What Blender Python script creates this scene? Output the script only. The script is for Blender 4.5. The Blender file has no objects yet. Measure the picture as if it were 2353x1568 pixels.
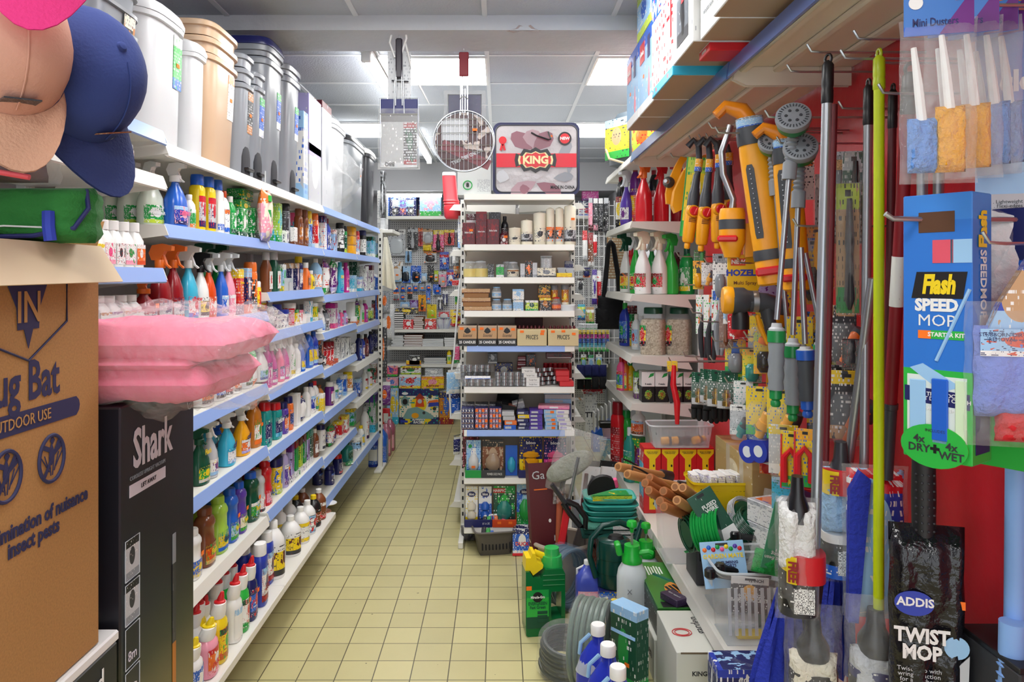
import bpy, bmesh, math, random
from mathutils import Vector, Matrix
random.seed(7)
S = bpy.context.scene
COL = S.collection
F, CX, CY, H = 1740.0, 1147.0, 637.0, 1.6
# ---------------- camera, world, exposure ----------------
cd = bpy.data.cameras.new('camera'); cam = bpy.data.objects.new('camera', cd); COL.objects.link(cam)
cam.location = (0, 0, H); cam.rotation_euler = (math.pi/2, 0, 0)
cd.sensor_width = 36; cd.lens = 36*F/2353; cd.shift_x = 29.5/2353; cd.shift_y = -147/2353; cd.clip_start = .05
S.camera = cam
wd = bpy.data.worlds.new('daylight'); S.world = wd; wd.use_nodes = True
wd.node_tree.nodes['Background'].inputs[0].default_value = (.93, .96, 1, 1)
wd.node_tree.nodes['Background'].inputs[1].default_value = 1.7
S.view_settings.view_transform = 'Standard'; S.view_settings.look = 'None'
S.view_settings.gamma = 1; S.view_settings.use_curve_mapping = False
S.view_settings.exposure = .42
S.cycles.adaptive_threshold = .02; S.cycles.max_bounces = 6; S.cycles.diffuse_bounces = 3; S.cycles.glossy_bounces = 3
S.cycles.transmission_bounces = 4; S.cycles.transparent_max_bounces = 10
S.cycles.caustics_reflective = False; S.cycles.caustics_refractive = False
S.cycles.sample_clamp_indirect = 6
PANEL = 13.0

# ---------------- colours and materials ----------------
def hx(s):
    c = [int(s[i:i+2], 16)/255 for i in (0, 2, 4)]
    return tuple(x/12.92 if x < .04045 else ((x+.055)/1.055)**2.4 for x in c)
K = {k: hx(v) for k, v in dict(w='f0f0ee', cr='efe8d2', bk='17171a', ch='34353a', gy='8d9299', lgy='c3c6ca', sl='b4b8bc',
     r='d2202a', dr='8e1520', ma='5e1a24', o='f0762a', do='d94a16', am='c27722', y='f2d31c', yo='f4ac1a', lm='c0d93c', li='a4d04c',
     g='189a44', dg='0c4f38', gg='2fb545', tl='149a98', aq='3ab4d8', lb='9cc8ee', b='2463cc', rb='2a3fae', n='1e2360', v='5b3fa8', pu='6b2480',
     lv='b7aee0', pk='f2a0b4', hp='ee5a90', mg='cc2a98', br='7a4426', tn='c49a6c', bg='b79d82', kr='b08a5a', pg='d9e3d2', te='2d8f86',
     cl='dfe6ea', stp='6f8fd4', shf='e4e2da', or_='ff7a1a', wood='c08a54', org='ff8a3a', beige='c7a98c').items()}
def c(k): return K[k] if isinstance(k, str) else k
MC = {}
def M(k, rough=.45, metal=0, alpha=1, trans=0, emit=0, bump=0, bs=60, coat=0):
    key = (k, rough, metal, alpha, trans, emit, bump, bs, coat)
    if key in MC: return MC[key]
    m = bpy.data.materials.new('mat'); m.use_nodes = True
    nt = m.node_tree; b = nt.nodes['Principled BSDF']; I = b.inputs
    col = c(k)
    I['Base Color'].default_value = (*col, 1); I['Roughness'].default_value = rough; I['Metallic'].default_value = metal
    I['Alpha'].default_value = alpha; I['Transmission Weight'].default_value = trans
    if coat: I['Coat Weight'].default_value = coat
    if emit: I['Emission Color'].default_value = (*col, 1); I['Emission Strength'].default_value = emit
    if bump:
        tc = nt.nodes.new('ShaderNodeTexCoord'); n = nt.nodes.new('ShaderNodeTexNoise'); n.inputs['Scale'].default_value = bs; n.inputs['Detail'].default_value = 4
        bp = nt.nodes.new('ShaderNodeBump'); bp.inputs['Strength'].default_value = bump; bp.inputs['Distance'].default_value = .02
        nt.links.new(tc.outputs['Object'], n.inputs['Vector']); nt.links.new(n.outputs[0], bp.inputs['Height']); nt.links.new(bp.outputs[0], I['Normal'])
    MC[key] = m; return m
def plastic(k, r=.3): return M(k, r)
def film(k='w', a=.22): return M(k, .1, 0, round(a*.5, 3), bump=.9, bs=38)
METAL = lambda: M('sl', .28, .9)

# printed-packaging node group: bands, a round motif and rows of small ink marks
def _pg():
    g = bpy.data.node_groups.new('print', 'ShaderNodeTree')
    for nm, tp in (('Base', 'Color'), ('Low', 'Color'), ('High', 'Color'), ('Motif', 'Color'), ('Ink', 'Color')):
        g.interface.new_socket(nm, in_out='INPUT', socket_type='NodeSocketColor')
    for nm in ('LowZ', 'HighZ', 'Rad', 'InkAmt', 'Seed'):
        g.interface.new_socket(nm, in_out='INPUT', socket_type='NodeSocketFloat')
    g.interface.new_socket('Color', in_out='OUTPUT', socket_type='NodeSocketColor')
    N = g.nodes.new; L = g.links.new
    gi = N('NodeGroupInput'); go = N('NodeGroupOutput'); tc = N('ShaderNodeTexCoord'); sp = N('ShaderNodeSeparateXYZ')
    L(tc.outputs['Generated'], sp.inputs[0])
    def mth(op, a, b=None):
        n = N('ShaderNodeMath'); n.operation = op
        for i, x in enumerate((a, b)):
            if x is None: continue
            if isinstance(x, (int, float)): n.inputs[i].default_value = x
            else: L(x, n.inputs[i])
        return n.outputs[0]
    def mix(f, a, b):
        n = N('ShaderNodeMix'); n.data_type = 'RGBA'; L(f, n.inputs[0]); L(a, n.inputs[6]); L(b, n.inputs[7]); return n.outputs[2]
    O = gi.outputs; X, Y, Z = sp.outputs
    low = mth('LESS_THAN', Z, O['LowZ']); high = mth('GREATER_THAN', Z, O['HighZ'])
    dx = mth('SUBTRACT', X, .5); dz = mth('SUBTRACT', Z, .56)
    rr = mth('SQRT', mth('ADD', mth('MULTIPLY', dx, dx), mth('MULTIPLY', mth('MULTIPLY', dz, dz), .8)))
    mot = mth('LESS_THAN', rr, O['Rad'])
    cm = N('ShaderNodeCombineXYZ')
    L(mth('MULTIPLY', mth('ADD', X, Y), 9), cm.inputs[0]); L(mth('FLOOR', mth('MULTIPLY', Z, 16)), cm.inputs[1]); L(O['Seed'], cm.inputs[2])
    nz = N('ShaderNodeTexNoise'); nz.inputs['Scale'].default_value = 1.7; nz.inputs['Detail'].default_value = 2
    L(cm.outputs[0], nz.inputs['Vector'])
    gap = mth('GREATER_THAN', mth('FRACT', mth('MULTIPLY', Z, 16)), .42)
    ink = mth('MULTIPLY', mth('GREATER_THAN', nz.outputs[0], mth('SUBTRACT', 1.0, O['InkAmt'])), gap)
    col = mix(low, O['Base'], O['Low']); col = mix(high, col, O['High']); col = mix(mot, col, O['Motif'])
    nz2 = N('ShaderNodeTexNoise'); nz2.inputs['Scale'].default_value = 4.5; cb = N('ShaderNodeVectorMath'); cb.operation = 'ADD'
    L(tc.outputs['Generated'], cb.inputs[0]); L(cm.outputs[0], nz.inputs['Vector']); c2 = N('ShaderNodeCombineXYZ'); L(O['Seed'], c2.inputs[0]); L(c2.outputs[0], cb.inputs[1]); L(cb.outputs[0], nz2.inputs['Vector'])
    bl = mth('MULTIPLY', mth('GREATER_THAN', nz2.outputs[0], .60), mth('GREATER_THAN', O['InkAmt'], .41))
    col = mix(bl, col, O['Motif'])
    L(mix(ink, col, O['Ink']), go.inputs[0]); return g
PG = _pg(); PC = {}
def PR(base, low=None, high=None, motif=None, ink='w', lz=.2, hz=.8, rad=.2, amt=.42, rough=.35, seed=None):
    low = low or base; high = high or base
    if motif is None: rad = 0; motif = base
    key = (base, low, high, motif, ink, lz, hz, rad, amt, rough)
    if key in PC and seed is None: return PC[key]
    m = bpy.data.materials.new('print'); m.use_nodes = True; nt = m.node_tree; b = nt.nodes['Principled BSDF']
    g = nt.nodes.new('ShaderNodeGroup'); g.node_tree = PG
    for nm, v in (('Base', base), ('Low', low), ('High', high), ('Motif', motif), ('Ink', ink)): g.inputs[nm].default_value = (*c(v), 1)
    for nm, v in (('LowZ', lz), ('HighZ', hz), ('Rad', rad), ('InkAmt', amt), ('Seed', seed if seed is not None else len(PC)*3.7)): g.inputs[nm].default_value = v
    nt.links.new(g.outputs[0], b.inputs['Base Color']); b.inputs['Roughness'].default_value = rough
    PC[key] = m; return m

# ---------------- meshes ----------------
ME = {}
def mk(key, v, f, smooth=True, ang=38):
    me = bpy.data.meshes.new('m'); me.from_pydata([tuple(p) for p in v], [], f); me.update()
    bm = bmesh.new(); bm.from_mesh(me); bmesh.ops.recalc_face_normals(bm, faces=bm.faces); bm.to_mesh(me); bm.free()
    me.materials.append(None)
    if smooth:
        me.polygons.foreach_set('use_smooth', [True]*len(me.polygons)); me.set_sharp_from_angle(angle=math.radians(ang))
    if key: ME[key] = me
    return me
def rk(*a): return tuple(round(x, 4) if isinstance(x, float) else x for x in a)
def box(w, d, h, bev=.002, tx=1, ty=1):
    """box centred in x,y standing on z=0; tx,ty scale the top"""
    key = rk('box', w, d, h, bev, tx, ty)
    if key in ME: return ME[key]
    bm = bmesh.new(); v = []
    for z, sx, sy in ((0, 1, 1), (h, tx, ty)):
        for a, b in ((-1, -1), (1, -1), (1, 1), (-1, 1)): v.append(bm.verts.new((a*w/2*sx, b*d/2*sy, z)))
    for q in ((3, 2, 1, 0), (4, 5, 6, 7), (0, 1, 5, 4), (1, 2, 6, 5), (2, 3, 7, 6), (3, 0, 4, 7)): bm.faces.new([v[i] for i in q])
    bev = min(bev, w*.3, d*.3, h*.3)
    if bev > 0: bmesh.ops.bevel(bm, geom=bm.edges[:], offset=bev, segments=2 if bev > .006 else 1, affect='EDGES', profile=.5)
    me = bpy.data.meshes.new('box'); bm.to_mesh(me); bm.free(); me.materials.append(None)
    if bev > .006: me.polygons.foreach_set('use_smooth', [True]*len(me.polygons)); me.set_sharp_from_angle(angle=math.radians(50))
    ME[key] = me; return me
def ring(n, rx, ry, e):
    o = []
    for i in range(n):
        t = 2*math.pi*i/n; a, b = math.cos(t), math.sin(t)
        o.append((math.copysign(abs(a)**(2/e), a)*rx, math.copysign(abs(b)**(2/e), b)*ry))
    return o
def lathe(pr, w, d, h, e=2, n=20, cap=True):
    """pr: (r, z[, oy[, ox]]) all relative; r scales w/2,d/2, z scales h"""
    key = rk('l', tuple(pr), w, d, h, e, n, cap)
    if key in ME: return ME[key]
    v = []; f = []
    for p in pr:
        r, z = p[:2]; oy = p[2] if len(p) > 2 else 0; ox = p[3] if len(p) > 3 else 0
        v += [(x+ox*w, y+oy*d, z*h) for x, y in ring(n, max(r, .001)*w/2, max(r, .001)*d/2, e)]
    for k in range(len(pr)-1):
        for i in range(n):
            j = (i+1) % n; f.append((k*n+i, k*n+j, k*n+n+j, k*n+n+i))
    if cap:
        f.append(tuple(range(n-1, -1, -1))); f.append(tuple(len(v)-n+i for i in range(n)))
    return mk(key, v, f)
def shell(r, w, d, z0, z1, a0=-62, a1=62, e=2, n=10, off=.0012):
    """label wrapped on the front (-y) of a bottle"""
    key = rk('s', r, w, d, z0, z1, a0, a1, e)
    if key in ME: return ME[key]
    v = []; f = []
    for i in range(n+1):
        t = math.radians(-90 + a0 + (a1-a0)*i/n); a, b = math.cos(t), math.sin(t)
        x = math.copysign(abs(a)**(2/e), a)*(r*w/2+off); y = math.copysign(abs(b)**(2/e), b)*(r*d/2+off)
        v += [(x, y, z0), (x, y, z1)]
    for i in range(n): f.append((2*i, 2*i+2, 2*i+3, 2*i+1))
    return mk(key, v, f)
def tube(pts, r, n=10, closed=False, key=None, caps=True):
    if key and key in ME: return ME[key]
    P = [Vector(p) for p in pts]; v = []; f = []; m = len(P)
    R = r if isinstance(r, (list, tuple)) else [r]*m
    up = None
    for i, p in enumerate(P):
        a = P[(i-1) % m] if (i or closed) else p; b = P[(i+1) % m] if (i < m-1 or closed) else p
        t = (b-a).normalized()
        if up is None:
            up = Vector((0, 0, 1)) if abs(t.z) < .9 else Vector((0, 1, 0))
        s = t.cross(up)
        if s.length < 1e-4: up = Vector((1, .2, 0)); s = t.cross(up)
        s.normalize(); u = s.cross(t).normalized(); up = u
        for k in range(n):
            q = 2*math.pi*k/n; v.append(p + (s*math.cos(q)+u*math.sin(q))*R[i])
    for i in range(m if closed else m-1):
        for k in range(n):
            j = (k+1) % n; i2 = (i+1) % m; f.append((i*n+k, i*n+j, i2*n+j, i2*n+k))
    if not closed and caps: f.append(tuple(range(n-1, -1, -1))); f.append(tuple((m-1)*n+k for k in range(n)))
    return mk(key, v, f)
def prism(o, th, plane='xz', key=None, bev=0):
    """outline o in a plane, centred thickness th"""
    if key and key in ME: return ME[key]
    n = len(o); v = []
    for s in (-.5, .5):
        for a, b in o:
            v.append({'xz': (a, s*th, b), 'yz': (s*th, a, b), 'xy': (a, b, s*th)}[plane])
    f = [tuple(range(n)), tuple(range(2*n-1, n-1, -1))] + [(i, (i+1) % n, n+(i+1) % n, n+i) for i in range(n)]
    return mk(key, v, f, ang=30)
def pillow(w, d, h, seed=0, n=14, m=10, flat=.35, wr=.06, key=None):
    """crumpled pillow bag standing up: width w (x), thickness d (y), height h (z)"""
    key = key or rk('p', w, d, h, seed, flat, wr)
    if key in ME: return ME[key]
    R = random.Random(seed); v = []; f = []
    ph = [R.uniform(0, 6.3) for _ in range(8)]
    for s in (-1, 1):
        for j in range(m+1):
            for i in range(n+1):
                a = 2*i/n-1; b = 2*j/m-1
                p = 7 if flat < .3 else 2.6; t = max(0, (1-abs(a)**p))**.5*max(0, (1-abs(b)**p))**.5
                wv = 1+wr*3*(math.sin(7*a+ph[0]+3*b)*math.sin(5*b+ph[1])+.6*math.sin(13*a*b+ph[2])+.4*R.uniform(-1, 1))
                e = 1-.02*math.sin(9*b+ph[3])-.02*R.random()
                v.append((a*w/2*e, s*d/2*t*wv + s*.0006, (b+1)/2*h))
    q = (n+1)*(m+1)
    for s in (0, 1):
        for j in range(m):
            for i in range(n):
                k = s*q+j*(n+1)+i; f.append((k, k+1, k+n+2, k+n+1) if s == 0 else (k+n+1, k+n+2, k+1, k))
    bo = [i for i in range(n+1)] + [j*(n+1)+n for j in range(1, m+1)] + [m*(n+1)+i for i in range(n-1, -1, -1)] + [j*(n+1) for j in range(m-1, 0, -1)]
    for i in range(len(bo)):
        a, b = bo[i], bo[(i+1) % len(bo)]; f.append((a, q+a, q+b, b))
    return mk(key, v, f, ang=70)
def join(parts, key=None, ang=38):
    """join raw (mesh, matrix) into one mesh"""
    if key and key in ME: return ME[key]
    v = []; f = []
    for me, mx in parts:
        o = len(v); v += [mx @ p.co for p in me.vertices]; f += [tuple(o+i for i in p.vertices) for p in me.polygons]
    return mk(key, v, f, ang=ang)
def T(x=0, y=0, z=0, rx=0, ry=0, rz=0, s=1):
    return Matrix.Translation((x, y, z)) @ Matrix.Rotation(rz, 4, 'Z') @ Matrix.Rotation(ry, 4, 'Y') @ Matrix.Rotation(rx, 4, 'X') @ Matrix.Diagonal((*((s,)*3 if isinstance(s, (int, float)) else s), 1))

# ---------------- objects ----------------
def ob(name, me, mat, parent=None, loc=(0, 0, 0), rot=(0, 0, 0), label=None):
    o = bpy.data.objects.new(name, me); COL.objects.link(o)
    if o.material_slots:
        o.material_slots[0].link = 'OBJECT'; o.material_slots[0].material = mat
    o.location = loc; o.rotation_euler = rot
    if parent is not None: o.parent = parent
    if label: o['label'] = label
    return o
LAB = {}
def thing(name, label, cat, loc=(0, 0, 0), rz=0, group=None, rot=None):
    o = bpy.data.objects.new(name, None); COL.objects.link(o); o.empty_display_size = .05
    o.location = loc; o.rotation_euler = rot or (0, 0, rz); o['label'] = label; o['category'] = cat
    if group: o['group'] = group
    LAB[label] = LAB.get(label, 0)+1
    return o
def struct(name, me, mat, loc=(0, 0, 0), parent=None):
    o = ob(name, me, mat, parent, loc)
    if parent is None: o['kind'] = 'structure'
    return o
def text(parent, s, size, mat, loc=(0, 0, 0), rot=(math.pi/2, 0, 0), name='lettering', sx=1, bold=.0, label=None, align='CENTER', shear=0, width=None):
    cu = bpy.data.curves.new('txt', 'FONT'); cu.body = s; cu.size = size; cu.align_x = align; cu.align_y = 'CENTER'
    cu.offset = bold*size; cu.shear = shear; cu.resolution_u = 2; cu.extrude = .0003; cu.space_line = .85
    cu.materials.append(mat)
    o = bpy.data.objects.new(name, cu); COL.objects.link(o); o.parent = parent; o.location = loc; o.rotation_euler = rot; o.scale = (sx, 1, 1)
    if width:      # fit to a width
        n = max(len(q) for q in s.split('\n')); o.scale = (width/(n*size*.56), 1, 1)
    if label: o['label'] = label
    return o
def at(px, py, Y): return Vector(((px-CX)*Y/F, Y, H-(py-CY)*Y/F))
def atX(px, py, X):
    Y = X*F/(px-CX); return Vector((X, Y, H-(py-CY)*Y/F))
# ======================= ROOM =======================
Y0, Y1, XL, XR, ZC = -2.0, 8.72, -1.56, 1.24, 2.822
def grid_mat(base, dark, size, gap, offx, offy, rough, var, axes=('X', 'Y'), bump=.0, dots=False):
    m = bpy.data.materials.new('grid'); m.use_nodes = True; nt = m.node_tree; b = nt.nodes['Principled BSDF']; N = nt.nodes.new; L = nt.links.new
    ge = N('ShaderNodeNewGeometry'); sp = N('ShaderNodeSeparateXYZ'); L(ge.outputs['Position'], sp.inputs[0])
    def mth(op, a, b_=None):
        n = N('ShaderNodeMath'); n.operation = op
        for i, x in enumerate((a, b_)):
            if x is None: continue
            if isinstance(x, (int, float)): n.inputs[i].default_value = x
            else: L(x, n.inputs[i])
        return n.outputs[0]
    u = mth('DIVIDE', mth('SUBTRACT', sp.outputs[axes[0]], offx), size); v = mth('DIVIDE', mth('SUBTRACT', sp.outputs[axes[1]], offy), size)
    du = mth('ABSOLUTE', mth('SUBTRACT', mth('FRACT', mth('ADD', u, .5)), .5)); dv = mth('ABSOLUTE', mth('SUBTRACT', mth('FRACT', mth('ADD', v, .5)), .5))
    if dots: line = mth('LESS_THAN', mth('SQRT', mth('ADD', mth('MULTIPLY', du, du), mth('MULTIPLY', dv, dv))), gap)
    else: line = mth('LESS_THAN', mth('MINIMUM', du, dv), gap/size/2)
    cm = N('ShaderNodeCombineXYZ'); L(mth('FLOOR', u), cm.inputs[0]); L(mth('FLOOR', v), cm.inputs[1])
    wn = N('ShaderNodeTexWhiteNoise'); wn.noise_dimensions = '2D'; L(cm.outputs[0], wn.inputs['Vector'])
    nz = N('ShaderNodeTexNoise'); nz.inputs['Scale'].default_value = 3.1; nz.inputs['Detail'].default_value = 6; nz.inputs['Roughness'].default_value = .65; L(ge.outputs['Position'], nz.inputs['Vector'])
    k = mth('ADD', 1-var*1.0, mth('ADD', mth('MULTIPLY', wn.outputs[0], var), mth('MULTIPLY', nz.outputs[0], var)))
    mx = N('ShaderNodeMix'); mx.data_type = 'RGBA'; mx.blend_type = 'MULTIPLY'; mx.inputs[0].default_value = 1; mx.inputs[6].default_value = (*c(base), 1)
    cc = N('ShaderNodeCombineXYZ'); [L(k, cc.inputs[i]) for i in range(3)]; L(cc.outputs[0], mx.inputs[7])
    # specks of dirt
    n3 = N('ShaderNodeTexNoise'); n3.inputs['Scale'].default_value = 26; L(ge.outputs['Position'], n3.inputs['Vector'])
    dirt = mth('MULTIPLY', mth('GREATER_THAN', n3.outputs[0], .765), .75 if var > .08 else 0)
    m2 = N('ShaderNodeMix'); m2.data_type = 'RGBA'; L(dirt, m2.inputs[0]); L(mx.outputs[2], m2.inputs[6]); m2.inputs[7].default_value = (.06, .05, .03, 1)
    m3 = N('ShaderNodeMix'); m3.data_type = 'RGBA'; L(line, m3.inputs[0]); L(m2.outputs[2], m3.inputs[6]); m3.inputs[7].default_value = (*c(dark), 1)
    L(m3.outputs[2], b.inputs['Base Color']); b.inputs['Roughness'].default_value = rough
    if bump:
        bp = N('ShaderNodeBump'); bp.inputs['Strength'].default_value = bump; bp.inputs['Distance'].default_value = .003; L(mth('SUBTRACT', mth('MULTIPLY', nz.outputs[0], .6), line), bp.inputs['Height']); L(bp.outputs[0], b.inputs['Normal'])
    return m
def slab(x0, x1, y0, y1, z0, z1):
    return mk(None, [(x, y, z) for z in (z0, z1) for x, y in ((x0, y0), (x1, y0), (x1, y1), (x0, y1))],
              [(3, 2, 1, 0), (4, 5, 6, 7), (0, 1, 5, 4), (1, 2, 6, 5), (2, 3, 7, 6), (3, 0, 4, 7)], smooth=False)
struct('floor', slab(XL-.1, XR+.1, Y0, Y1+.1, -.1, 0), grid_mat((.58, .525, .26), (.10, .085, .045), .15, .0042, -.055, 3.005, .34, .16, bump=.5))
struct('ceiling', slab(XL-.1, XR+.1, Y0, Y1+.1, ZC, ZC+.1), M((.52, .56, .62), .9, bump=.25, bs=90))
WALL = M((.62, .63, .66), .8)
struct('wall_left', slab(XL-.1, XL, Y0, Y1, 0, ZC), WALL)
struct('wall_right', slab(XR, XR+.1, Y0, Y1, 0, ZC), WALL)
struct('wall_back', slab(XL-.1, XR+.1, Y1, Y1+.1, 0, ZC), WALL)
# suspended ceiling: white bars on a 0.6 m grid
gx = [-.0675+.6*i for i in range(-3, 3)]; gy = [4.16-.6*i for i in range(1, 11)] + [4.16+.6*i for i in range(0, 8)]
bars = [(slab(x-.012, x+.012, Y0, Y1, ZC-.006, ZC+.01), T()) for x in gx if XL < x < XR] + [(slab(XL, XR, y-.012, y+.012, ZC-.005, ZC+.01), T()) for y in gy]
struct('trim_1', join(bars), M((.74, .77, .8), .5))
# downstand beam with a broken patch of plaster
beam = struct('beam', slab(XL, XR, 3.53, 3.86, 2.752, ZC), M((.56, .58, .61), .85, bump=.5, bs=9))
pp = [at(1163, 70, 3.525), at(1185, 66, 3.525), at(1192, 58, 3.525), at(1210, 61, 3.525), at(1219, 57, 3.525), at(1229, 66, 3.525), at(1243, 69, 3.525), at(1222, 74, 3.54), at(1200, 71, 3.54), at(1180, 74, 3.54)]
hole = mk(None, [p+Vector((0, -.002+.012*(i % 3 == 0), 0)) for i, p in enumerate(pp)] + [at(1203, 66, 3.545)], [(i, (i+1) % 10, 10) for i in range(10)], smooth=False)
struct('broken_plaster', hole, M((.42, .34, .32), .95), parent=beam)
struct('bulkhead', slab(XL, XR, 8.05, Y1, 2.52, ZC), WALL)
# lit ceiling panels and tube battens
EM = M((1, .99, .97), .5, emit=PANEL)
def panel(x, y, label, w=.576):
    t = thing('ceiling_light', label, 'ceiling light', (x, y, ZC-.012), group='square lit panels in the ceiling grid')
    ob('diffuser', box(w, w, .006, 0), EM, t, (0, 0, -.004))
    fr = [(slab(-.3, .3, s*.294-.006, s*.294+.006, 0, .011), T()) for s in (-1, 1)] + [(slab(s*.294-.006, s*.294+.006, -.288, .288, 0, .011), T()) for s in (-1, 1)]
    ob('frame', join(fr, 'panelframe'), M('w', .4), t, (0, 0, -.006))
for (x, y, l) in ((-.3675, 4.46, 'square lit ceiling panel behind the two hanging grills, left of the beam hole'), (.8375, 4.46, 'square lit ceiling panel beyond the beam at right, over the right shelving'),
                  (-.9675, 6.24, 'square lit ceiling panel above the far end of the left bins'), (.8375, 6.24, 'square lit ceiling panel right of the bagged duvet, further back'),
                  (-.3675, 2.66, 'square lit ceiling panel before the beam, over the left side of the aisle'), (.5, 2.66, 'square lit ceiling panel before the beam, over the right side of the aisle'),
                  (-.3675, .86, 'square lit ceiling panel over the shop entrance, left'), (.2325, -.9, 'square lit ceiling panel over the shop entrance, furthest forward')):
    panel(x, y, l)
def batten(x, y, L_, label):
    t = thing('strip_light', label, 'strip light', (x, y, ZC-.006), group='tube battens along the aisle')
    ob('housing', box(.06, L_, .03, .004), M('w', .4), t, (0, 0, -.03))
    ob('tube', tube([(0, -L_/2+.02, 0), (0, L_/2-.02, 0)], .02, 10, key=('tb', L_)), EM, t, (0, 0, -.05))
    for s in (-1, 1): ob('end_cap', box(.05, .03, .05, .004), M('w', .4), t, (0, s*(L_/2-.015), -.075))
batten(-.705, 4.75, 1.5, 'long fluorescent strip light left of the lit panel, nearer one'); batten(-.705, 6.9, 1.5, 'long fluorescent strip light seen behind the left hanging grill, farther one')

# ======================= SHELVING =======================
SHW = M('shf', .45); STRIP = M((.27, .41, .80), .3); PANL = M((.42, .42, .43), .6); PANW = M((.6, .59, .57), .6); PEG = grid_mat((.72, .72, .72), (.12, .12, .13), .025, .22, 0, 0, .6, .04, axes=('X', 'Z'), dots=True)
def lshelf(t, dx, ylen, depth, z, strip, side, fr=0):
    """shelf along y; side=+1 front faces +x (left run), -1 front faces -x. dx = local x of the front edge"""
    s = ob('shelf', box(depth, ylen-.006, .028, .002), SHW, t, (dx-side*depth/2, 0, z-.028))
    pr = [(0, .003), (.004, .003), (.016, -.038), (.012, -.042), (0, -.034)]
    lm = prism([(side*a, b) for a, b in pr], ylen-.012, 'xz', ('strip', ylen, side))
    ob('price_strip' if strip != 'w' else 'front_lip', lm, STRIP if strip == 'b' else SHW, s, (side*depth/2, 0, .028), label={'b': 'light blue price strip'}.get(strip))
    br = prism([(side*.016, -.03), (side*.004, .002), (-side*.30, .002), (-side*.34, -.075)], .004, 'xz', ('brk', side))
    for e in (-1, 1): ob('bracket', br, SHW, s, (side*depth/2, e*(ylen/2-.004), .026))
    return s
def lbay(label, ya, yb, shelves, base, side=1, XF=-1.0, depth=.40, back=.42, grp='bays of the left wall shelving', panel=PANL, ztop=1.97, posts=True):
    ym, L_ = (ya+yb)/2, yb-ya
    t = thing('shelving_bay', label, 'shelving', (XF, ym, 0), group=grp)
    ob('back_panel', box(.02, L_-.004, ztop, 0), panel, t, (-side*(back+.01), 0, 0))
    for z, st in shelves: lshelf(t, 0, L_, depth, z, st, side)
    if base:
        z, xo = base
        ob('base_shelf', box(depth+abs(xo), L_-.004, .035, .004), SHW, t, (-side*depth/2+side*abs(xo)/2, 0, z-.035), label='white base shelf with worn front edge')
        ob('kick_panel', box(.02, L_-.01, z-.037, 0), M((.3, .3, .3), .7), t, (-side*.12, 0, .001))
    if posts:
        for e in (-1, 1): ob('upright', box(.03, .022, ztop, .002), M((.75, .75, .73), .4), t, (-side*(back-.012), e*(L_/2-.013), 0))
    return t
lbay('nearest bay of white left shelving behind the cardboard boxes, with cleaner bottles', 1.33, 2.25, [(2.03, 'b'), (1.896, 'w'), (1.624, 'b'), (1.46, 'b'), (1.1, 'b')], (.276, .08))
lbay('second bay of white left shelving with blue strips, holding trigger sprays and floor cleaner', 2.25, 3.25, [(2.0, 'w'), (1.757, 'b'), (1.451, 'b'), (1.142, 'b'), (.876, 'b'), (.573, 'w')], (.276, .08))
lbay('third bay of white left shelving with blue strips, big white bottles on its base', 3.25, 4.27, [(2.0, 'w'), (1.757, 'b'), (1.532, 'b'), (1.357, 'b'), (1.105, 'b'), (.845, 'b'), (.585, 'b')], (.276, .08))
lbay('fourth bay of white left shelving with blue strips, laundry bag on its low shelf', 4.27, 5.27, [(2.0, 'b'), (1.757, 'b'), (1.495, 'b'), (1.28, 'b'), (1.065, 'b'), (.81, 'b'), (.555, 'b'), (.32, 'b')], None)
lbay('last bay of white left shelving, two white edged shelves, farthest from the boxes', 5.27, 6.27, [(2.0, 'b'), (1.757, 'b'), (1.495, 'b'), (1.25, 'b'), (.98, 'w'), (.722, 'w'), (.32, 'b')], None)
t = thing('slotted_post', 'white slotted upright post at the far end of the left shelving', 'post', (-.99, 6.31, 0))
ob('post', box(.035, .03, 2.0, .002), SHW, t); ob('foot', box(.06, .3, .02, .004), SHW, t)
ob('slots', join([(box(.014, .002, .024, 0), T(0, -.016, .3+.05*i)) for i in range(33)]), M('bk', .8), t)

def fshelf(t, w, depth, z, strip):
    s = ob('shelf', box(w, depth, .028, .002), SHW, t, (0, depth/2, z-.03))
    pr = [(0, .002), (-.004, .002), (-.012, -.032), (-.008, -.036), (0, -.032)]
    ob('front_lip', prism(pr, w-.006, 'yz', ('flip', w)), SHW, s, (0, -depth/2-.001, .03))
    if strip: ob('price_strip', prism([(a-.003, b) for a, b in pr], w*.88, 'yz', ('fstrip', w)), STRIP, s, (-.02, -depth/2-.001, .03), label='light blue price strip')
    for e in (-1, 1): ob('bracket', prism([(0, 0), (.30, 0), (.34, -.06), (0, -.032)], .003, 'yz', 'fbrk'), SHW, s, (e*(w/2-.002), -depth/2, .027))
    return s
GY = 4.45
gon = thing('gondola_end', 'white nine shelf end unit in the middle of the shop, stocked with candles', 'shelving', (.118, GY, 0))
GZ = [2.086, 1.79, 1.597, 1.40, 1.196, .953, .70, .42, .13]
for i, z in enumerate(GZ): fshelf(gon, .652, .34, z, i in (4, 6))
ob('back_panel', box(.66, .02, 1.98, 0), M((.55, .48, .40), .6), gon, (0, .37, .02))
for e in (-1, 1):
    u = ob('upright', box(.028, .05, 2.06, .002), SHW, gon, (e*.348, .365, .03))
    ob('slots', join([(box(.010, .003, .024, 0), T(0, 0, .06+.05*i)) for i in range(40)], 'gslots'), M('bk', .8), u, (0, -.025, 0))
    ob('foot', box(.03, .40, .04, .004), SHW, gon, (e*.345, .20, .0))
run = thing('gondola_run', 'long double sided white shelving running back behind the candle end unit', 'shelving', (.118, 5.95, 0))
ob('spine', box(.02, 2.1, 2.05, 0), M((.6, .6, .6), .6), run)
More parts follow.
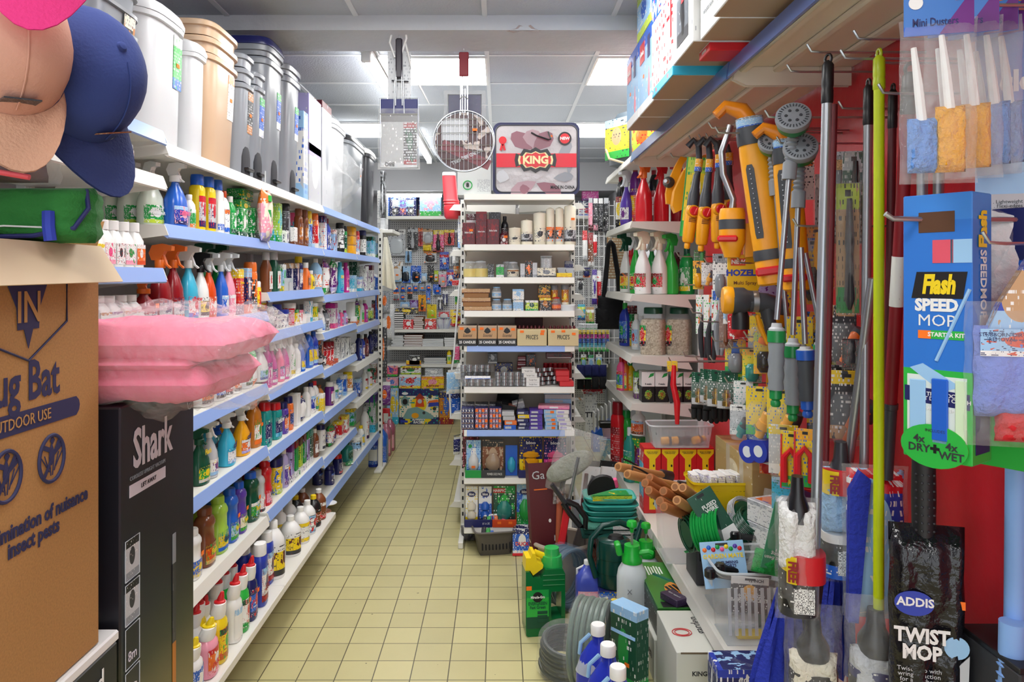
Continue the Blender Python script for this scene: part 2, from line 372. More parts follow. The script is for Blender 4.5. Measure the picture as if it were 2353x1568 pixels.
for sd, zs in ((-1, (2.07, 1.775, 1.515, .98, .72, .42, .15)), (1, (2.08, 1.68, 1.49, 1.39, .98, .7, .42, .15))):
    for z in zs:
        s = ob('shelf', box(.40, 2.1, .026, .002), SHW, run, (sd*.212, 0, z-.026))
        ob('bracket', prism([(0, 0), (sd*.40, 0), (sd*.43, -.035), (0, -.06)], .004, 'xz', ('rbr', sd)), SHW, s, (-sd*.2, -1.052, .024))
# right run
lbay('far bay of right shelving with white shelves of sprays, tubs and boxes', 4.29, 5.29, [(2.29, 'w'), (1.916, 'w'), (1.50, 'w'), (1.15, 'w'), (.88, 'w'), (.36, 'w')], None, -1, .757, .375, .40, 'bays of the right wall shelving', PANW, 2.25)
rb = thing('shelving_bay', 'near right bay with dark red back panel, overhead shelf and deep low shelf', 'shelving', (1.165, 2.4, 0), group='bays of the right wall shelving')
ob('back_panel', box(.02, 3.76, 2.7, 0), M((.62, .014, .026), .38, bump=.08, bs=30), rb, (0, 0, 0), label='glossy dark red back panel')
for ya, yb in ((2.47, 4.285), (.7, 2.465)):
    s = ob('overhead_shelf', box(.39, yb-ya-.004, .014, 0), M((.80, .72, .60), .5), rb, (-.213, (ya+yb)/2-2.4, 2.283), label='cream metal overhead shelf, ribbed underneath')
    ob('ribs', join([(box(.03, yb-ya-.01, .02, .006), T(x, 0, 0)) for x in (-.16, -.05, .10)]), M((.80, .72, .60), .5), s, (0, 0, -.019))
    ob('price_strip', prism([(0, .02), (-.006, .02), (-.014, -.034), (-.008, -.036), (0, -.03)], yb-ya-.01, 'xz'), M((.10, .17, .42), .25), s, (-.197, 0, 0), label='dark blue price strip')
    for e in (-1, 1): ob('bracket', prism([(-.19, .0), (.19, .0), (.19, -.06), (-.15, -.06), (-.19, -.04)], .006, 'xz', 'obr'), M((.80, .72, .60), .5), s, (0, e*((yb-ya)/2-.008), -.001))
lo = ob('low_shelf', box(.39, 1.79, .03, .002), SHW, rb, (-.213, 3.39-2.4, .33))
ob('front_lip', prism([(0, .003), (-.010, .003), (-.016, -.045), (-.010, -.047), (0, -.04)], 1.79, 'xz'), SHW, lo, (-.196, 0, .03))
ob('bracket', prism([(-.2, .0), (.19, .0), (.19, -.09), (-.17, -.09), (-.21, -.05)], .006, 'xz'), SHW, lo, (0, -.897, .028))
# back wall unit
bk = thing('wall_shelving', 'white pegboard shelving along the back wall, stacked with stationery and toys', 'shelving', (-.02, 8.68, 0))
ob('pegboard', box(2.46, .02, 2.3, 0), PEG, bk, (0, 0, .15))
for z, d in ((2.268, .38), (1.028, .38), (.837, .38), (.646, .38)):
    s = ob('shelf', box(2.42, d, .028, .002), SHW, bk, (0, -.012-d/2, z-.028))
    ob('front_lip', box(2.42, .006, .034, .001), SHW, s, (0, -d/2-.004, -.006))
sl = thing('strip_light', 'bright strip light under the bulkhead above the toy boxes', 'strip light', (-.92, 8.18, 2.49))
ob('housing', box(.62, .05, .02, .003), M('w', .4), sl, (0, 0, .006)); ob('tube', tube([(-.3, 0, 0), (.3, 0, 0)], .013, 8), M((1, 1, 1), .5, emit=9), sl, (0, 0, -.012))
# ======================= PRODUCT KINDS =======================
def labm(s):
    if s in ('-', ''): return None
    q = (s.split('/')+['', '', '', '', ''])[:5]
    return PR(q[0], q[1] or None, q[2] or None, q[3] or None, q[4] or 'w')
SQ = dict(e=3.2)
def spray_head(t, s, z, col, name='trigger_head', sy=1):
    o = [(-.046, .030), (-.047, .046), (-.012, .055), (.024, .049), (.036, .022), (.026, -.004), (-.006, -.004), (-.012, .012), (-.020, .027)]
    lv = [(-.012, .022), (-.026, -.018), (-.040, -.030), (-.036, -.034), (-.020, -.020), (-.004, .010)]
    ob(name, prism([(a*s, b*s) for a, b in o], .024*s, 'yz', rk('hd', s)), plastic(col), t, (0, 0, z))
    ob('trigger', prism([(a*s, b*s) for a, b in lv], .014*s, 'yz', rk('lv', s)), plastic(col), t, (0, 0, z))
def k_spray(t, w, d, h, col, cap, lab, tr=None):
    hb = h*.80; s = h/.27
    pr = ((0, 0), (.9, 0), (1, .02), (1, .42), (.93, .58), (.62, .76), (.36, .87), (.30, .93), (.30, 1))
    ob('body', lathe(pr, w, d, hb, 2.6), plastic(col, .22), t)
    ob('collar', lathe(((.95, 0), (1, .1), (1, .9), (.9, 1)), w*.40, w*.40, .03*s, 2, 14), plastic(cap), t, (0, 0, hb-.014*s))
    spray_head(t, s, hb+.018*s, cap)
    if lab: ob('label', shell(1, w, d, hb*.08, hb*.44, e=2.6), lab, t)
def k_bottle(t, w, d, h, col, cap, lab):
    pr = ((0, 0), (.92, 0), (1, .02), (1, .62), (.92, .72), (.55, .82), (.42, .85), (.42, .88))
    ob('body', lathe(pr, w, d, h, 2.6), plastic(col, .25), t)
    ob('cap', lathe(((.95, 0), (1, .06), (1, .9), (.9, 1)), min(w, d)*.52, min(w, d)*.52, h*.15, 2, 16), plastic(cap), t, (0, 0, h*.85))
    if lab: ob('label', shell(1, w, d, h*.07, h*.58, e=2.6), lab, t)
def k_flask(t, w, d, h, col, cap, lab):
    pr = ((0, 0), (.92, 0), (1, .02), (1, .70), (.95, .77), (.72, .81), (.70, .82))
    ob('body', lathe(pr, w, d, h, 3), plastic(col, .25), t)
    ob('cap', lathe(((1, 0), (1, .7), (.92, .98), (.8, 1)), w*.80, d*.86, h*.19, 2.4, 16), plastic(cap), t, (0, 0, h*.81))
    if lab: ob('label', shell(1, w, d, h*.08, h*.62, e=3), lab, t)
def k_floor(t, w, d, h, col, cap, lab):
    pr = ((0, 0), (.92, 0), (1, .02), (1, .40), (.90, .44), (.90, .66), (1, .70), (.98, .76), (.8, .83), (.5, .87), (.5, .88))
    ob('body', lathe(pr, w, d, h, 2.8), plastic(col, .22), t)
    ob('cap', lathe(((1, 0), (1, .8), (.9, 1)), w*.55, w*.55, h*.13, 2, 16), plastic(cap), t, (0, 0, h*.87))
    if lab: ob('label', shell(1, w, d, h*.06, h*.39, e=2.8), lab, t)
def k_duck(t, w, d, h, col, cap, lab):
    pr = ((0, 0), (.9, 0), (1, .02), (1, .50), (.94, .60), (.70, .66), (.78, .73), (.64, .82, -.10), (.42, .87, -.16))
    ob('body', lathe(pr, w, d, h, 2.4), plastic(col, .25), t)
    ob('shoulder', lathe(((.72, 0), (.82, .4), (.66, .95, -.10), (.4, 1, -.13)), w, d, h*.22, 2.4), plastic('w'), t, (0, 0, h*.662))
    ob('nozzle', lathe(((1, 0), (.98, .28), (.62, .36, -.05), (.55, .62, -.12), (.28, 1, -.22)), w*.5, w*.5, h*.19, 2, 14), plastic(cap), t, (0, -d*.08, h*.845))
    if lab: ob('label', shell(1, w, d, h*.07, h*.52, e=2.4), lab, t)
def k_can(t, w, d, h, col, cap, lab):
    ob('body', lathe(((.94, 0), (1, .015), (1, .93), (.86, 1)), w, w, h*.82, 2, 18), lab or plastic(col), t)
    ob('cap', lathe(((.92, 0), (.92, .8), (.80, 1)), w, w, h*.19, 2, 16), plastic(cap), t, (0, 0, h*.81))
def k_box(t, w, d, h, col, cap, lab):
    ob('carton', box(w, d, h, .002), lab or PR(col), t)
    ob('lid_flap', box(w*.98, d*.98, .003, .001), plastic(cap), t, (0, 0, h-.0012))
def k_pack(t, w, d, h, col, cap, lab):
    ob('carton', box(w, d, h, .002), lab or PR(col), t)
def k_tub(t, w, d, h, col, cap, lab):
    ob('body', lathe(((.9, 0), (.94, .02), (1, .9), (1, 1)), w, d, h*.78, 2.4, 20), lab or plastic(col), t)
    ob('lid', lathe(((1.04, 0), (1.04, .85), (.96, 1)), w, d, h*.23, 2.4, 20), plastic(cap), t, (0, 0, h*.77))
def k_pouch(t, w, d, h, col, cap, lab):
    ob('bag', pillow(w, d, h*.94, int(w*1e4+h*1e4) % 97, key=None), lab or plastic(col, .2), t)
    ob('seal', box(w*.98, .004, h*.07, .001), plastic(cap, .2), t, (0, 0, h*.93))
def k_big(t, w, d, h, col, cap, lab):
    pr = ((.95, 0), (1, .02), (1, .60), (.94, .68), (.62, .80), (.36, .86), (.34, .88))
    ob('body', lathe(pr, w, w, h, 2, 20), plastic(col, .3), t)
    ob('cap', lathe(((1, 0), (1, .92), (.9, 1)), w*.38, w*.38, h*.13, 2, 14), plastic(cap), t, (0, 0, h*.87))
    if lab: ob('label', shell(1, w, w, h*.06, h*.58, -100, 80, n=14), lab, t)
def k_square(t, w, d, h, col, cap, lab):
    pr = ((.94, 0), (1, .02), (1, .60), (.5, .80), (.46, .82))
    ob('body', lathe(pr, w, d, h, 4.5), plastic(col), t)
    ob('cap', lathe(((1, 0), (1, .95), (.93, 1)), w*.62, w*.62, h*.2, 2, 18), plastic(cap), t, (0, 0, h*.80))
    if lab: ob('label', box(w*.9, .002, h*.44, 0), lab, t, (0, -d/2-.001, h*.08))
def k_hang(t, w, d, h, col, cap, lab):
    ob('bag', pillow(w, d, h*.86, 5, key=None), lab or film('lgy', .6), t)
    ob('header_card', box(w*.95, .003, h*.16, 0), plastic(cap), t, (0, 0, h*.84))
def k_sponge(t, w, d, h, col, cap, lab):
    for i in range(3): ob('sponge', box(w*(1-.08*(i == 2)), d, h*.32, .008), M(col, .9, bump=.4, bs=120), t, (.004*(i-1), 0, i*h/3))
    ob('wrapper', pillow(w*1.1, d*1.25, h*1.02, 3), film(), t)
def k_tray(t, w, d, h, col, cap, lab):
    ob('tray', join([(slab(-w/2, w/2, -d/2, d/2, 0, .003), T()), (slab(-w/2, w/2, -d/2, -d/2+.003, 0, h*.55), T()), (slab(-w/2, w/2, d/2-.003, d/2, 0, h), T()),
                     (slab(-w/2, -w/2+.003, -d/2, d/2, 0, h*.8), T()), (slab(w/2-.003, w/2, -d/2, d/2, 0, h*.8), T())]), lab or plastic(col), t)
KIND = dict(sp=(k_spray, 'spray_bottle', 'spray bottle'), bo=(k_bottle, 'bottle', 'bottle'), fl=(k_flask, 'capped_bottle', 'bottle'), fb=(k_floor, 'cleaner_bottle', 'bottle'),
            dk=(k_duck, 'toilet_cleaner_bottle', 'bottle'), ca=(k_can, 'aerosol_can', 'can'), bx=(k_box, 'carton', 'box'), pk=(k_pack, 'carton', 'box'), tb=(k_tub, 'tub', 'tub'),
            po=(k_pouch, 'refill_pouch', 'pouch'), bg=(k_big, 'litre_bottle', 'bottle'), sq=(k_square, 'square_bottle', 'bottle'), hg=(k_hang, 'hanging_pack', 'pack'),
            sg=(k_sponge, 'sponge_pack', 'sponges'), tr=(k_tray, 'display_tray', 'tray'))
ORD = ['first', 'second', 'third', 'fourth', 'fifth', 'sixth', 'seventh', 'eighth', 'ninth', 'tenth']
def parse(spec):
    R = []
    for ln in spec.strip().split('\n'):
        ln = ln.strip()
        if not ln: continue
        a, desc = ln.split('|'); q = a.split()
        R.append((float(q[0]), float(q[1]), q[2], float(q[3]), float(q[4]), q[5], q[6], q[7], [x for x in q[8:]], desc.strip()))
    cnt = {}
    for r in R: cnt[r[-1]] = cnt.get(r[-1], 0)+1
    return R, cnt
def ordn(desc, cnt, seen, way):
    n = cnt[desc]
    if n == 1: return desc
    seen[desc] = seen.get(desc, 0)+1; k = seen[desc]
    return f"{desc}, {(way[0] if k == 1 else way[1]) + ' of two' if n == 2 else ORD[k-1] + ' of ' + str(n) + ' ' + way[2]}"
def sticker(t, loc, w=.022, h=.014, rot=(0, 0, 0)):
    ob('price_sticker', box(w, .0012, h, 0), M('or_', .6), t, loc, rot, label='orange price sticker')
BAYS = {1: [(1.2, 2.25, (2.03, 1.896, 1.624, 1.46)), (2.25, 3.25, (2.0, 1.757, 1.451, 1.142, .876, .573)), (3.25, 4.27, (2.0, 1.757, 1.532, 1.357, 1.105, .845, .585)),
            (4.27, 5.27, (2.0, 1.757, 1.495, 1.28, 1.065, .81, .555, .32)), (5.27, 6.5, (2.0, 1.757, 1.495, 1.25, .98, .722, .32))],
        -1: [(2.4, 4.29, (2.265,)), (4.29, 5.29, (2.29, 1.916, 1.5, 1.15, .88, .36))]}
def headroom(side, Y, X, z, d):
    for a, b, zs in BAYS[side]:
        if a <= Y < b:
            up = [q for q in zs if q > z+.02]
            return (min(up)-z-.036)/1.03 if up else 9
    return 9
def lrow(XF, z, place, spec, side=1):
    """a row of products on a side shelf; px gives its place along the shelf and top its height"""
    R, cnt = parse(spec); seen = {}
    for px, top, kd, w, d, col, cap, lab, opt, desc in R:
        inset = .02
        for o in opt:
            if o[0] == 'i': inset = float(o[1:])
        X = XF - side*(inset+d/2); Y = X*F/(px-CX); h = H-(top-CY)*Y/F-z
        h = min(h, headroom(side, Y, X, z, d))
        fn, nm, cat = KIND[kd]; l = ordn(desc, cnt, seen, ('nearer', 'farther', 'from the near end'))
        t = thing(nm, f'{l}, {place}', cat, (X, Y, z+.0006), side*math.pi/2+random.uniform(-.08, .08)*(kd not in ('bx', 'pk')), group=place)
        fn(t, w, d, h, col, cap, labm(lab))
        for o in opt:
            if o[0] == 't':
                tt = o[1:].split(':'); dd = -d/2-.0022-.0003*len(tt[0])*0
                text(t, tt[0].replace('_', '\n'), float(tt[2])*w if len(tt) > 2 else w*.3, M(tt[1], .5), (0, dd-(.0006 if kd != 'sq' else 0), h*(float(tt[3]) if len(tt) > 3 else .3)), bold=.02, width=w*.8)
            if o == 's': sticker(t, (w*.2, -d/2-.0022, h*.42))
            if o[0] == '+':
                for k in range(int(o[1:])):
                    b = thing(nm, f'{l}, one behind, {place}', cat, (X-side*(d+.012)*(k+1), Y+random.uniform(-.012, .012), z+.0006), side*math.pi/2, group=place)
                    for ch in list(t.children):
                        e = ch.copy(); COL.objects.link(e); e.parent = b
def frow(Y, z, place, spec, dz=0):
    """a row of products on a shelf facing the camera"""
    R, cnt = parse(spec); seen = {}
    for px, top, kd, w, d, col, cap, lab, opt, desc in R:
        iy = .012; lift = 0; rz = 0
        for o in opt:
            if o[0] == 'i': iy = float(o[1:])
            if o[0] == 'u': lift = float(o[1:])
            if o[0] == 'r': rz = float(o[1:])
        y = Y+iy+d/2; X = (px-CX)*(y-d/2)/F; h = H-(top-CY)*(y-d/2)/F-z-lift
        fn, nm, cat = KIND[kd]; l = ordn(desc, cnt, seen, ('left', 'right', 'from the left'))
        t = thing(nm, f'{l}, {place}', cat, (X, y, z+lift+.0006), rz, group=place)
        fn(t, w, d, h, col, cap, labm(lab))
        for o in opt:
            if o[0] == 't':
                tt = o[1:].split(':'); dd = -d/2-.0022
                text(t, tt[0].replace('_', ' '), float(tt[2])*w if len(tt) > 2 else w*.3, M(tt[1], .5), (0, dd, h*(float(tt[3]) if len(tt) > 3 else .5)), bold=.02, width=w*(float(tt[4]) if len(tt) > 4 else .8))
            if o == 's': sticker(t, (w*.2, -d/2-.002, h*.6))
            if o[0] == '+':
                for k in range(int(o[1:])):
                    b = thing(nm, f'{l}, one behind, {place}', cat, (X, y+(d+.004)*(k+1), z+lift+.0006), 0, group=place)
                    for ch in list(t.children): e = ch.copy(); COL.objects.link(e); e.parent = b
# ======================= LEFT RUN: PRODUCTS =======================
N_, A_, B_, C_, D_ = 'nearest left bay', 'second left bay', 'third left bay', 'fourth left bay', 'last left bay'
lrow(-1.0, 1.624, f'third shelf, {N_}', '''
208 510 sq .052 .045 w w w/w/y// | white bottle with yellow topped label
234 506 sq .052 .045 w w w/pk/w/hp/r | white carpet cleaner bottle with pink lettering and flower
258 508 sq .052 .045 w w w/w/w/ch/r | white cleaner bottle with red lettering and black motif
282 511 sq .052 .045 w w w/pk/w/g/hp | white cleaner bottle with pink lettering and green motif
306 513 sq .052 .045 w w o/do/w/w/r | white cleaner bottle with orange shirt label''')
lrow(-1.0, 1.46, f'lowest seen shelf, {N_}', '''
222 680 sq .058 .05 w w w/w/am// tHG:w:.42:.36 | white square bottle with gold brand band, near end
247 680 sq .058 .05 w w w/w/pu// tHG:w:.42:.36 | white square bottle with purple brand band
275 679 sq .058 .05 w w w/w/am// tHG:w:.42:.36 | white square bottle with gold brand band, middle
298 678 sq .058 .05 w w w/w/am// tHG:w:.42:.36 | white square bottle with gold brand band, far end''')
lrow(-1.0, 1.896, f'on the pale board, {N_}', '''
262 333 ca .055 .055 w w w/w/w/r/ch | white small canister with red ring motif
283 331 ca .055 .055 w w w/lgy/w/w/r | white small canister with red lettering''')
P = f'second shelf, {A_}'
for i, (X, Y) in enumerate(((-1.105, 2.40), (-1.172, 2.41), (-1.236, 2.42), (-1.30, 2.43))):
    t = thing('spray_bottle', f'pale green vinegar spray bottle, {ORD[i]} from the aisle, {P}', 'spray bottle', (X, Y, 1.7576), math.pi*.36, group=P)
    k_spray(t, .085, .06, .196, 'pg', 'w', labm('g/lm/g/w/w')); text(t, 'WHITE\nVINEGAR', .014, M('w'), (0, -.0325, .05), bold=.03)
lrow(-1.0, 1.757, P, '''
403 352 sp .092 .062 b w rb/n/lb/pk/w tDEEPIO:hp:.2:.24 | large blue trigger bottle with pink lettering
434 448 bo .04 .04 w w g/o/w// | slim white bottle with green and orange label
453 402 fl .055 .05 y b lgy/n/r/r/n | yellow bottle with blue cap
477 406 fl .055 .05 y b lgy/n/r/r/n | yellow bottle with blue cap
497 412 fl .05 .05 w b w/b/w// | white bottle with blue cap behind the yellow ones
514 440 bo .048 .04 w do w/b/o/w/n | white bottle with orange red cap and blue label
528 452 bo .05 .045 g w g/dg/g/w/w | green bottle with white lettering
549 480 bx .07 .05 g g g/dg/g/w/w | green upright carton
577 481 bx .08 .06 g g g/dg/g/w/w | green upright carton''')
for i, (px, zz, w_) in enumerate(((546, 1.868, .12), (552, 1.915, .12))):
    X = -1.075; Y = X*F/(px-CX)
    t = thing('carton', f'small green carton lying on the upright green cartons, {("lower", "upper")[i]} one, {P}', 'box', (X, Y, zz), math.pi/2, group=P); k_box(t, w_, .07, .045, 'g', 'g', labm('g/dg/g/y/w'))
t = thing('refill_pouch', 'pink and orange hand wash pouch hung from a plastic strip on the second shelf', 'pouch', (-.985, 3.19, 1.752), math.pi/2)
ob('bag', pillow(.115, .05, .215, 11), PR('pk', 'lv', 'o', 'cr', 'w', .15, .72, .25), t); ob('cap', lathe(((1, 0), (.6, 1)), .03, .03, .03, 2, 10), plastic('w'), t, (0, 0, .212))
ob('emblem', shell(1, .05, .02, 0, .05), M('g'), t, (.0, -.014, .08), label='green oval emblem'); ob('leaf', shell(1, .05, .02, 0, .025), M('gg'), t, (-.01, -.017, .165), label='green leaf print')
ob('hanging_strip', box(.012, .002, .06, 0), M('cl', .2, 0, .6), t, (0, .0, .235))
P = f'second shelf, {B_}'
lrow(-1.0, 1.757, P, '''
634 468 pk .05 .045 li li li/g/li/aq/w | pale green carton with leaf print
653 465 ca .058 .058 ch bk ch/bk/ch/gy/gy | tall dark brown aerosol can
652 530 pk .045 .04 w w w/w/w/n/ch i.0 | white carton with barcode before the dark can
670 523 pk .055 .045 w br w/br/w/w/ch i.0 | white carton with brown foot
672 490 tb .05 .05 aq hp aq/lb/hp// i.07 | blue tub with pink lid raised behind the cartons
686 480 fl .048 .042 br br am/br/br/w/n | brown furniture polish bottle
699 482 fl .048 .042 br br am/br/br/w/n | brown furniture polish bottle
707 486 ca .05 .05 w y lb/w/y/rb/n | white and blue can with yellow cap
712 560 pk .06 .04 lb b lb/b/lb// i.0 | low light blue carton at the shelf edge
722 491 ca .05 .05 r o r/w/o/w/w | red and white can with orange cap
737 484 bx .06 .06 w n w/w/n/lb/r | tall white carton with navy top''')
P = f'second shelf, {C_}'
lrow(-1.0, 1.757, P, '''
750 503 bo .05 .05 rb dr n/b/rb/w/w | royal blue bottle with dark red cap
763 528 pk .07 .05 w lb lb/lb/w/ma/r | white and pale blue carton
781 513 ca .06 .06 w bk w/bk/w/bk/bk | black and white zebra print can
791 520 ca .04 .04 g bk dg/lm/g// | slim green can with black cap
804 513 sg .10 .07 yo w - | stack of three wrapped yellow sponges''')
lrow(-1.0, 1.757, f'second shelf, {D_}', '''
819 532 ca .05 .05 w r lb/w/r/r/w | white can with red cap
833 530 ca .06 .06 bk n w/bk/bk/w/bk | black and white zebra print can with navy cap
852 545 pk .11 .06 w y lb/w/bk/aq/g | white refill carton with dark and yellow header
864 550 pk .06 .05 w g lb/g/w/ch/w | white and green carton at the far end''')
P = f'third shelf, {A_}'
lrow(-1.0, 1.451, P, '''
330 572 sp .095 .06 dr o sl/o/dr/n/w s | wide red and silver trigger bottle by the square white bottles
368 573 sp .082 .058 dr o sl/do/dr/n/w | red and silver bottle with orange trigger
398 574 sp .080 .058 dr o sl/do/dr/n/w | red and silver bottle with orange trigger
433 576 sp .082 .055 aq w w/b/aq/r/r tWINDOW:r:.2:.3 | clear aqua window spray with white trigger
461 590 sp .066 .05 w bk y/bk/w/bk/bk | white descaler spray with black trigger and yellow label
479 590 sp .066 .05 do cl do/r/do/w/w | orange red spray with clear trigger
508 590 sp .062 .05 b cl b/n/lb/w/w | blue spray with clear trigger
525 590 sp .062 .05 pk cl pk/hp/w/w/hp | pale pink spray with clear trigger
465 562 sp .06 .05 g dg - i.10 | green spray with dark green trigger at back
498 563 sp .06 .05 g dg - i.10 | green spray with dark green trigger at back
541 619 pk .055 .05 r w r/n/y/o/w tOven:y:.26:.7 | red oven cleaner carton
560 617 pk .058 .05 n w n/do/lb/w/o tOven:w:.26:.7 | navy oven cleaner carton
575 603 ca .058 .058 o o ch/sl/o/o/w | tall orange aerosol can
588 647 ca .044 .044 y w y/ch/y/r/r | slim yellow and black can
601 647 ca .044 .044 y w y/ch/y/r/r | slim yellow and black can
574 573 tb .12 .12 dr dr dr/r/dr// i.11 | dark red tin in the back row
597 574 tb .12 .12 dr dr dr/r/dr// i.11 | dark red tin in the back row''')
P = f'third shelf, {B_}'
lrow(-1.0, 1.532, P, '''
611 580 sq .052 .045 br lgy w/w/w/r/g | brown polish bottle in white dotted colour chart sleeve
629 578 sq .060 .05 dg lgy w/w/w/r/g | dark polish bottle in white dotted colour chart sleeve
645 608 pk .05 .04 cr lb lb/y/w/gg/gy | pale blue carton with green motif
657 632 tr .09 .05 lgy w - i.0 | grey display tray under the navy cartons
663 605 pk .045 .04 n w n/n/tn/w/w i.055 | navy polish carton with white oval
677 605 pk .045 .04 n w n/n/tn/w/w i.055 | navy polish carton with white oval
686 590 fl .05 .045 n y w/n/lb/w/n i.05 | navy bottle with yellow cap
702 604 sq .05 .045 o w ch/o/o/o/w | orange and black square bottle
713 622 sq .045 .04 y w ch/y/y/y/w | small yellow and black square bottle
725 595 bg .075 .075 lb w w/w/lb/o/gy | pale blue bottle with white cap''')
lrow(-1.0, 1.495, f'third shelf, {C_}', '''
746 595 po .11 .05 pu pu w/g/pu/w/r | purple and white laundry bag with green foot
765 592 po .10 .05 lv g pu/lv/g/w/w | purple and green laundry pouch
781 603 bo .085 .05 aq aq aq/b/y/lb/w | aqua softener bottle with yellow band
794 604 bo .05 .05 mg mg hp/w/mg/pu/w | magenta softener bottle
807 633 pk .10 .06 aq lb aq/w/lb/lb/w | light blue carton
814 600 pk .10 .06 dg g dg/te/dg// i.07 | dark teal carton in the back row''')
lrow(-1.0, 1.495, f'third shelf, {D_}', '''
824 636 pk .09 .06 lb w w/aq/lb/lv/n | light blue and white carton
836 612 pk .10 .06 w w w/w/w/pu/ch | white carton with tall patterned letters
849 610 pk .09 .06 w w w/w/ma/pu/ch | white carton with dark red header
862 628 po .10 .06 w w w/lb/w/b/b | white and blue wrapped pack''')
P = f'fourth shelf, {B_}'
lrow(-1.0, 1.357, P, '''
621 690 hg .06 .03 gy gy gy/lgy/gy// i.0 | grey plastic packed brush hanging over the shelf
634 700 tb .06 .05 w rb w/w/w/n/n i.05 | white tub with blue lid and rays
648 712 tb .075 .06 w rb w/w/w/n/n | large white tub with blue lid and rays
665 697 tb .065 .06 pk w pk/r/r/w/w i.03 | pink tub with white lid and red band
676 712 pk .045 .04 w y y/w/g/w/ch | small white and yellow carton
685 713 pk .06 .04 hp w w/w/hp/r/w | small pink carton with white foot
696 717 tr .09 .06 w w - i.0 | white open display tray
708 692 pk .05 .04 w lb w/aq/w/aq/n | tall white carton with aqua foot
721 697 pk .045 .04 cr w y/w/w/gg/ch | slim cream carton
730 718 bo .05 .05 w w w/lb/w// | small white round bottle''')
lrow(-1.0, 1.28, f'fourth shelf, {C_}', '''
737 699 sp .06 .05 w w lb/b/w// | white spray bottle with blue label
747 712 bo .05 .05 gy ch ch/gy/lgy/w/w | grey and black bottle
762 697 pk .085 .06 w mg w/hp/mg/mg/pu | white carton with magenta top
774 712 bo .045 .04 lv w pu/mg/lv/w/w | lilac air freshener bottle
783 713 bo .045 .04 hp w mg/pu/lv/w/w | pink air freshener bottle
792 714 bo .045 .04 lv mg mg/pu/w/w/w | lilac and magenta bottle
806 695 pk .08 .05 w w w/br/w// | tall white carton with brown tag
813 728 pk .05 .04 w o w/o/w// i.0 | low white carton with orange label''')
lrow(-1.0, 1.25, f'fourth shelf, {D_}', '''
820 687 po .06 .04 pu g g/o/pu/y/w | purple and green hanging refill
829 690 bo .055 .05 w w gg/o/w/g/w | white bottle with green print
838 690 bo .05 .05 mg w pu/mg/w/w/w | magenta bottle with white cap
850 708 pk .08 .05 g dr lm/ch/w/g/w | green and white carton
863 690 pk .10 .05 ma bk dr/ma/ch/r/w | dark red carton''')
P = f'fifth shelf, {A_}'
lrow(-1.0, 1.142, P, '''
466 800 sp .092 .062 w w o/ch/r/n/w s | white spray labelled in orange, nearest the black box
497 803 sp .078 .058 w b b/ch/lb/w/w | white spray with blue label
516 800 sp .072 .055 w w r/ch/n/w/w | white spray with red and navy label
537 797 sp .072 .055 w w o/ch/n/w/w | white spray with orange and navy label
563 765 sp .072 .055 cl w w/ch/w/g/w | clear disinfectant spray with green oval
578 800 po .05 .04 o w w/o/g// | slim orange and white wipes pouch
598 757 sp .085 .058 w w lb/rb/w/g/w | white and blue spray with green oval''')
t = thing('display_box', 'black display box with silver lettering at the back above the clear spray', 'box', (-1.28, 3.0, 1.1426), math.pi/2); ob('carton', box(.3, .2, .225, .003), PR('bk', ink='gy', amt=.3), t); text(t, 'SILVER', .035, M('sl'), (.05, -.102, .19))
P = f'fifth shelf, {B_}'
lrow(-1.0, 1.105, P, '''
613 792 bo .05 .045 mg mg mg/mg/pu/w/w | magenta bottle half hidden by the white spray
624 780 sp .062 .05 mg w mg/w/n/pu/w | magenta fabric spray with white trigger
641 776 sp .062 .05 hp w mg/w/n/lv/w | magenta and navy fabric spray
653 775 sp .056 .05 mg w pk/w/mg/pu/w | pink fabric spray with white trigger
666 778 bo .062 .05 w w w/y/w/gg/ch | white bottle with round cap and yellow foot
679 790 bo .055 .05 w w w/w/w// | plain white bottle with round cap
690 770 sp .062 .05 b n y/lb/b/lv/n | blue spray with navy and lime trigger
708 758 bo .085 .055 b w y/lb/b/lv/n | large blue bottle with yellow and lilac label
720 762 bo .07 .05 rb b y/lb/b/lv/n | royal blue bottle with yellow label
731 775 pk .05 .05 gy gy ch/lgy/gy/o/w | grey dispenser with clear front''')
lrow(-1.0, 1.065, f'fifth shelf, {C_}', '''
739 815 po .07 .05 bk bk bk/bk/bk/w/w | black foil pack with white script
742 788 ca .05 .05 r dr r/dr/dr/w/w i.04 | red can
751 786 ca .05 .05 r dr r/dr/dr/w/w | red can
759 785 ca .05 .05 r dr r/dr/dr/w/w | red can
760 824 tr .14 .06 do w do/w/do// i.0 | red and white tray in front of the cans
773 775 pk .08 .05 w w w/w/w/gy/ch | tall white carton
783 776 pk .06 .05 w w w/w/w/gy/n | slim white carton
795 775 pk .08 .05 w cr w/w/w/ch/ch | white carton with black print
808 790 pk .07 .05 w cr w/w/w/gy/ch | white carton by the grey wedge''')
lrow(-1.0, .98, f'fifth shelf, {D_}', '''
824 768 bo .05 .05 n bk b/n/n/w/w | navy bottle with black cap
832 771 bo .045 .045 rb w w/b/rb/r/w | royal blue bottle with white cap
840 768 bo .055 .05 ma bk dr/ma/ma/w/w | maroon bottle
851 762 bo .06 .05 n bk n/bk/n// | black and navy bottle
862 757 pk .08 .05 n bk n/bk/bk// | dark navy carton''')
P = f'sixth shelf, {A_}'
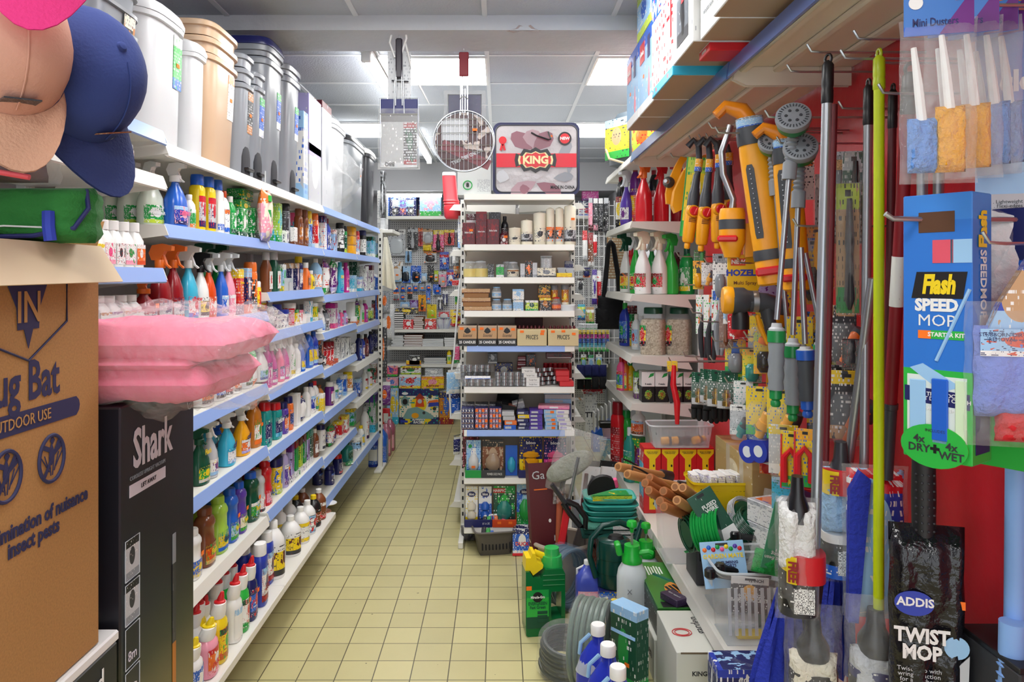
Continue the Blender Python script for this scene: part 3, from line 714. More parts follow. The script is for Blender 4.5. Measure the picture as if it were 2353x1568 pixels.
lrow(-1.0, .876, P, '''
458 992 sp .085 .06 dg dg g/lgy/dg/y/y tFlash:y:.3:.62 | dark green see through spray near the black box
481 975 sp .06 .055 lgy w w/lb/w/pu/y +1 | pale grey spray with white trigger
500 980 sp .07 .055 te b dg/te/te// i.09 | teal spray in the back row
521 955 sp .09 .06 aq w w/lb/aq/w/n tcif:n:.36:.4 +1 | sky blue spray with white trigger
555 940 sp .086 .06 yo w o/lv/w/w/n tcif:n:.36:.4 +1 | golden yellow spray with white trigger
583 918 bo .08 .058 am o w/o/am/g/o s | amber bottle with floral label and orange neck''')
P = f'sixth shelf, {B_}'
lrow(-1.0, .845, P, '''
608 924 fl .078 .055 tl r n/tl/te/n/w | teal bottle with red cap
632 926 fl .080 .055 tl r n/aq/te/n/w tELBOW:w:.3:.5 | teal bottle with red cap
650 925 fl .06 .05 v n o/v/n/w/w s | violet bottle with navy cap
662 912 fl .06 .05 o n n/o/o/b/w | orange bottle with navy cap
676 905 pk .065 .05 w w w/w/w// r.5 | white plastic scoop pack
690 912 po .075 .05 n o w/n/n/w/w | navy pouch with white pattern
703 890 bo .05 .05 w w w/w/w// | white bottle beside the navy pouch
714 880 bo .075 .05 w n rb/w/lb/w/n | white bottle with navy cap and toilet print
722 876 bo .06 .05 w r y/g/w/lb/n | white bottle with red collar
733 885 bo .06 .05 am br w/cr/br/br/w | amber brown bottle''')
lrow(-1.0, .81, f'sixth shelf, {C_}', '''
757 878 fl .07 .055 pu w w/ma/mg/w/w | purple handwash bottle with white cap
768 875 bo .06 .05 w lgy lb/w/g/w/ch | white bottle with grey cap
778 868 po .06 .05 lb lb lb/w/b/w/b | light blue pouch
788 862 pk .05 .05 w b b/lb/w/w/b | blue and white carton
799 842 ca .07 .07 am y am/cr/y/w/w | tall golden can
737 905 pk .05 .04 lb lb y/lb/w// i.0 | pale blue carton at the near end''')
lrow(-1.0, .722, f'sixth shelf, {D_}', '''
822 870 pk .09 .05 b b b/n/lb/w/w | blue carton with white print
838 850 bo .06 .05 w w w/y/r/r/n | white bottle with red dot label
848 848 bo .06 .05 w g w/y/r/r/n | white and yellow washing up bottle
858 836 pk .10 .05 w g dg/w/w/r/w tFAIRY:dr:.3:.6 | white washing powder carton with red lettering''')
P = f'seventh shelf, {A_}'
lrow(-1.0, .573, P, '''
440 1215 fb .08 .06 w w b/lgy/b/y/y s | white floor cleaner bottle half behind the black box
470 1166 fb .092 .066 br br do/tn/br/g/y tFlash:y:.3:.25 +1 | amber brown floor cleaner bottle
500 1140 fb .088 .066 li li y/b/li/g/b tFlash:n:.3:.25 +1 | lime green floor cleaner bottle
527 1122 fb .082 .062 b b lb/g/b/g/y tFlash:y:.3:.25 s +1 | blue floor cleaner bottle
548 1107 fb .074 .06 v b cr/g/v/g/y tFlash:y:.3:.25 s | violet floor cleaner bottle
575 1085 fb .088 .066 dg b g/dg/w/lb/y tFlash:y:.3:.25 s +1 | dark green floor cleaner bottle
592 1080 fb .06 .06 lgy lgy w/ch/w/r/ch | pale grey floor cleaner bottle
608 1058 fb .085 .06 hx('d2202a') r pk/r/r/w/n tcif:n:.36:.3 +1 | red floor cleaner bottle'''.replace("hx('d2202a')", 'r'))
P = f'seventh shelf, {B_}'
lrow(-1.0, .585, P, '''
634 1052 tb .085 .06 y n y/lm/y/b/w +1 | yellow bleach powder tub
651 1030 bo .06 .05 lv w v/pu/w/w/n s | lilac and white bottle
662 1020 pk .05 .05 w w lv/w/pu/pu/ch | white carton with purple print
672 1012 pk .05 .05 w w g/w/dr/g/ch | white carton with green and red print
682 1006 pk .05 .05 w w lm/w/ma/g/ch | white carton with lime print
691 998 pk .05 .05 w w g/w/ma/lv/ch | white carton with green and lilac print
699 993 pk .05 .05 w w lv/w/g/pu/ch | white carton with lilac print
707 985 pk .055 .05 w w dg/w/te/ch/w | white carton with dark green print
722 986 bo .06 .05 br w w/br/br/ma/w | brown bottle with white cap
737 976 fl .065 .055 w n w/ch/w/n/gy | white bottle with wide navy cap''')
lrow(-1.0, .555, f'seventh shelf, {C_}', '''
759 976 po .13 .06 g g w/g/g/rb/r tARIEL:dr:.26:.55 | green and white laundry powder bag
777 968 pk .07 .06 w y r/w/y/w/r | white and red tablet carton with yellow top
790 955 pk .08 .06 r y w/r/y/r/w | red and white tablet carton
806 938 pk .09 .06 w y lb/gg/y/g/n | white and green carton with yellow lid''')
P = f'low blue edged shelf, {C_}'
lrow(-1.0, .32, P, '''
757 1070 fl .08 .06 n n n/n/b/w/w +1 | navy freshener bottle
776 1045 fl .07 .06 n r n/r/n/w/w | navy bottle with red band
797 1015 bo .10 .08 te dg dg/te/te// | dark teal bottle
802 1062 po .10 .05 g g g/dg/g/w/w i.0 | green plastic bundle at the shelf edge''')
lrow(-1.0, .32, f'low blue edged shelf, {D_}', '''
818 1003 tb .10 .08 w w lb/w/w/ch/n | white tub with dark print
829 978 bo .07 .06 w y y/lb/lb/w/b | pale blue bottle with yellow cap
838 936 bo .09 .07 w lgy w/n/w/r/ch | tall white laundry bottle
852 905 pk .16 .10 lgy n lgy/aq/v/g/n | large grey carton with dark purple top''')
# base shelf: toilet cleaners, bleach and big white bottles
P = 'base shelf near black box'
lrow(-.92, .276, P, '''
441 1470 dk .085 .06 w y b/lb/b/w/w | blue and white duck neck bottle with yellow nozzle
477 1424 dk .088 .062 pk y o/pk/r/w/r tDUCK:r:.28:.25 | pink duck neck bottle with yellow nozzle
502 1366 dk .078 .058 y r y/am/dg/gg/r +1 | lemon yellow toilet cleaner with red nozzle
537 1324 dk .076 .056 w r w/w/lb// +1 | plain white toilet cleaner with red nozzle
554 1303 dk .070 .056 gg r w/g/dg/r/w s +1 | green toilet cleaner with red nozzle
573 1283 dk .072 .056 n r b/n/n/r/w s +1 | navy toilet cleaner with red nozzle
446 1392 dk .075 .056 w r dg/y/w// i.09 | white and green toilet cleaner with red nozzle in back row
466 1372 dk .075 .056 w r bk/w/w// i.09 | white and black toilet cleaner with red nozzle in back row
597 1248 fl .078 .058 rb w w/dr/lb/n/r tHELP_SAFE:dr:.2:.3 +1 | royal blue bleach bottle with white and red cap
612 1222 fl .07 .055 rb w w/dr/lb/n/r i.06 | royal blue bleach bottle slightly behind
556 1268 fl .07 .055 mg r mg/mg/pu// i.10 | magenta bleach bottle in the back row''')
P = 'base shelf, third left bay'
lrow(-.92, .276, P, '''
628 1196 bg .098 .098 w w y/ch/w/ma/ch i.03 | large white cleaner bottle, yellow and black label
667 1185 bg .098 .098 w w y/ch/w/ma/ch i.03 | large white cleaner bottle, yellow and black label
690 1165 bg .09 .09 w w w/y/y/w/gy i.03 +1 | white bottle with yellow and white label
706 1150 bg .085 .085 w w w/lb/lb/r/ch i.03 +1 | white bottle with blue and red label
720 1138 bg .08 .08 bk y br/bk/bk/r/w i.03 +1 | dark brown bottle with yellow cap
732 1124 bg .08 .08 br w br/r/w/br/w i.03 +1 | brown bottle with white cap and red label
744 1110 bg .08 .08 br w o/br/w/br/ch i.03 +1 | brown bottle with white cap and orange label
754 1075 bg .10 .10 w w w/y/w// i.03 | tall white bottle at the far end''')
# things at the end of the left run
def jerry(label, px, py_top, py_bot, w, d, col, capc, rz=0, wat=True, X=None):
    Y = H*F/(py_bot-CY); p = at(px, py_bot, Y); h = H-(py_top-CY)*Y/F
    t = thing('jerrycan', label, 'bottle', (p.x, Y+d/2, .0006), rz)
    ob('body', lathe(((.92, 0), (1, .02), (1, .62), (.9, .74), (.5, .86), (.24, .93), (.24, .95)), w, d, h, 4), plastic(col, .2), t)
    ob('cap', lathe(((1, 0), (1, .9), (.9, 1)), w*.28, w*.28, h*.08, 2, 12), plastic(capc), t, (0, 0, h*.925))
    ob('handle', tube([(-w*.14, 0, h*.90), (-w*.42, 0, h*.84), (-w*.40, 0, h*.66)], w*.05, 8), plastic('w', .3), t)
    ob('label', shell(1, w, d, h*.1, h*.5, -40, 50, 4), PR('b' if col in ('b', 'rb') else 'pk', ink='w'), t)
    return t
t = thing('bottle', 'royal blue round bottle on the floor before the left shelving end', 'bottle', (at(856, 1075, 6.36).x, 6.4, .0006)); k_flask(t, .082, .082, .29, 'rb', 'w', labm('w/b/b//'))
jerry('clear jerrycan of blue liquid on the floor by the end of the left shelving', 874, 985, 1068, .105, .16, 'b', 'w')
jerry('clear jerrycan of pink liquid behind the blue one, nearer of two', 884, 972, 1050, .10, .15, hx('b86a80'), 'lgy')
jerry('clear jerrycan of pink liquid behind the blue one, farther of two', 893, 962, 1038, .10, .15, hx('a85a72'), 'lgy')
t = thing('chamois_cloth', 'cream chamois cloth hanging from a peg at the end of the left shelving', 'cloth', tuple(at(886, 545, 6.3)))
ob('cloth', mk(None, [((i/8-.5)*(.03+.10*j/9)+.03*j/9, .018*math.sin(i*1.5)*(j/9), -.40*j/9-(.05*(i/8) if j > 6 else 0)+.03*(i == 8)*(j == 9)) for j in range(10) for i in range(9)], [(j*9+i, j*9+i+1, j*9+i+10, j*9+i+9) for j in range(9) for i in range(8)], ang=80), M('cr', .9, bump=.3), t)
ob('hook', tube([(0, .06, .01), (0, 0, .005), (0, -.03, .02)], .003, 6), METAL(), t)
for i, (px, py, w, h, cl_, l) in enumerate(((869, 690, .05, .38, 'b', 'blue plastic strip pack hanging below the chamois cloth'), (884, 690, .09, .22, 'gy', 'grey hanging glove pack beside the slotted post'), (880, 800, .07, .50, 'ch', 'long dark clear packed blade hanging by the slotted post'), (893, 740, .10, .30, 'lgy', 'grey plastic bag hanging at the end of the left shelving'), (884, 905, .10, .2, 'pu', 'purple hanging pack low at the end of the left shelving'))):
    p = at(px, py, 6.355+.012*i); t = thing('hanging_pack', l, 'pack', (p.x, p.y, p.z-h/2)); k_hang(t, w, .03, h, cl_, 'w' if i else 'b', PR(cl_, ink='w', amt=.4, motif='o'))
# ======================= BINS ON THE TOP LEFT SHELF =======================
BX = -1.03
def yb(px, X=BX): return X*F/(px-CX)
def bin_(label, p0, p1, ytop, col, depth=.30, rims=1, pedal=False, lid=None, z=2.0006, e=4.5, taper=.86, lab=None, rough=.25, p_mid=None):
    """a plastic bin whose front runs from px p0 to p1; nested upper bins are bins of their own"""
    ya, yb_ = yb(p0), yb(p1); w = (yb_-ya)*.985; h = H-(ytop-CY)*yb_/F-z
    hb = h-(rims-1)*.055-(.03 if lid else 0)
    out = []
    def one(k, lb):
        zz = z+.0+k*.055
        t = thing('plastic_bin', lb, 'bin', (BX-depth/2, (ya+yb_)/2, zz+k*.004), math.pi/2, group='plastic bins on the top left shelf')
        pr = ((taper, 0), (taper+.02, .02), (.97, .94), (.97, .955)) if k == 0 else ((.95, 1.003-.054/hb), (.97, .955))
        ob('body', lathe(pr, w, depth, hb, e, 32), plastic(col, rough), t)
        ob('rim', lathe(((.965, .945), (1.03, .95), (1.04, .985), (1.0, 1), (.95, 1)), w, depth, hb, e, 32, cap=False), plastic(col, rough), t)
        return t
    t = one(0, label)
    if pedal:
        ob('step_recess', lathe(((1, 0), (1, .6), (.85, .85), (.5, 1)), .09, .02, .12, 3, 20), M('ch', .8), t, (0, -depth/2*taper-.002, .02), label='dark foot recess')
        ob('pedal', box(.075, .035, .014, .004), plastic('bk'), t, (0, -depth/2*taper-.012, .035))
    if lab:
        a_ = math.atan((.97-taper)*depth/2/hb); fy = lambda q: -(depth/2)*(taper+(.97-taper)*q)-.002; s = ob('label', box(.06, .002, .17, 0), labm(lab), t, (w*.18, fy(.5), hb*.50), (a_, 0, 0)); sticker(s, (0, -.0022, .07), .022, .013)
    for k in range(1, rims): one(k, f'{label}, {ORD[k]} of its stack')
    if lid:
        zz = hb+(rims-1)*.055+(rims-1)*.004
        ob('lid', lathe(((1.05, 0), (1.06, .25), (1.0, .7), (.8, .95), (.5, 1)), w, depth, .05, e, 32), plastic(lid, .3), t, (0, 0, zz-.004))
    return t
bin_('grey ribbed bin behind the navy cap', 214, 334, 12, 'gy', rims=3, z=2.0306, lab='bk/b/cr/am/n')
bin_('large white bin with rounded lid on top left shelf', 338, 443, 66, hx('d6d9dc'), depth=.32, lid=hx('d6d9dc'), lab='gg/b/w//', taper=.9, e=3.4)
bin_('white bin with sloping lid half behind the larger white bin', 444, 480, 120, hx('d3d5d8'), depth=.3, lid=hx('d3d5d8'), taper=.9)
bin_('tall beige bin wrapped in film on top left shelf', 484, 557, 110, 'beige', rims=3, taper=.84, lab='w/w/or_//ch')
bin_('grey pedal bin nearest the beige bin', 560, 588, 148, 'gy', rims=3, pedal=True, lab='bk/am/am//')
bin_('slim grey pedal bin with blue label', 590, 613, 183, 'gy', rims=2, pedal=True, lab='b/w/gg//')
bin_('widest grey pedal bin with navy lid', 615, 658, 128, 'gy', rims=2, pedal=True, lid='n', lab='b/w/gg//')
bin_('grey pedal bin topped with a pale clear bin', 661, 696, 178, 'gy', rims=2, pedal=True, lab='b/w/gg//')
def tcart(label, p0, p1, y0, z, col, depth=.22, mat=None, h=None, cat='box'):
    a, b = yb(p0), yb(p1); hh = h or H-(y0-CY)*b/F-z
    t = thing('carton', label, cat, (BX-depth/2, (a+b)/2, z), math.pi/2, group='cartons on the top left shelf')
    ob('carton', box(b-a, depth, hh, .003), mat or PR(col), t); ob('tape', box(.03, depth*1.001, .001, 0), M('tn'), t, (0, 0, hh)); return t
tcart('white and blue carton next to the pale clear bin', 698, 708, 262, 2.0006, 'w', mat=PR('w', 'lb', 'lb', 'lgy', 'b'))
tcart('shiny white lilac carton with bin picture, lower of two', 710, 738, 345, 2.0006, 'w', mat=PR('lgy', 'lgy', 'lv', 'w', 'lv', amt=.3, rad=.25))
tcart('shiny white lilac carton with bin picture, upper of two', 710, 738, 240, 2.2875, 'lv', mat=PR('lv', 'lgy', 'lv', 'lgy', 'w', amt=.3))
tcart('white carton with maroon edge and lamp picture', 741, 762, 250, 2.0006, 'w', mat=PR('lgy', 'lgy', 'ma', 'gy', 'gy', amt=.3, hz=.93, rad=.17))
t = bin_('grey bin wrapped in loose clear film beside the maroon edged carton', 765, 799, 300, 'lgy', lid='lgy'); ob('film_wrap', pillow(.40, .42, .5, 4, wr=.1), film('w', .3), t, (0, 0, .002))
bin_('large grey bin with black lid near the far end', 803, 843, 345, 'gy', lid='bk', lab='w/lgy/w/gy/b')
bin_('dark grey bin with white rim, last on the top left shelf', 846, 866, 360, 'ch', lid='w')
# small cartons beyond the run
for i, (x0, y0, x1, y1, cl_, l) in enumerate(((876, 395, 886, 440, 'bk', 'black carton beyond the last grey bin'), (869, 440, 880, 520, 'w', 'tall white carton beyond the last grey bin'), (880, 450, 890, 540, 'w', 'white carton with green print at the end of the top shelf'))):
    Y = 6.45+.12*i; a, b = at(x0, y1, Y), at(x1, y0, Y); t = thing('carton', l, 'box', ((a.x+b.x)/2, Y, 2.0006), 0, group='cartons at the end of the left run'); k_pack(t, b.x-a.x, .1, b.z-2.0, cl_, cl_, PR(cl_, 'lgy', None, 'lgy', 'gy'))

t = thing('end_board', 'short white board behind the slotted post carrying the end cartons', 'shelf', (-1.0, 6.56, 1.97)); ob('board', box(.22, .46, .028, .002), SHW, t); ob('bracket', box(.02, .4, .05, .002), SHW, t, (0, 0, -.05))
# ======================= FOREGROUND LEFT =======================
KR = hx('b8874f'); NAVY = hx('2b2c55')
def facex(t, xf): return dict(rot=(math.pi/2, 0, math.pi/2))
m = bpy.data.materials.new('cardboard'); m.use_nodes = True; nt = m.node_tree; b = nt.nodes['Principled BSDF']; n = nt.nodes.new('ShaderNodeTexNoise'); n.inputs['Scale'].default_value = 300; tc = nt.nodes.new('ShaderNodeTexCoord'); cr = nt.nodes.new('ShaderNodeValToRGB')
cr.color_ramp.elements[0].position = .3; cr.color_ramp.elements[0].color = (*[x*.8 for x in KR], 1); cr.color_ramp.elements[1].position = .7; cr.color_ramp.elements[1].color = (*KR, 1)
nt.links.new(tc.outputs['Object'], n.inputs[0]); nt.links.new(n.outputs[0], cr.inputs[0]); nt.links.new(cr.outputs[0], b.inputs['Base Color']); b.inputs['Roughness'].default_value = .75
CARD = m
bb = thing('cardboard_box', 'large brown cardboard box printed with bat lettering and struck out insects, flap folded open', 'box', (-.83, .975, .996), .0)
ob('carton', box(.34, .55, .652, .003), CARD, bb)
ob('flap', mk(None, [(.17, -.275, .655), (.17, .275, .655), (.208, .272, .596), (.208, -.275, .590), (.173, -.275, .655), (.173, .275, .655), (.211, .272, .597), (.211, -.275, .591)], [(0, 1, 2, 3), (7, 6, 5, 4), (0, 3, 7, 4), (1, 5, 6, 2), (2, 6, 7, 3), (0, 4, 5, 1)], smooth=False), M((.72, .56, .36), .7), bb, label='pale inner side of the open flap')
ob('flap', mk(None, [(-.17, .275, .65), (.165, .275, .65), (.15, .33, .70), (-.15, .33, .70)], [(0, 1, 2, 3)], smooth=False), CARD, bb)
IK = M(NAVY, .7); RX = (math.pi/2, 0, math.pi/2)
def onx(Y, z): return (.1712, Y-.975, z-.996)
text(bb, 'Bug Bat', .078, IK, onx(1.045, 1.452), RX, bold=.02, sx=.74)
pill = ob('printed_band', prism([(a*.5+math.copysign(.0, a), b_) for a, b_ in ((-.36, -.0145), (.40, -.0145), (.415, -.008), (.42, 0), (.415, .008), (.40, .0145), (-.36, .0145))], .0008, 'xz'), IK, bb, (.1708, 1.0-.975-.02, 1.400-.996), (0, 0, math.pi/2), label='navy printed band')
text(bb, 'INDOOR AND OUTDOOR USE', .0225, M(KR, .7), (.1722, .0, 1.400-.996), RX, sx=.88)
text(bb, 'the elimination of nuisance\ninsect pests', .0295, IK, onx(1.075, 1.242), RX, bold=.03, sx=.86)
def insect(Y, z, s, nm):
    p = ob('printed_sign', tube([(math.cos(q*math.pi/14)*.031*s, math.sin(q*math.pi/14)*.034*s, 0) for q in range(28)], .0028*s, 6, True, key=('pro', s)), IK, bb, onx(Y, z), RX)
    parts = [(lathe(((.2, 0), (1, .3), (.9, .6), (.2, 1)), .014, .002, .032, 2, 12), T(0, 0, 0, math.pi/2*0)), (lathe(((.2, 0), (1, .5), (.2, 1)), .012, .002, .012, 2, 10), T(.002, 0, .030))]
    for k in range(6): parts.append((box(.0012, .001, .028, 0), T((k-2.5)*.004, 0, -.018+abs(k-2.5)*.006, 0, (k-2.5)*.28)))
    parts.append((box(.03, .001, .008, .003), T(.016, 0, .018, 0, -.5))); parts.append((box(.026, .001, .007, .003), T(-.016, 0, .024, 0, .4)))
    ob('insect_print', join(parts), IK, p, (0, -.010, 0), (-math.pi/2, 0, 0)); ob('strike_bar', prism([(-.021, -.023), (-.017, -.026), (.021, .023), (.017, .026)], .0012, 'xy'), IK, p, (0, 0, .0005))
insect(1.115, 1.333, 1, 0); insect(1.012, 1.333, 1, 0)
ob('emblem', prism([(-.052, .022), (.045, .022), (.024, -.018), (.022, -.048), (.008, -.048), (-.002, -.075), (-.012, -.048), (-.026, -.048), (-.028, -.018)], .0008, 'xz'), IK, bb, onx(1.062, 1.575), (0, 0, math.pi/2), label='navy pointed emblem')
text(bb, 'IN', .062, M(KR, .7), (.1725, 1.060-.975, 1.556-.996), RX, sx=.9, bold=.01)
ob('printed_line', tube([(0, -.10, .03), (0, .09, .03), (0, .09, -.035), (0, -.004, -.085), (0, -.13, -.04)], .0016, 6), IK, bb, onx(1.064, 1.568))
st = thing('carton', 'white topped black carton under the brown cardboard box', 'box', (-.815, .94, .001)); ob('carton', box(.32, .72, .975, .003), M('bk', .35), st); ob('lid', box(.324, .724, .018, .003), M('w', .5), st, (0, 0, .976)); text(st, 'd', .06, M('w'), (.1615, .30, .93), RX)
# black carton with vacuum picture
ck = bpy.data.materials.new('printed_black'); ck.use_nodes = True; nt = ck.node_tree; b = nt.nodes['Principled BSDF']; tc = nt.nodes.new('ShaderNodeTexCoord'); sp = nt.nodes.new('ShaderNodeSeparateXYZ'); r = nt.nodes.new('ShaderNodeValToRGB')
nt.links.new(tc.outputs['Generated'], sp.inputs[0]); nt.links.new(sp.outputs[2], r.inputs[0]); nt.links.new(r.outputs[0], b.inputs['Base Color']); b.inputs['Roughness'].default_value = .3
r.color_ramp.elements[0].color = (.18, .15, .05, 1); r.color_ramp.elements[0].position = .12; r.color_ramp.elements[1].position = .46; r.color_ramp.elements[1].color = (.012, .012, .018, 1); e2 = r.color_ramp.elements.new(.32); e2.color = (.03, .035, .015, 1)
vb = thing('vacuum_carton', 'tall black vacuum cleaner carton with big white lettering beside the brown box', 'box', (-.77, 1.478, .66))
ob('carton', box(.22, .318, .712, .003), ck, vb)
WH = M(hx('d8d2dc'), .5)
text(vb, 'Shark', .098, WH, (.1112, -.035, .625), RX, bold=.025, sx=.72)
ob('white_bar', box(.145, .0008, .022, 0), WH, vb, (.1108, -.055, .545), (0, 0, math.pi/2)); text(vb, 'CORDLESS UPRIGHT VACUUM', .0105, M('gy'), (.1112, -.055, .578), RX)
text(vb, 'LIFT AWAY', .012, M('bk'), (.1118, -.055, .556), RX)
for i in range(4):
    f = ob('picture_panel', box(.052, .0008, .072, 0), PR('lgy', 'gy', 'bk', 'ch', 'w', amt=.35) if i < 2 else M('bk', .3), vb, (.1108, -.118, .40-.078*i), (0, 0, math.pi/2))
    ob('panel_border', tube([(-.026, 0, 0), (.026, 0, 0), (.026, 0, .072), (-.026, 0, .072)], .0009, 5, True, key='pbd'), M('lgy'), f, (0, -.001, 0))
text(vb, '8m', .026, WH, (.1118, -.118, .262), RX); text(vb, 'C', .05, WH, (.1118, -.118, .19), RX)
ob('picture_tube', box(.016, .0008, .40, .004), PR('ch', 'am', 'gy', None, 'lgy', lz=.45, hz=.85, amt=.3), vb, (.1108, .058, .02), (0, 0, math.pi/2), label='printed picture of the vacuum tube')
ob('round_mark', tube([(math.cos(q*math.pi/10)*.017, 0, math.sin(q*math.pi/10)*.02) for q in range(20)], .0014, 6, True), M('gy'), vb, (-.07, -.1605, .655)); ob('round_mark', tube([(math.cos(q*math.pi/10)*.012, 0, math.sin(q*math.pi/10)*.016) for q in range(20)], .001, 6, True), M('gy'), vb, (.1108, .135, .675), (0, 0, math.pi/2)); text(vb, '5', .02, M('gy'), (.1112, .135, .675), RX)
s2 = thing('carton', 'plain black carton standing under the vacuum carton', 'box', (-.77, 1.478, .0008)); ob('carton', box(.21, .31, .656, .003), M('bk', .4), s2); ob('tape', box(.05, .312, .001, 0), M('tn'), s2, (0, 0, .656))
# pink fleece in film
pf = thing('fleece_blanket', 'folded pink fleece blanket in clear film lying on the black vacuum carton', 'blanket', (-.66, 1.478, 1.3745))
PKF = M(hx('f27d9c'), .95, bump=.3, bs=25)
def lying(w, th, d, seed, **k): return pillow(w, th, d, seed, key=None, **k)
for i, (w, z, x, th) in enumerate(((.32, .036, -.01, .074), (.35, .106, .01, .074), (.28, .071, -.02, .03))):
    ob('fold', pillow(w, th, .32, 20+i, wr=.035, flat=.2, n=20, m=14), PKF, pf, (x, -.16, z), (-math.pi/2, 0, 0))
ob('film_wrap', pillow(.44, .175, .35, 31, wr=.06, n=26, m=18, flat=.2), film('w', .3), pf, (.03, -.175, .074), (-math.pi/2, 0, 0), label='clear film wrap')
# green bag and clear pack with coral edge
gb = thing('green_bag', 'small green fabric bag with navy piping and blue straps on the cardboard box', 'bag', (-.70, 1.13, 1.6505))
ob('body', pillow(.20, .11, .082, 8, flat=.2, wr=.03), M(hx('2b7a34'), .9, bump=.3, bs=150), gb)
ob('piping', tube([(-.095, -.035, .012), (-.06, -.055, .006), (.04, -.058, .008), (.088, -.04, .02), (.098, -.02, .05), (.092, -.015, .078)], .0035, 8), M('n', .6), gb); ob('white_piping', tube([(-.05, -.056, .018), (.0, -.060, .022), (.06, -.053, .02)], .0014, 6), M('w'), gb)
for x in (-.035, .062): ob('strap', tube([(x, -.058, .042), (x+.002, -.061, .02), (x+.004, -.060, .001)], .0085, 8), M('rb', .7), gb)
cp = thing('clear_pack', 'clear crinkled pack with coral edged dark goggles above the green bag', 'pack', (-.755, 1.10, 1.737))
ob('contents', pillow(.20, .06, .09, 14), M(hx('55303a'), .8), cp); ob('coral_edge', tube([(-.09, -.04, .085), (-.05, -.06, .04), (.02, -.07, .015), (.11, -.06, .0)], .004, 8), M(hx('f2606a'), .5), cp, label='coral edge trim')
ob('film_wrap', pillow(.25, .11, .115, 9, wr=.1), film('w', .3), cp, (0, -.01, -.004))
for x in (.02, .055): ob('buckle', box(.022, .012, .03, .004), M('cl', .15, 0, .6), cp, (x, -.065, -.022))
sup = thing('hat_stand', 'dark metal hat stand at the left edge carrying the caps', 'stand', (-1.03, .95, 1.65)); ob('pole', lathe(((1, 0), (1, 1)), .03, .03, .75, 2, 12), M('ch', .4), sup); ob('base', lathe(((1, 0), (1, .8), (.9, 1)), .2, .2, .012, 2, 24), M('ch', .4), sup)
for z, y in ((.24, .16), (.245, .04), (.42, -.05)): ob('arm', tube([(0, 0, z), (.36, y, z)], .006, 8), M('ch', .4), sup)
def cap_(label, loc, rot, col, brimcol, patch, patchlab, s=1.0):
    t = thing('baseball_cap', label, 'cap', loc, rot=rot)
    v = []; f = []; n = 28; m_ = 9
    for j in range(m_+1):
        a = j/m_*math.pi/2
        for i in range(n):
            q = 2*math.pi*i/n; rr = math.cos(a)**.8 if j < m_ else .001
            seam = 1-.012*(abs(math.sin(3*q)) < .2)
            v.append((math.cos(q)*.083*rr*s*seam, math.sin(q)*.10*rr*s*seam, math.sin(a)*.118*s))
    for j in range(m_):
        for i in range(n): f.append((j*n+i, j*n+(i+1) % n, (j+1)*n+(i+1) % n, (j+1)*n+i))
    ob('crown', mk(None, v, f, ang=80), M(col, .9, bump=.1, bs=220), t)
    v = []; f = []
    for j in range(7):
        for i in range(17):
            q = math.pi*(1.08+.84*i/16); k = 1+.85*j/6*max(.0, math.sin(math.pi*i/16))**.55
            v.append((math.cos(q)*.084*s*(1+.04*j/6), math.sin(q)*.10*s*k, (.004-.03*abs(i/8-1)**2*(.4+.6*j/6))*s))
    for j in range(6):
        for i in range(16): f.append((j*17+i, j*17+i+1, (j+1)*17+i+1, (j+1)*17+i))
    o = len(v); v += [(x, y, z-.004) for x, y, z in v]; f += [tuple(o+i for i in reversed(q)) for q in f]
    ob('brim', mk(None, v, f, ang=70), M(brimcol, .9, bump=.25, bs=220), t)
    ob('button', lathe(((1, 0), (.7, .8), (.2, 1)), .016*s, .016*s, .006, 2, 12), M(col, .9), t, (0, 0, .117*s))
    ob('seam', tube([(0, -.101*math.cos(a)**.8*s, .1185*math.sin(a)*s) for a in [i*math.pi/20 for i in range(1, 10)]], .0012, 5), M(col, .95), t)
    if patch: ob('patch', prism([(-.021, -.015), (.021, -.015), (.021, .015), (-.021, .015)], .002, 'xz'), PR(*patch), t, (0, -.1*s*.97, .036*s), (.32, 0, 0), label=patchlab)
    return t
cap_('navy blue baseball cap hung with its peak down, small brown patch', (-.632, 1.12, 1.892), (1.28, -.22, math.radians(66)), hx('2c3d78'), hx('2a3768'), ('br', None, None, 'bg', 'bg'), 'brown sewn patch', 1.0)
cap_('beige pink baseball cap hung with peak down at the left edge', (-.655, .995, 1.895), (1.2, -.05, math.radians(48)), hx('cf9c88'), hx('d0a184'), ('ch', None, None, 'bk', 'gy'), 'dark grey sewn patch', .95)
cap_('bright pink baseball cap at the top left corner', (-.538, .90, 2.075), (math.pi/2, .1, math.radians(28)), hx('f2589a'), hx('f23f8c'), None, None, 1.0)
# ======================= CANDLE END UNIT =======================
def k_candle(t, w, d, h, col, cap, lab):
    ob('wax', lathe(((.96, 0), (1, .01), (1, .93), (.92, .955), (.3, .985), (.1, 1)), w, w, h, 2, 24), M('cr', .5), t)
    if lab: ob('label', shell(1, w, w, .02, min(.105, h*.5), -85, 85, n=12), lab, t)
    ob('wick', box(.003, .003, .006, 0), M('w'), t, (0, 0, h-.002))
def k_jar(t, w, d, h, col, cap, lab):
    ob('wax', lathe(((.9, 0), (.97, .05), (.97, 1)), w, w, h*.5, 2, 20), plastic(col, .35), t, (0, 0, .003))
    ob('glass', lathe(((.92, 0), (1, .03), (1, .6), (.72, .8), (.7, .9)), w, w, h, 2, 20), M('cl', .08, 0, .25), t)
    ob('lid', lathe(((1, 0), (1, .6), (.5, 1)), w*.74, w*.74, h*.12, 2, 18), M(cap, .15, 0, .6 if cap == 'cl' else 1), t, (0, 0, h*.88))
    if lab: ob('label', shell(1, w, w, h*.12, h*.45), lab, t)
KIND['cd'] = (k_candle, 'pillar_candle', 'candle'); KIND['ja'] = (k_jar, 'candle_jar', 'candle')
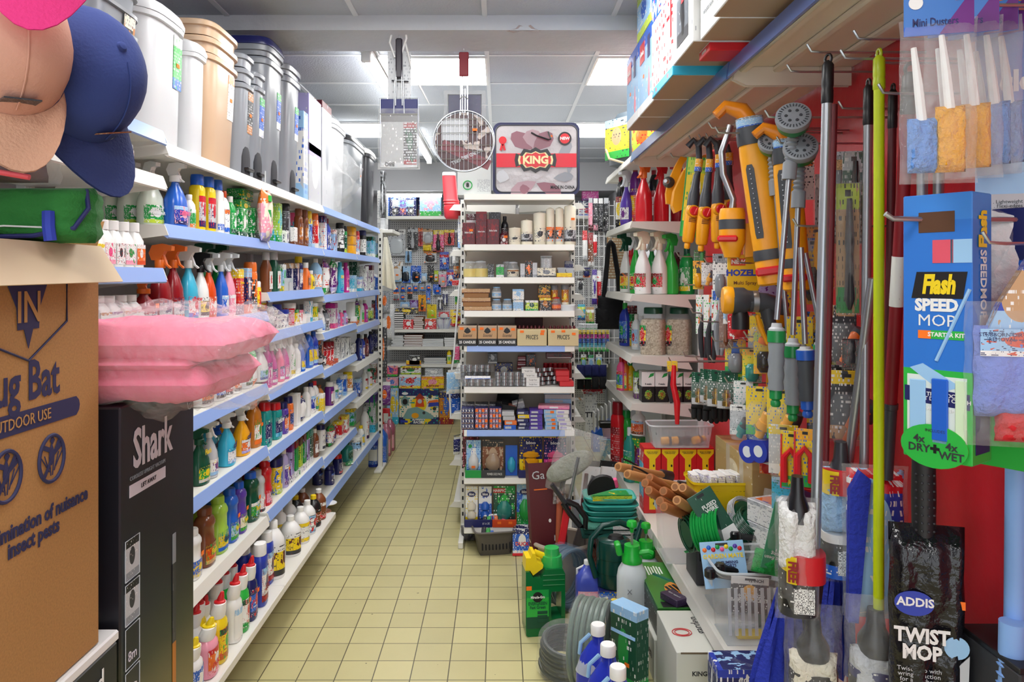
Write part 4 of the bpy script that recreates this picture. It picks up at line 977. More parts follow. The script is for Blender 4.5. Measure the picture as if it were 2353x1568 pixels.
def k_stack(t, w, d, h, col, cap, lab): ob('carton', box(w, d, h, .0015), lab or plastic(col), t)
P = 'second shelf of the candle unit'
frow(GY, 1.79, P, '''
1077 512 pk .074 .07 ma ma ma/ma/ma/dr/dr tShabbos_Candles:w:.2:.55 s | maroon candle carton
1106 508 pk .064 .07 ma ma ma/ma/ma/dr/dr tShabbos_Candles:w:.2:.55 | maroon candle carton
1133 504 pk .072 .07 ma ma ma/ma/ma/dr/dr tShabbos_Candles:w:.2:.55 | maroon candle carton
1083 492 pk .06 .06 dr ma w/dr/ma/w/w i.10 | dark red and white carton behind the maroon ones
1137 488 pk .07 .06 ma ma ch/ma/ch//gy i.10 | dim maroon carton behind the maroon ones
1160 497 bo .045 .045 bk bk ma/bk/bk// i.10 | dark glass wine bottle
1158 537 ca .05 .05 ma ma ma/dr/ma/w/w s | short maroon candle tin
1183 522 cd .074 .074 cr w cr/cr/cr/ch/gy | shortest cream pillar candle with grey label
1211 504 cd .070 .070 cr w lgy/ch/cr/ch/gy | second shortest cream pillar candle
1241 486 cd .076 .076 cr w cr/cr/cr/ch/gy | wide tall cream pillar candle with grey label
1265 476 cd .048 .048 cr w ch/lgy/o/or_/w | slim tall cream pillar candle
1286 475 cd .048 .048 cr w ch/lgy/o/or_/w | slim tall cream pillar candle
1311 469 cd .070 .070 cr w lgy/ch/cr/ch/gy s | tallest cream pillar candle at the right''')
t = thing('carton', 'small maroon carton lying on the middle maroon candle carton', 'box', ((1106-CX)*4.46/F, 4.50, 1.9215), 0, group=P); k_pack(t, .064, .07, .065, 'ma', 'ma', labm('ma/ma/dr/dr/dr'))
P = 'third shelf of the candle unit'
frow(GY, 1.597, P, '''
1080 600 ja .085 .085 hx1 cl - | yellow waxed candle jar with clear top
1104 599 ja .09 .09 hx1 cl - | yellow waxed candle jar with clear top
1128 607 pk .04 .04 ch ch ch/gy/ch// i.06 | dark grey carton behind the jars
1149 608 pk .046 .05 w w gg/w/lgy/g/gy | white freshener carton with green ring
1179 601 ja .075 .075 cr lgy cr/cr/am/ch/ch | cream candle jar with metal lid
1165 600 ja .07 .07 lgy cl - i.09 | frosted candle jar in the back
1201 606 pk .028 .07 lgy sl lgy/gy/lgy//w | silver glitter gift box, left half
1215 600 pk .04 .07 bk bk bk/ch/bk/or_/w | black dotted gift ribbon box
1229 604 pk .028 .07 lgy sl lgy/gy/lgy//w | silver glitter gift box, right half
1256 616 pk .11 .07 bg bg cr/ch/cr/gy/ch | grey slatted gift crate with white ribbon
1256 588 po .07 .05 lgy lgy lgy/gy/lgy//w i.05 u.03 | clear wrapped grey pouch above the crate
1292 615 tr .05 .06 lgy w - i.05 | grey planter tray with tiny flowers
1311 616 tr .05 .06 lgy w - i.05 | grey planter tray with tiny flowers
1307 600 pk .05 .03 n n n/n/gy//gy i.12 | navy card behind the planter trays
1297 628 pk .09 .04 y y y/am/y//am i.0 | flat yellow matches pack'''.replace('hx1', 'y'))
P = 'fourth shelf of the candle unit'
for k in range(5):
    x0, x1 = ((1066, 1130), (1064, 1128), (1062, 1127), (1066, 1123), (1061, 1126))[k]; z = 1.4006+.0262*k; t = thing('long_box', f'long tan box, {ORD[k]} up in the stack of five, {P}', 'box', (((x0+x1)/2-CX)*4.46/F, 4.52, z), 0, group='stack of long tan boxes')
    ob('carton', box((x1-x0)*4.46/F, .13, .0255, .002), PR('tn', 'br', 'tn', None, 'cr', amt=.36) if k % 2 == 0 else M(hx('9a6a3a'), .5), t)
frow(GY, 1.40, P, '''
1141 687 ja .062 .062 w lb lb/w/lb/lgy/ch | white and blue candle glass, lower left
1166 687 ja .062 .062 w lb lb/w/lb/lgy/ch | white and blue candle glass, second from left
1141 659 ja .058 .058 w lb lb/w/lb/lgy/ch u.075 | white and blue candle glass on top of another
1191 690 pk .062 .06 w lb lb/w/w/lb/gy | pale blue candle carton, lower of two
1191 665 pk .068 .06 w lb w/w/lb/lb/gy u.066 | pale blue candle carton, upper of two
1222 691 pk .076 .06 g w lm/g/w/dg/w | green and white candle carton
1253 685 pk .068 .06 bk bk bk/ch/y/am/w | black carton with orange glasses, lower of two
1251 655 pk .072 .06 bk bk bk/am/bk/am/y u.078 | black carton with orange glasses, upper of two
1274 656 tb .045 .045 am gy am/cr/am/y/w i.05 u.03 | amber candle tin, nearer the black cartons
1299 655 tb .045 .045 am gy am/cr/am/y/w i.05 u.03 | amber candle tin by the right upright
1279 683 ja .058 .058 dr r or_/dr/r// | red jar with dome lid
1306 701 tb .09 .06 cl cl - | clear plastic cup set''')
P = 'fifth shelf of the candle unit'
for i, (x0, x1, y0, y1) in enumerate(((1052, 1096, 750, 795), (1098, 1142, 751, 795), (1143, 1187, 750, 793))):
    a, b = at(x0, y1, 4.435), at(x1, y0, 4.435); t = thing('display_carton', f'open kraft carton of candles, {ORD[i]} from left, {P}', 'box', ((a.x+b.x)/2, 4.495, 1.1966), 0, group='kraft cartons of candles')
    w = b.x-a.x-.001; h = .118; ob('carton', box(w, .12, h, .002), PR('tn', 'bk', 'bg', None, 'bk', lz=.36, amt=.0), t); ob('candles', box(w*.94, .11, .006, .001), M(hx('3a2a20'), .7), t, (0, 0, h-.002))
    text(t, '25 CANDLES', .021, M('w'), (0, -.0612, h*.18), width=w*.86, bold=.03); text(t, 'Essential', .026, M('bk'), (0, -.0612, h*.52), shear=.3, width=w*.7)
    ob('flame_logo', lathe(((.3, 0), (1, .3), (.7, .7), (.1, 1)), .04, .001, .034, 2, 12), M('bk'), t, (0, -.0608, h*.62)); sticker(t, (-w*.3, -.061, h*.80)); sticker(t, (w*.32, -.061, h*.76))
for i, (x0, x1, y0) in enumerate(((1188, 1257, 757), (1259, 1330, 754))):
    a, b = at(x0, 795, 4.435), at(x1, y0, 4.435); t = thing('display_carton', f'cream open carton of candles with black lettering, {("left", "right")[i]} one, {P}', 'box', ((a.x+b.x)/2, 4.495, 1.1966), 0, group='cream cartons of candles')
    w = b.x-a.x-.002; h = .096; ob('carton', box(w, .12, h, .002), M(hx('d8c79a'), .6), t)
    for k in range(7): ob('candle', lathe(((1, 0), (1, .9), (.6, 1)), .019, .019, .11, 2, 10), M('ma', .4), t, ((k-3)*.0235, .02, .004))
    text(t, "PRICE'S", .036, M('bk'), (0, -.0612, h*.52), width=w*.5, bold=.01)
    for sx, sz in ((-.34, .8), (.34, .66), (.0 if i else .36, .82)): sticker(t, (sx*w, -.061, sz*h))
t = thing('candle_tray', 'dark red candle tray at the back above the cream cartons', 'tray', ((1215-CX)*4.7/F, 4.70, 1.1966)); ob('carton', box(.17, .08, .155, .002), M(hx('40181c'), .6), t); ob('lid', box(.175, .085, .01, .002), M('ma', .5), t, (0, 0, .155))
P = 'sixth candle unit shelf'; Z6 = .9536; SIL = M('sl', .25, .8)
TL = lathe(((.92, 0), (1, .06), (1, .8), (1.05, .84), (1.05, .92), (.9, .92), (.85, .7)), .036, .036, .02, 2, 14)
TLM = join([(TL, T(0, 0, k*.0205)) for k in range(2)], 'tl2')
for i, (px, y, z, nx, nz) in enumerate(((1093, 4.56, .075, 5, 1), (1098, 4.48, 0, 5, 1), (1093, 4.64, .0, 5, 2))):
    t = thing('tealight_bag', f'clear bag of silver tealights at the left, {("upper", "front lower", "rear lower")[i]} one, {P}', 'candles', ((px-CX)*y/F, y, Z6+z), 0, group='bags of tealights')
    for k in range(nx):
        for q in range(nz): ob('tealight', TLM, SIL, t, ((k-2)*.037, 0, q*.042+.002), (0, 0, 0))
    ob('film_bag', pillow(.225, .075, .052+.042*(nz-1), 40+i, wr=.08), film('w', .3), t, (0, 0, -.001)); 
    if i == 1: ob('label', box(.15, .001, .018, 0), PR('w', 'b', None, None, 'b'), t, (0, -.03, .048), (-.5, 0, 0))
t = thing('tealight_pack', f'row of five silver tealight stacks, {P}', 'candles', ((1174-CX)*4.5/F, 4.49, Z6))
for k in range(5): ob('tealight', join([(TL, T(0, 0, q*.0205)) for q in range(4)], 'tl4'), SIL, t, ((k-2)*.0385, 0, .001))
ob('film_bag', pillow(.205, .06, .088, 44), film('w', .2), t)
for k, (x0, x1) in enumerate(((1209, 1240), (1209, 1240), (1203, 1234), (1199, 1230))):
    t = thing('tealight_carton', f'white tealight carton with black lettering, {ORD[k]} up in its stack, {P}', 'candles', (((x0+x1)/2-CX)*4.48/F, 4.53, Z6+.0262*k), 0, group='white tealight cartons'); w = (x1-x0)*4.48/F
    ob('carton', box(w, .12, .0255, .001), M('w', .6), t); text(t, 'Tea Light 10 pcs', .012, M('bk'), (0, -.0605, .0128), width=w*.8)
    for q in range(3): ob('tealight', TL, SIL, t, (w/2+.02+.037*q, .02*q, .002))
for k, (x0, x1) in enumerate(((1286, 1318), (1278, 1308), (1277, 1308))):
    t = thing('candle_carton', f'bright red candle carton, {ORD[k]} up in its stack, {P}', 'candles', (((x0+x1)/2-CX)*4.48/F, 4.54, Z6+.0312*k), 0, group='red candle cartons'); w = (x1-x0)*4.48/F; ob('carton', box(w, .14, .0305, .002), plastic('r', .35), t); ob('chequer_band', box(w*1.005, .03, .0306, 0), PR('r', 'w', 'w', None, 'w', amt=.5), t, (0, .055, 0))
for (x0, y0, x1, y1, yy, col, l, lab) in ((1138, 828, 1178, 862, 4.62, 'n', 'navy tealight carton with two white candles pictured', PR('n', 'n', None, 'lgy', 'y', amt=.4)), (1190, 820, 1208, 830, 4.66, 'dr', 'small dark red carton, top of three at the back', None), (1189, 831, 1208, 841, 4.66, 'dr', 'small dark red carton, middle of three at the back', None), (1188, 842, 1208, 850, 4.66, 'dr', 'small dark red carton, bottom of three at the back', None),
                                     (1209, 815, 1231, 848, 4.66, 'ch', 'dark carton with gold panel at the back', PR('ch', 'ch', None, 'or_', 'gy', rad=.12)), (1121, 812, 1143, 836, 4.62, 'ch', 'tilted dark carton with silver swirl', PR('ch', 'gy', None, 'lgy', 'gy')), (1255, 811, 1315, 825, 4.66, 'ma', 'long glossy maroon carton, upper right at the back', PR('ma', 'ma', None, 'bk', 'dr'))):
    a, b = at(x0, y1, yy), at(x1, y0, yy); t = thing('candle_carton', f'{l}, {P}', 'box', ((a.x+b.x)/2, yy+.03, a.z if l[0] != 'n' else Z6+.03), 0, group=P)
    if 'top of' in l: pass
    ob('carton', box(b.x-a.x, .06, b.z-a.z, .002), lab or plastic(col), t); ob('end_flap', box((b.x-a.x)*.9, .001, .006, 0), M('w', .6), t, (0, -.0305, .004))
for k in range(6):
    t = thing('votive_candle', f'dark red glass votive candle, {ORD[k]} from left behind the red cartons', 'candle', ((1254+11*k-CX)*4.68/F, 4.70, Z6), 0, group='dark red votive candles'); ob('glass', lathe(((.8, 0), (1, .1), (1, 1), (.9, 1)), .03, .03, .11, 2, 14), plastic('dr', .12), t); ob('wax', lathe(((1, 0), (1, 1)), .026, .026, .005, 2, 10), M('r'), t, (0, 0, .108))
P = 'seventh candle unit shelf'; Z7 = .7006
for i, (x0, x1, cols, st) in enumerate(((1060, 1090, ('n', 'br', 'n', 'w'), 0), (1091, 1122, ('pu', 'n', 'r', 'w'), 9), (1124, 1153, ('pu', 'n', 'r', 'w'), 7))):
    w = (x1-x0)*4.46/F-.002; t = thing('dispenser_box', f'open dispenser box of small packets, {ORD[i]} from left, {P}', 'box', (((x0+x1)/2-CX)*4.46/F, 4.51, Z7), 0, group='dispenser boxes')
    ob('carton', box(w, .10, .13, .002), M('n', .5), t); ob('striped_lid', box(w, .03, .022, .001), PR('ch', 'lgy', 'ch', None, 'w', amt=.5), t, (0, .02, .128), (.5, 0, 0))
    for r in range(4):
        for q in range(4):
            p = ob('packet', box(w*.21, .02, .028, .001), PR(*cols), t, ((q-1.5)*w*.24, -.046, .006+r*.0305)); 
            if st and (r*5+q*3+i) % 7 < 3: ob('price_sticker', box(w*.2, .001, .015, 0), M('or_', .6), p, (0, -.0106, .008), label='orange price sticker')
def stack(px, n, w, hh, cols, desc, y=4.50, d=.12, z0=Z7, place=P, stick=()):
    for k in range(n):
        t = thing('incense_box', f'{desc}, {ORD[k]} up in its stack, {place}', 'box', ((px-CX+random.uniform(-2, 2)+(3 if k < 2 else 0))*4.47/F, y+random.uniform(-.005, .005)+.02, z0+k*(hh+.0006)), random.uniform(-.05, .05), group=desc+' stack')
        cc = cols[k % len(cols)]; ob('carton', box(w, d, hh, .0015), PR(cc, ink='w', amt=.33) if cc not in ('w',) else M('w', .5), t); ob('end_print', box(w*.5, .0008, hh*.5, 0), M('lgy' if cc != 'w' else 'lv'), t, (-.01, -d/2-.0006, hh*.25))
        if k in stick: sticker(t, (.012, -d/2-.0012, hh*.2))
stack(1169, 4, .072, .0265, ('b', 'o', 'lgy', 'lgy'), 'mixed silver and rainbow incense box'); stack(1201, 5, .070, .0215, ('n', 'n', 'n', 'y', 'n'), 'navy incense box'); stack(1231, 5, .078, .0225, ('v',), 'purple incense box')
stack(1264, 5, .074, .0225, ('lb',), 'light blue incense box', stick=(0, 1, 2, 4)); stack(1293, 5, .076, .0225, ('w',), 'white incense box'); stack(1283, 3, .16, .028, ('lb', 'lgy'), 'long grey blue box at the back', y=4.64, z0=.83); 
t = thing('storage_carton', 'grey blue base carton under the long boxes at the back', 'box', ((1283-CX)*4.66/F, 4.66, Z7)); ob('carton', box(.15, .10, .128, .002), M(hx('6a74a0'), .6), t); ob('tape', box(.03, .101, .001, 0), M('lgy'), t, (0, 0, .128))
t = thing('incense_box', 'long pink box lying aslant across the light blue and white stacks', 'box', ((1275-CX)*4.46/F, 4.53, Z7+.1165), -.1, group=P); ob('carton', box(.185, .10, .02, .0015), PR('pk', 'mg', None, None, 'mg'), t); ob('end_print', box(.05, .0008, .01, 0), M('w'), t, (0, -.0506, .005))
t = thing('open_box', 'black empty display box tipped over on the mixed incense stack', 'box', ((1162-CX)*4.5/F, 4.56, Z7+.118), 0, rot=(.35, .22, 0)); k_tray(t, .13, .10, .075, 'bk', 'bk', None); ob('loose_packet', box(.045, .03, .03, .002), M(hx('8a4a3a'), .5), t, (.035, -.02, .004))
t = thing('grey_packet', 'grey packet leaning on the navy incense stack', 'box', ((1194-CX)*4.5/F, 4.56, Z7+.112), 0, rot=(.2, -.25, 0)); k_pack(t, .07, .05, .045, 'lgy', 'lgy', labm('lgy/gy/w//gy'))
P = 'eighth shelf of the candle unit'
def holder(t, w, d, h, col, txt=None):
    ob('display_tray', box(w, .006, h, .001), plastic(col, .5), t, (0, -d/2-.006, 0)); 
    for e in (-1, 1): ob('tray_side', box(.003, d, h*1.3, .001), plastic(col, .5), t, (e*w/2, 0, 0))
    if txt: text(t, txt, h*.42, M('w'), (w*.08, -d/2-.0098, h*.5), width=w*.62)
def blister(label, x0, y0, x1, y1, Y, z, mat, blob, tray, txt=None, name='blister_pack', grp=None, tw=None, nb=1):
    a, b = at(x0, y1, Y), at(x1, y0, Y); w, h = b.x-a.x, b.z-z
    t = thing(name, label, 'pack', ((a.x+b.x)/2, Y+.05, z+.0006), 0, group=grp)
    ob('card', box(w*.96, .003, h, .001), mat, t, (0, .0, 0))
    for k in range(nb):
        ob('blister', lathe(((.3, 0), (1, .25), (1, .7), (.4, 1)), w*.66/(1 if nb == 1 else 1), .035, h*.5/nb, 2.6, 18), M(blob, .12, 0, .75), t, (0, -.008, h*.12+k*h*.42/nb*1.1))
    if txt: ob('logo_badge', lathe(((1, 0), (1, 1)), w*.62, h*.14, .002, 2, 24), M('n', .3), t, (0, -.0032, h*.80), (math.pi/2, 0, 0)); text(t, txt, h*.10, M('w'), (0, -.0058, h*.80), width=w*.5, bold=.03)
    if tray: holder(t, w*1.05, .10, .045, tray, tw)
    return t
def hook_card(): pass
t = blister('blue and white freshener pack in a green tray, '+P, 1070, 1016, 1105, 1098, GY, .42, PR('lb', 'w', 'lb', 'w', 'b', lz=.1), 'w', 'g'); sticker(t, (.0, -.03, .05)); ob('emblem', lathe(((1, 0), (1, 1)), .022, .022, .002, 2, 18), M('g'), t, (-.02, -.004, .175), (math.pi/2, 0, 0))
t = blister('brown clear blister freshener in a dark tray, '+P, 1107, 1015, 1158, 1098, GY, .42, PR('br', 'ch', 'bk', 'bg', 'bg'), 'bg', 'ch', None, tw='POWER 5 ECO PACK'); sticker(t, (-.02, -.058, .02))
t = blister('blue shrink wrapped toilet block pack, '+P, 1161, 1028, 1190, 1090, GY, .42, M('b', .4, 0, .9), 'aq', None)
t = blister('value pack of yellow and navy toilet blocks, '+P, 1193, 1003, 1248, 1098, GY, .42, PR('n', 'y', 'y', None, 'y', lz=.4, hz=.93), 'yo', 'n', 'bloo', nb=3, tw="There's"); text(t, 'VALUE PACK', .014, M('bk'), (0, -.002, .236)); sticker(t, (-.045, -.058, .02))
t = blister('value pack of pink and navy toilet blocks, '+P, 1250, 1004, 1304, 1098, GY, .42, PR('n', 'mg', 'y', None, 'pk', lz=.4, hz=.93), 'hp', 'n', 'bloo', nb=3); text(t, 'VALUE PACK', .014, M('bk'), (0, -.002, .236))
t = thing('maroon_box', 'maroon patterned box at the back above the freshener pack', 'box', ((1082-CX)*4.7/F, 4.72, .4206)); k_pack(t, .10, .06, .25, 'ma', 'ma', labm('ma/ma/dr/dr/pk'))
P = 'lowest shelf of the candle unit'
blister('yellow and white round toilet block pack in navy tray, '+P, 1068, 1124, 1098, 1212, GY, .13, PR('w', 'y', 'w', None, 'y'), 'cr', 'n', 'bloo', nb=2)
blister('blue round toilet block pack in navy tray, '+P, 1099, 1124, 1130, 1212, GY, .13, PR('b', 'n', 'w', None, 'w', hz=.55), 'b', 'n', 'bloo', nb=2, tw='#1 in UK')
t = blister('green winter toilet block pack in red tray, '+P, 1133, 1123, 1185, 1212, GY, .13, PR('dg', 'ch', 'g', 'gg', 'w'), 'te', 'do', None); text(t, 'HARPIC', .022, M('w'), (-.03, -.003, .20), bold=.03); sticker(t, (-.03, -.06, .02)); sticker(t, (.035, -.06, .02)); ob('logo_badge', box(.07, .001, .028, .004), M('r'), t, (-.03, -.0016, .186))
blister('blue toilet block pack beside the red tray, '+P, 1187, 1117, 1228, 1212, GY, .13, PR('b', 'g', 'lb', 'lb', 'w', lz=.3), 'gg', None, 'bloo')
# floor level at the unit
bs = thing('plastic_basket', 'grey slotted basket of packets on the floor under the candle unit', 'basket', (at(1135, 1280, 4.38).x, 4.42, .0008), .18)
ob('body', lathe(((.78, 0), (.80, .03), (1, 1)), .235, .17, .135, 6, 28, cap=False), M(hx('55504c'), .5), bs); ob('floor', box(.18, .13, .004, 0), M(hx('55504c'), .5), bs, (0, 0, .002)); ob('rim', tube([(x, y, .135) for x, y in ring(28, .122, .089, 6)], .006, 8, True), M(hx('6a6560'), .5), bs)
ob('slots', join([(box(.008, .004, .07, 0), T((k-4)*.02, -.079, .035, -.17)) for k in range(9)]), M('bk', .9), bs)
for i, (x, col, l) in enumerate(((-.08, 'ch', 'dark grey'), (-.045, 'gg', 'lime green'), (-.015, 'b', 'blue'), (.02, 'o', 'orange'), (.055, 'dg', 'dark green'), (.09, 'hp', 'pink'))):
    p = Vector(bs.location)+Matrix.Rotation(.18, 3, 'Z') @ Vector((x*.85, .0, .05)); t = thing('slim_packet', f'{l} slim packet leaning in the grey floor basket', 'packet', p, rot=(-.5, .0, .1*(i-2)), group='packets in the grey basket'); ob('packet', box(.026, .02, .15, .004), PR(col, 'bk', None, None, 'w', amt=.35), t); ob('tip', box(.02, .016, .012, .003), M('w'), t, (0, 0, .149))
for i, (px, py0, py1, y) in enumerate(((1200, 1229, 1284, 4.35), (1207, 1224, 1275, 4.42))):
    a = at(px, py1, y); t = thing('toilet_block_pack', f'blue toilet block pack on the floor by the bin, {("front", "rear")[i]} one', 'pack', (a.x, y, .0008), 0, rot=(-.12, 0, 0), group='floor toilet block packs'); ob('card', box(.11, .018, .15, .002), PR('b', 'lb', 'n', 'w', 'w'), t); ob('base_strip', box(.112, .03, .014, .001), M('r'), t); text(t, 'DUCK', .028, M('r'), (0, -.0102, .065), bold=.03)
t = thing('dark_pack', 'dark wrapped bundle on the floor at the left foot of the candle unit', 'pack', (at(1078, 1262, 4.6).x, 4.6, .0008)); ob('bundle', pillow(.10, .09, .09, 66), M(hx('2a2632'), .4), t); ob('film_wrap', pillow(.115, .1, .1, 67), film('w', .25), t)
# things on top of the unit
kb = thing('duvet_bag', 'big clear fronted bag of bedding with red KING band standing on the candle unit'.replace(' KING', ''), 'bedding bag', (at(1233, 443, 4.47).x, 4.60, 2.0868), 0)
NV = M(hx('23264f'), .3)
def rrect(w, h, r, n=6): return [(sx*(w/2-r)+r*math.cos(a0+q*math.pi/2/n), sz*(h/2-r)+r*math.sin(a0+q*math.pi/2/n)) for sx, sz, a0 in ((1, 1, 0), (-1, 1, math.pi/2), (-1, -1, math.pi), (1, -1, 1.5*math.pi)) for q in range(n+1)]
KW, KH = .515, .432
ob('bag', prism(rrect(KW, KH, .045), .2, 'xz'), NV, kb, (0, 0, KH/2)); ob('printed_front', prism(rrect(KW-.035, KH-.04, .04), .012, 'xz'), M(hx('b9b6b8'), .25, bump=.5, bs=14), kb, (0, -.1, KH/2))
ob('piping', tube([(x, 0, z) for x, z in rrect(KW-.03, KH-.035, .042)], .004, 6, True), M('ch', .3), kb, (0, -.105, KH/2))
def petal(cx, cz, a, L_, wd, col, k, nm='flower_print'):
    o = [(math.cos(a)*L_*s-math.sin(a)*wd*w_, math.sin(a)*L_*s+math.cos(a)*wd*w_) for s, w_ in ((0, 0), (.25, .6), (.6, 1), (.9, .6), (1, 0), (.9, -.6), (.6, -1), (.25, -.6))]
    ob(nm, prism(o, .0006, 'xz'), M(col, .3), kb, (cx, -.1068-.0002*k, cz))
MAU = hx('8a5a66'); MAL = hx('a88a92')
for k, (cx, cz, a, L_, wd, col) in enumerate(((-.02, .27, 2.5, .16, .05, MAU), (-.02, .28, 1.6, .11, .06, MAL), (-.02, .27, .7, .15, .05, MAU), (.12, .20, .9, .14, .03, 'gy'), (.12, .2, .3, .12, .025, 'lgy'), (.0, .07, -.4, .16, .04, MAU), (.0, .08, 3.6, .17, .045, MAL), (.10, .10, .1, .12, .03, 'gy'), (-.16, .10, 2.9, .08, .04, 'lgy'), (-.04, .04, 3.3, .06, .03, MAU), (.19, .12, 1.4, .12, .02, 'gy'))): petal(cx, cz, a, L_, wd, col, k)
ob('red_band', box(KW-.04, .001, .082, 0), M(hx('d61f33'), .35), kb, (0, -.1096, .165)); 
emb = [(-.16, 0), (-.15, .045), (-.12, .035), (-.09, .075), (-.04, .065), (0, .085), (.04, .065), (.09, .075), (.12, .035), (.15, .045), (.16, 0)]; emb = emb+[(x, -z) for x, z in reversed(emb[1:-1])]
for s, col, k, nm in ((1.0, 'bk', 0, 'scroll_plate'), (.84, hx('e8d9a0'), 1, 'cream_frame'), (.74, 'r', 2, 'red_plate')): ob(nm, prism([(x*s*.78, z*s*(.74 if k else .9)) for x, z in emb], .0012, 'xz', bev=0), M(col, .35), kb, (-.005, -.1104-.0008*k, .212-.005))
text(kb, 'KING', .062, M(hx('f2e2a8'), .4), (-.005, -.1132, .206), bold=.045, sx=1.02)
for r_, col, k in ((.040, 'bk', 0), (.030, 'r', 1)): ob('badge', lathe(((1, 0), (1, 1)), r_*2, r_*2, .0012, 2, 28), M(col, .35), kb, (.168, -.1098-.0009*k, .335), (math.pi/2, 0, 0))
text(kb, 'NEW', .024, M('w'), (.168, -.1126, .335), bold=.04); text(kb, 'MADE IN CHINA', .027, M('bk'), (.155, -.1112, .045), width=.14, bold=.03)
ob('badge', lathe(((1, 0), (1, 1)), .046, .046, .0015, 2, 20), M('r', .4), kb, (-.20, -.1085, .325), (math.pi/2, 0, 0)); ob('ribbon_tail', join([(box(.014, .0012, .05, 0), T(-.012, 0, -.05, 0, .25)), (box(.014, .0012, .05, 0), T(.012, 0, -.05, 0, -.25))]), M('r', .4), kb, (-.20, -.1085, .315))
ob('carry_handle', tube([(-.03, -.11, .37), (.0, -.125, .35), (.07, -.13, .325), (.085, -.125, .33), (.07, -.11, .375)], .005, 8), M('bk', .4), kb); sticker(kb, (.085, -.108, .345), .02, .01)
bx8 = thing('bin_carton', 'white carton marked 8 litres behind the round grill on the candle unit', 'box', (at(1090, 443, 4.5).x, 4.58, 2.0868)); ob('carton', box(.20, .15, .26, .002), M(hx('cdd2d0'), .5), bx8); text(bx8, '8', .035, M('bk'), (-.04, -.0765, .06), bold=.04); ob('green_ring', tube([(math.cos(q*math.pi/12)*.026, 0, math.sin(q*math.pi/12)*.026) for q in range(24)], .003, 6, True), M('g'), bx8, (-.04, -.0755, .06)); text(bx8, 'Litre', .008, M('bk'), (-.04, -.0765, .038)); text(bx8, '8L', .045, M('ch'), (.05, -.0765, .19)); ob('small_print', box(.075, .0006, .075, 0), PR(hx('cdd2d0'), ink='gy', amt=.5), bx8, (.055, -.0756, .02))
rf = thing('red_spout_bin', 'tall red plastic container with ribbed foot hung left of the candle unit', 'container', (at(1040, 505, 4.97).x, 5.02, 2.09-.105))
ob('body', lathe(((.80, 0), (1, .05), (.98, .28, 0, -.05), (.86, .30, 0, -.06), (.96, .33, 0, -.08), (.86, .36, 0, -.09), (.96, .39, 0, -.1), (.84, .43, 0, -.12), (.8, .92, 0, -.22), (.76, .95, 0, -.22)), .115, .1, .30, 3.4, 26), plastic(hx('d83a44'), .4), rf); ob('lid', lathe(((1, 0), (1, .8), (.9, 1)), .09, .085, .022, 3.4, 24), plastic('w'), rf, (-.026, 0, .285))
ct = thing('clear_tub', 'clear lidded storage tub behind the bedding bag', 'tub', (at(1215, 280, 4.75).x, 4.80, 2.0868)); ob('body', box(.24, .13, .40, .01), M('cl', .1, 0, .35), ct); ob('lid', box(.26, .14, .025, .006), M('cl', .1, 0, .5), ct, (0, 0, .40)); ob('clip', box(.06, .02, .025, .004), M('gy'), ct, (.06, -.075, .41))
# hanging grills
gr = thing('barbecue_grill', 'oblong wire grill with printed card in film hung upside down from the beam', 'grill', tuple(at(917, 388, 3.60))); GW = .182; GH = .345
ob('card', box(.172, .003, .255, 0), PR(hx('a9abad'), 'lgy', hx('6a6a6e'), None, 'w', lz=.1, hz=.86, amt=.36), gr, (0, .004, .004)); ob('card_photo', box(.062, .001, .20, 0), PR('ch', 'dr', 'dr', 'dg', 'lgy', lz=.12, hz=.86, amt=.5), gr, (.052, .0018, .02)); ob('top_cloth', box(.176, .008, .07, .004), M('n', .5), gr, (0, .004, .262))
text(gr, 'BBQ', .024, M('ch'), (-.045, .0012, .022), (math.pi/2, math.pi, 0), bold=.03); ob('film_wrap', pillow(.20, .03, .29, 71, wr=.1), film('w', .3), gr, (0, -.004, -.004))
wf = [(-.09, 0, .005), (.09, 0, .005), (.09, 0, .335), (-.09, 0, .335)]; ob('wire_frame', join([(tube(wf, .003, 6, True), T()), (tube([(-.09, 0, .26), (.09, 0, .26)], .004, 6), T()), (tube([(-.025, 0, .26), (-.02, 0, .42), (.02, 0, .42), (.025, 0, .26)], .003, 6), T()), (tube([(-.016, -.004, .30), (-.012, -.004, .47), (.012, -.004, .47), (.016, -.004, .30)], .003, 6), T())]), METAL(), gr)
ob('handle', box(.032, .02, .19, .006), M(hx('2a2430'), .4), gr, (0, 0, .43)); ob('handle_card', box(.11, .002, .25, 0), PR('lgy', ink='gy', amt=.4), gr, (0, .012, .31)); ob('clip_bar', tube([(-.035, 0, .42), (.045, 0, .415)], .003, 6), M('ch'), gr)
ob('hanging_strap', tube([(-.02, 0, .53), (-.045, 0, .60), (-.012, .0, .74), (.02, 0, .74), (.035, 0, .62), (.012, 0, .55), (-.004, 0, .47)], .005, 6), M('w', .4), gr); ob('loose_strap', tube([(.03, 0, .60), (.06, 0, .48), (.10, -.01, .39), (.145, -.01, .305)], [.005, .006, .006, .002], 6), M('w', .3, 0, .8), gr); ob('chain', tube([(0, 0, .62), (.004, 0, .68), (-.003, 0, .72), (0, -.0, .755)], .002, 6), METAL(), gr)
rg = thing('barbecue_grill', 'round wire grill with red wooden handle hung from the beam over the aisle', 'grill', tuple(at(1066, 325, 3.78))); R0 = .152
wires = [(tube([(math.cos(q*math.pi/24)*r_, 0, math.sin(q*math.pi/24)*r_) for q in range(48)], .003, 6, True), T(0, y, 0)) for r_, y in ((R0, 0), (R0-.006, .012), (R0, -.012))]
for k in range(-6, 7):
    x = k*.022; L_ = math.sqrt(R0*R0-x*x); wires += [(tube([(x, -.008, -L_), (x, -.008, L_)], .0014, 5), T())]
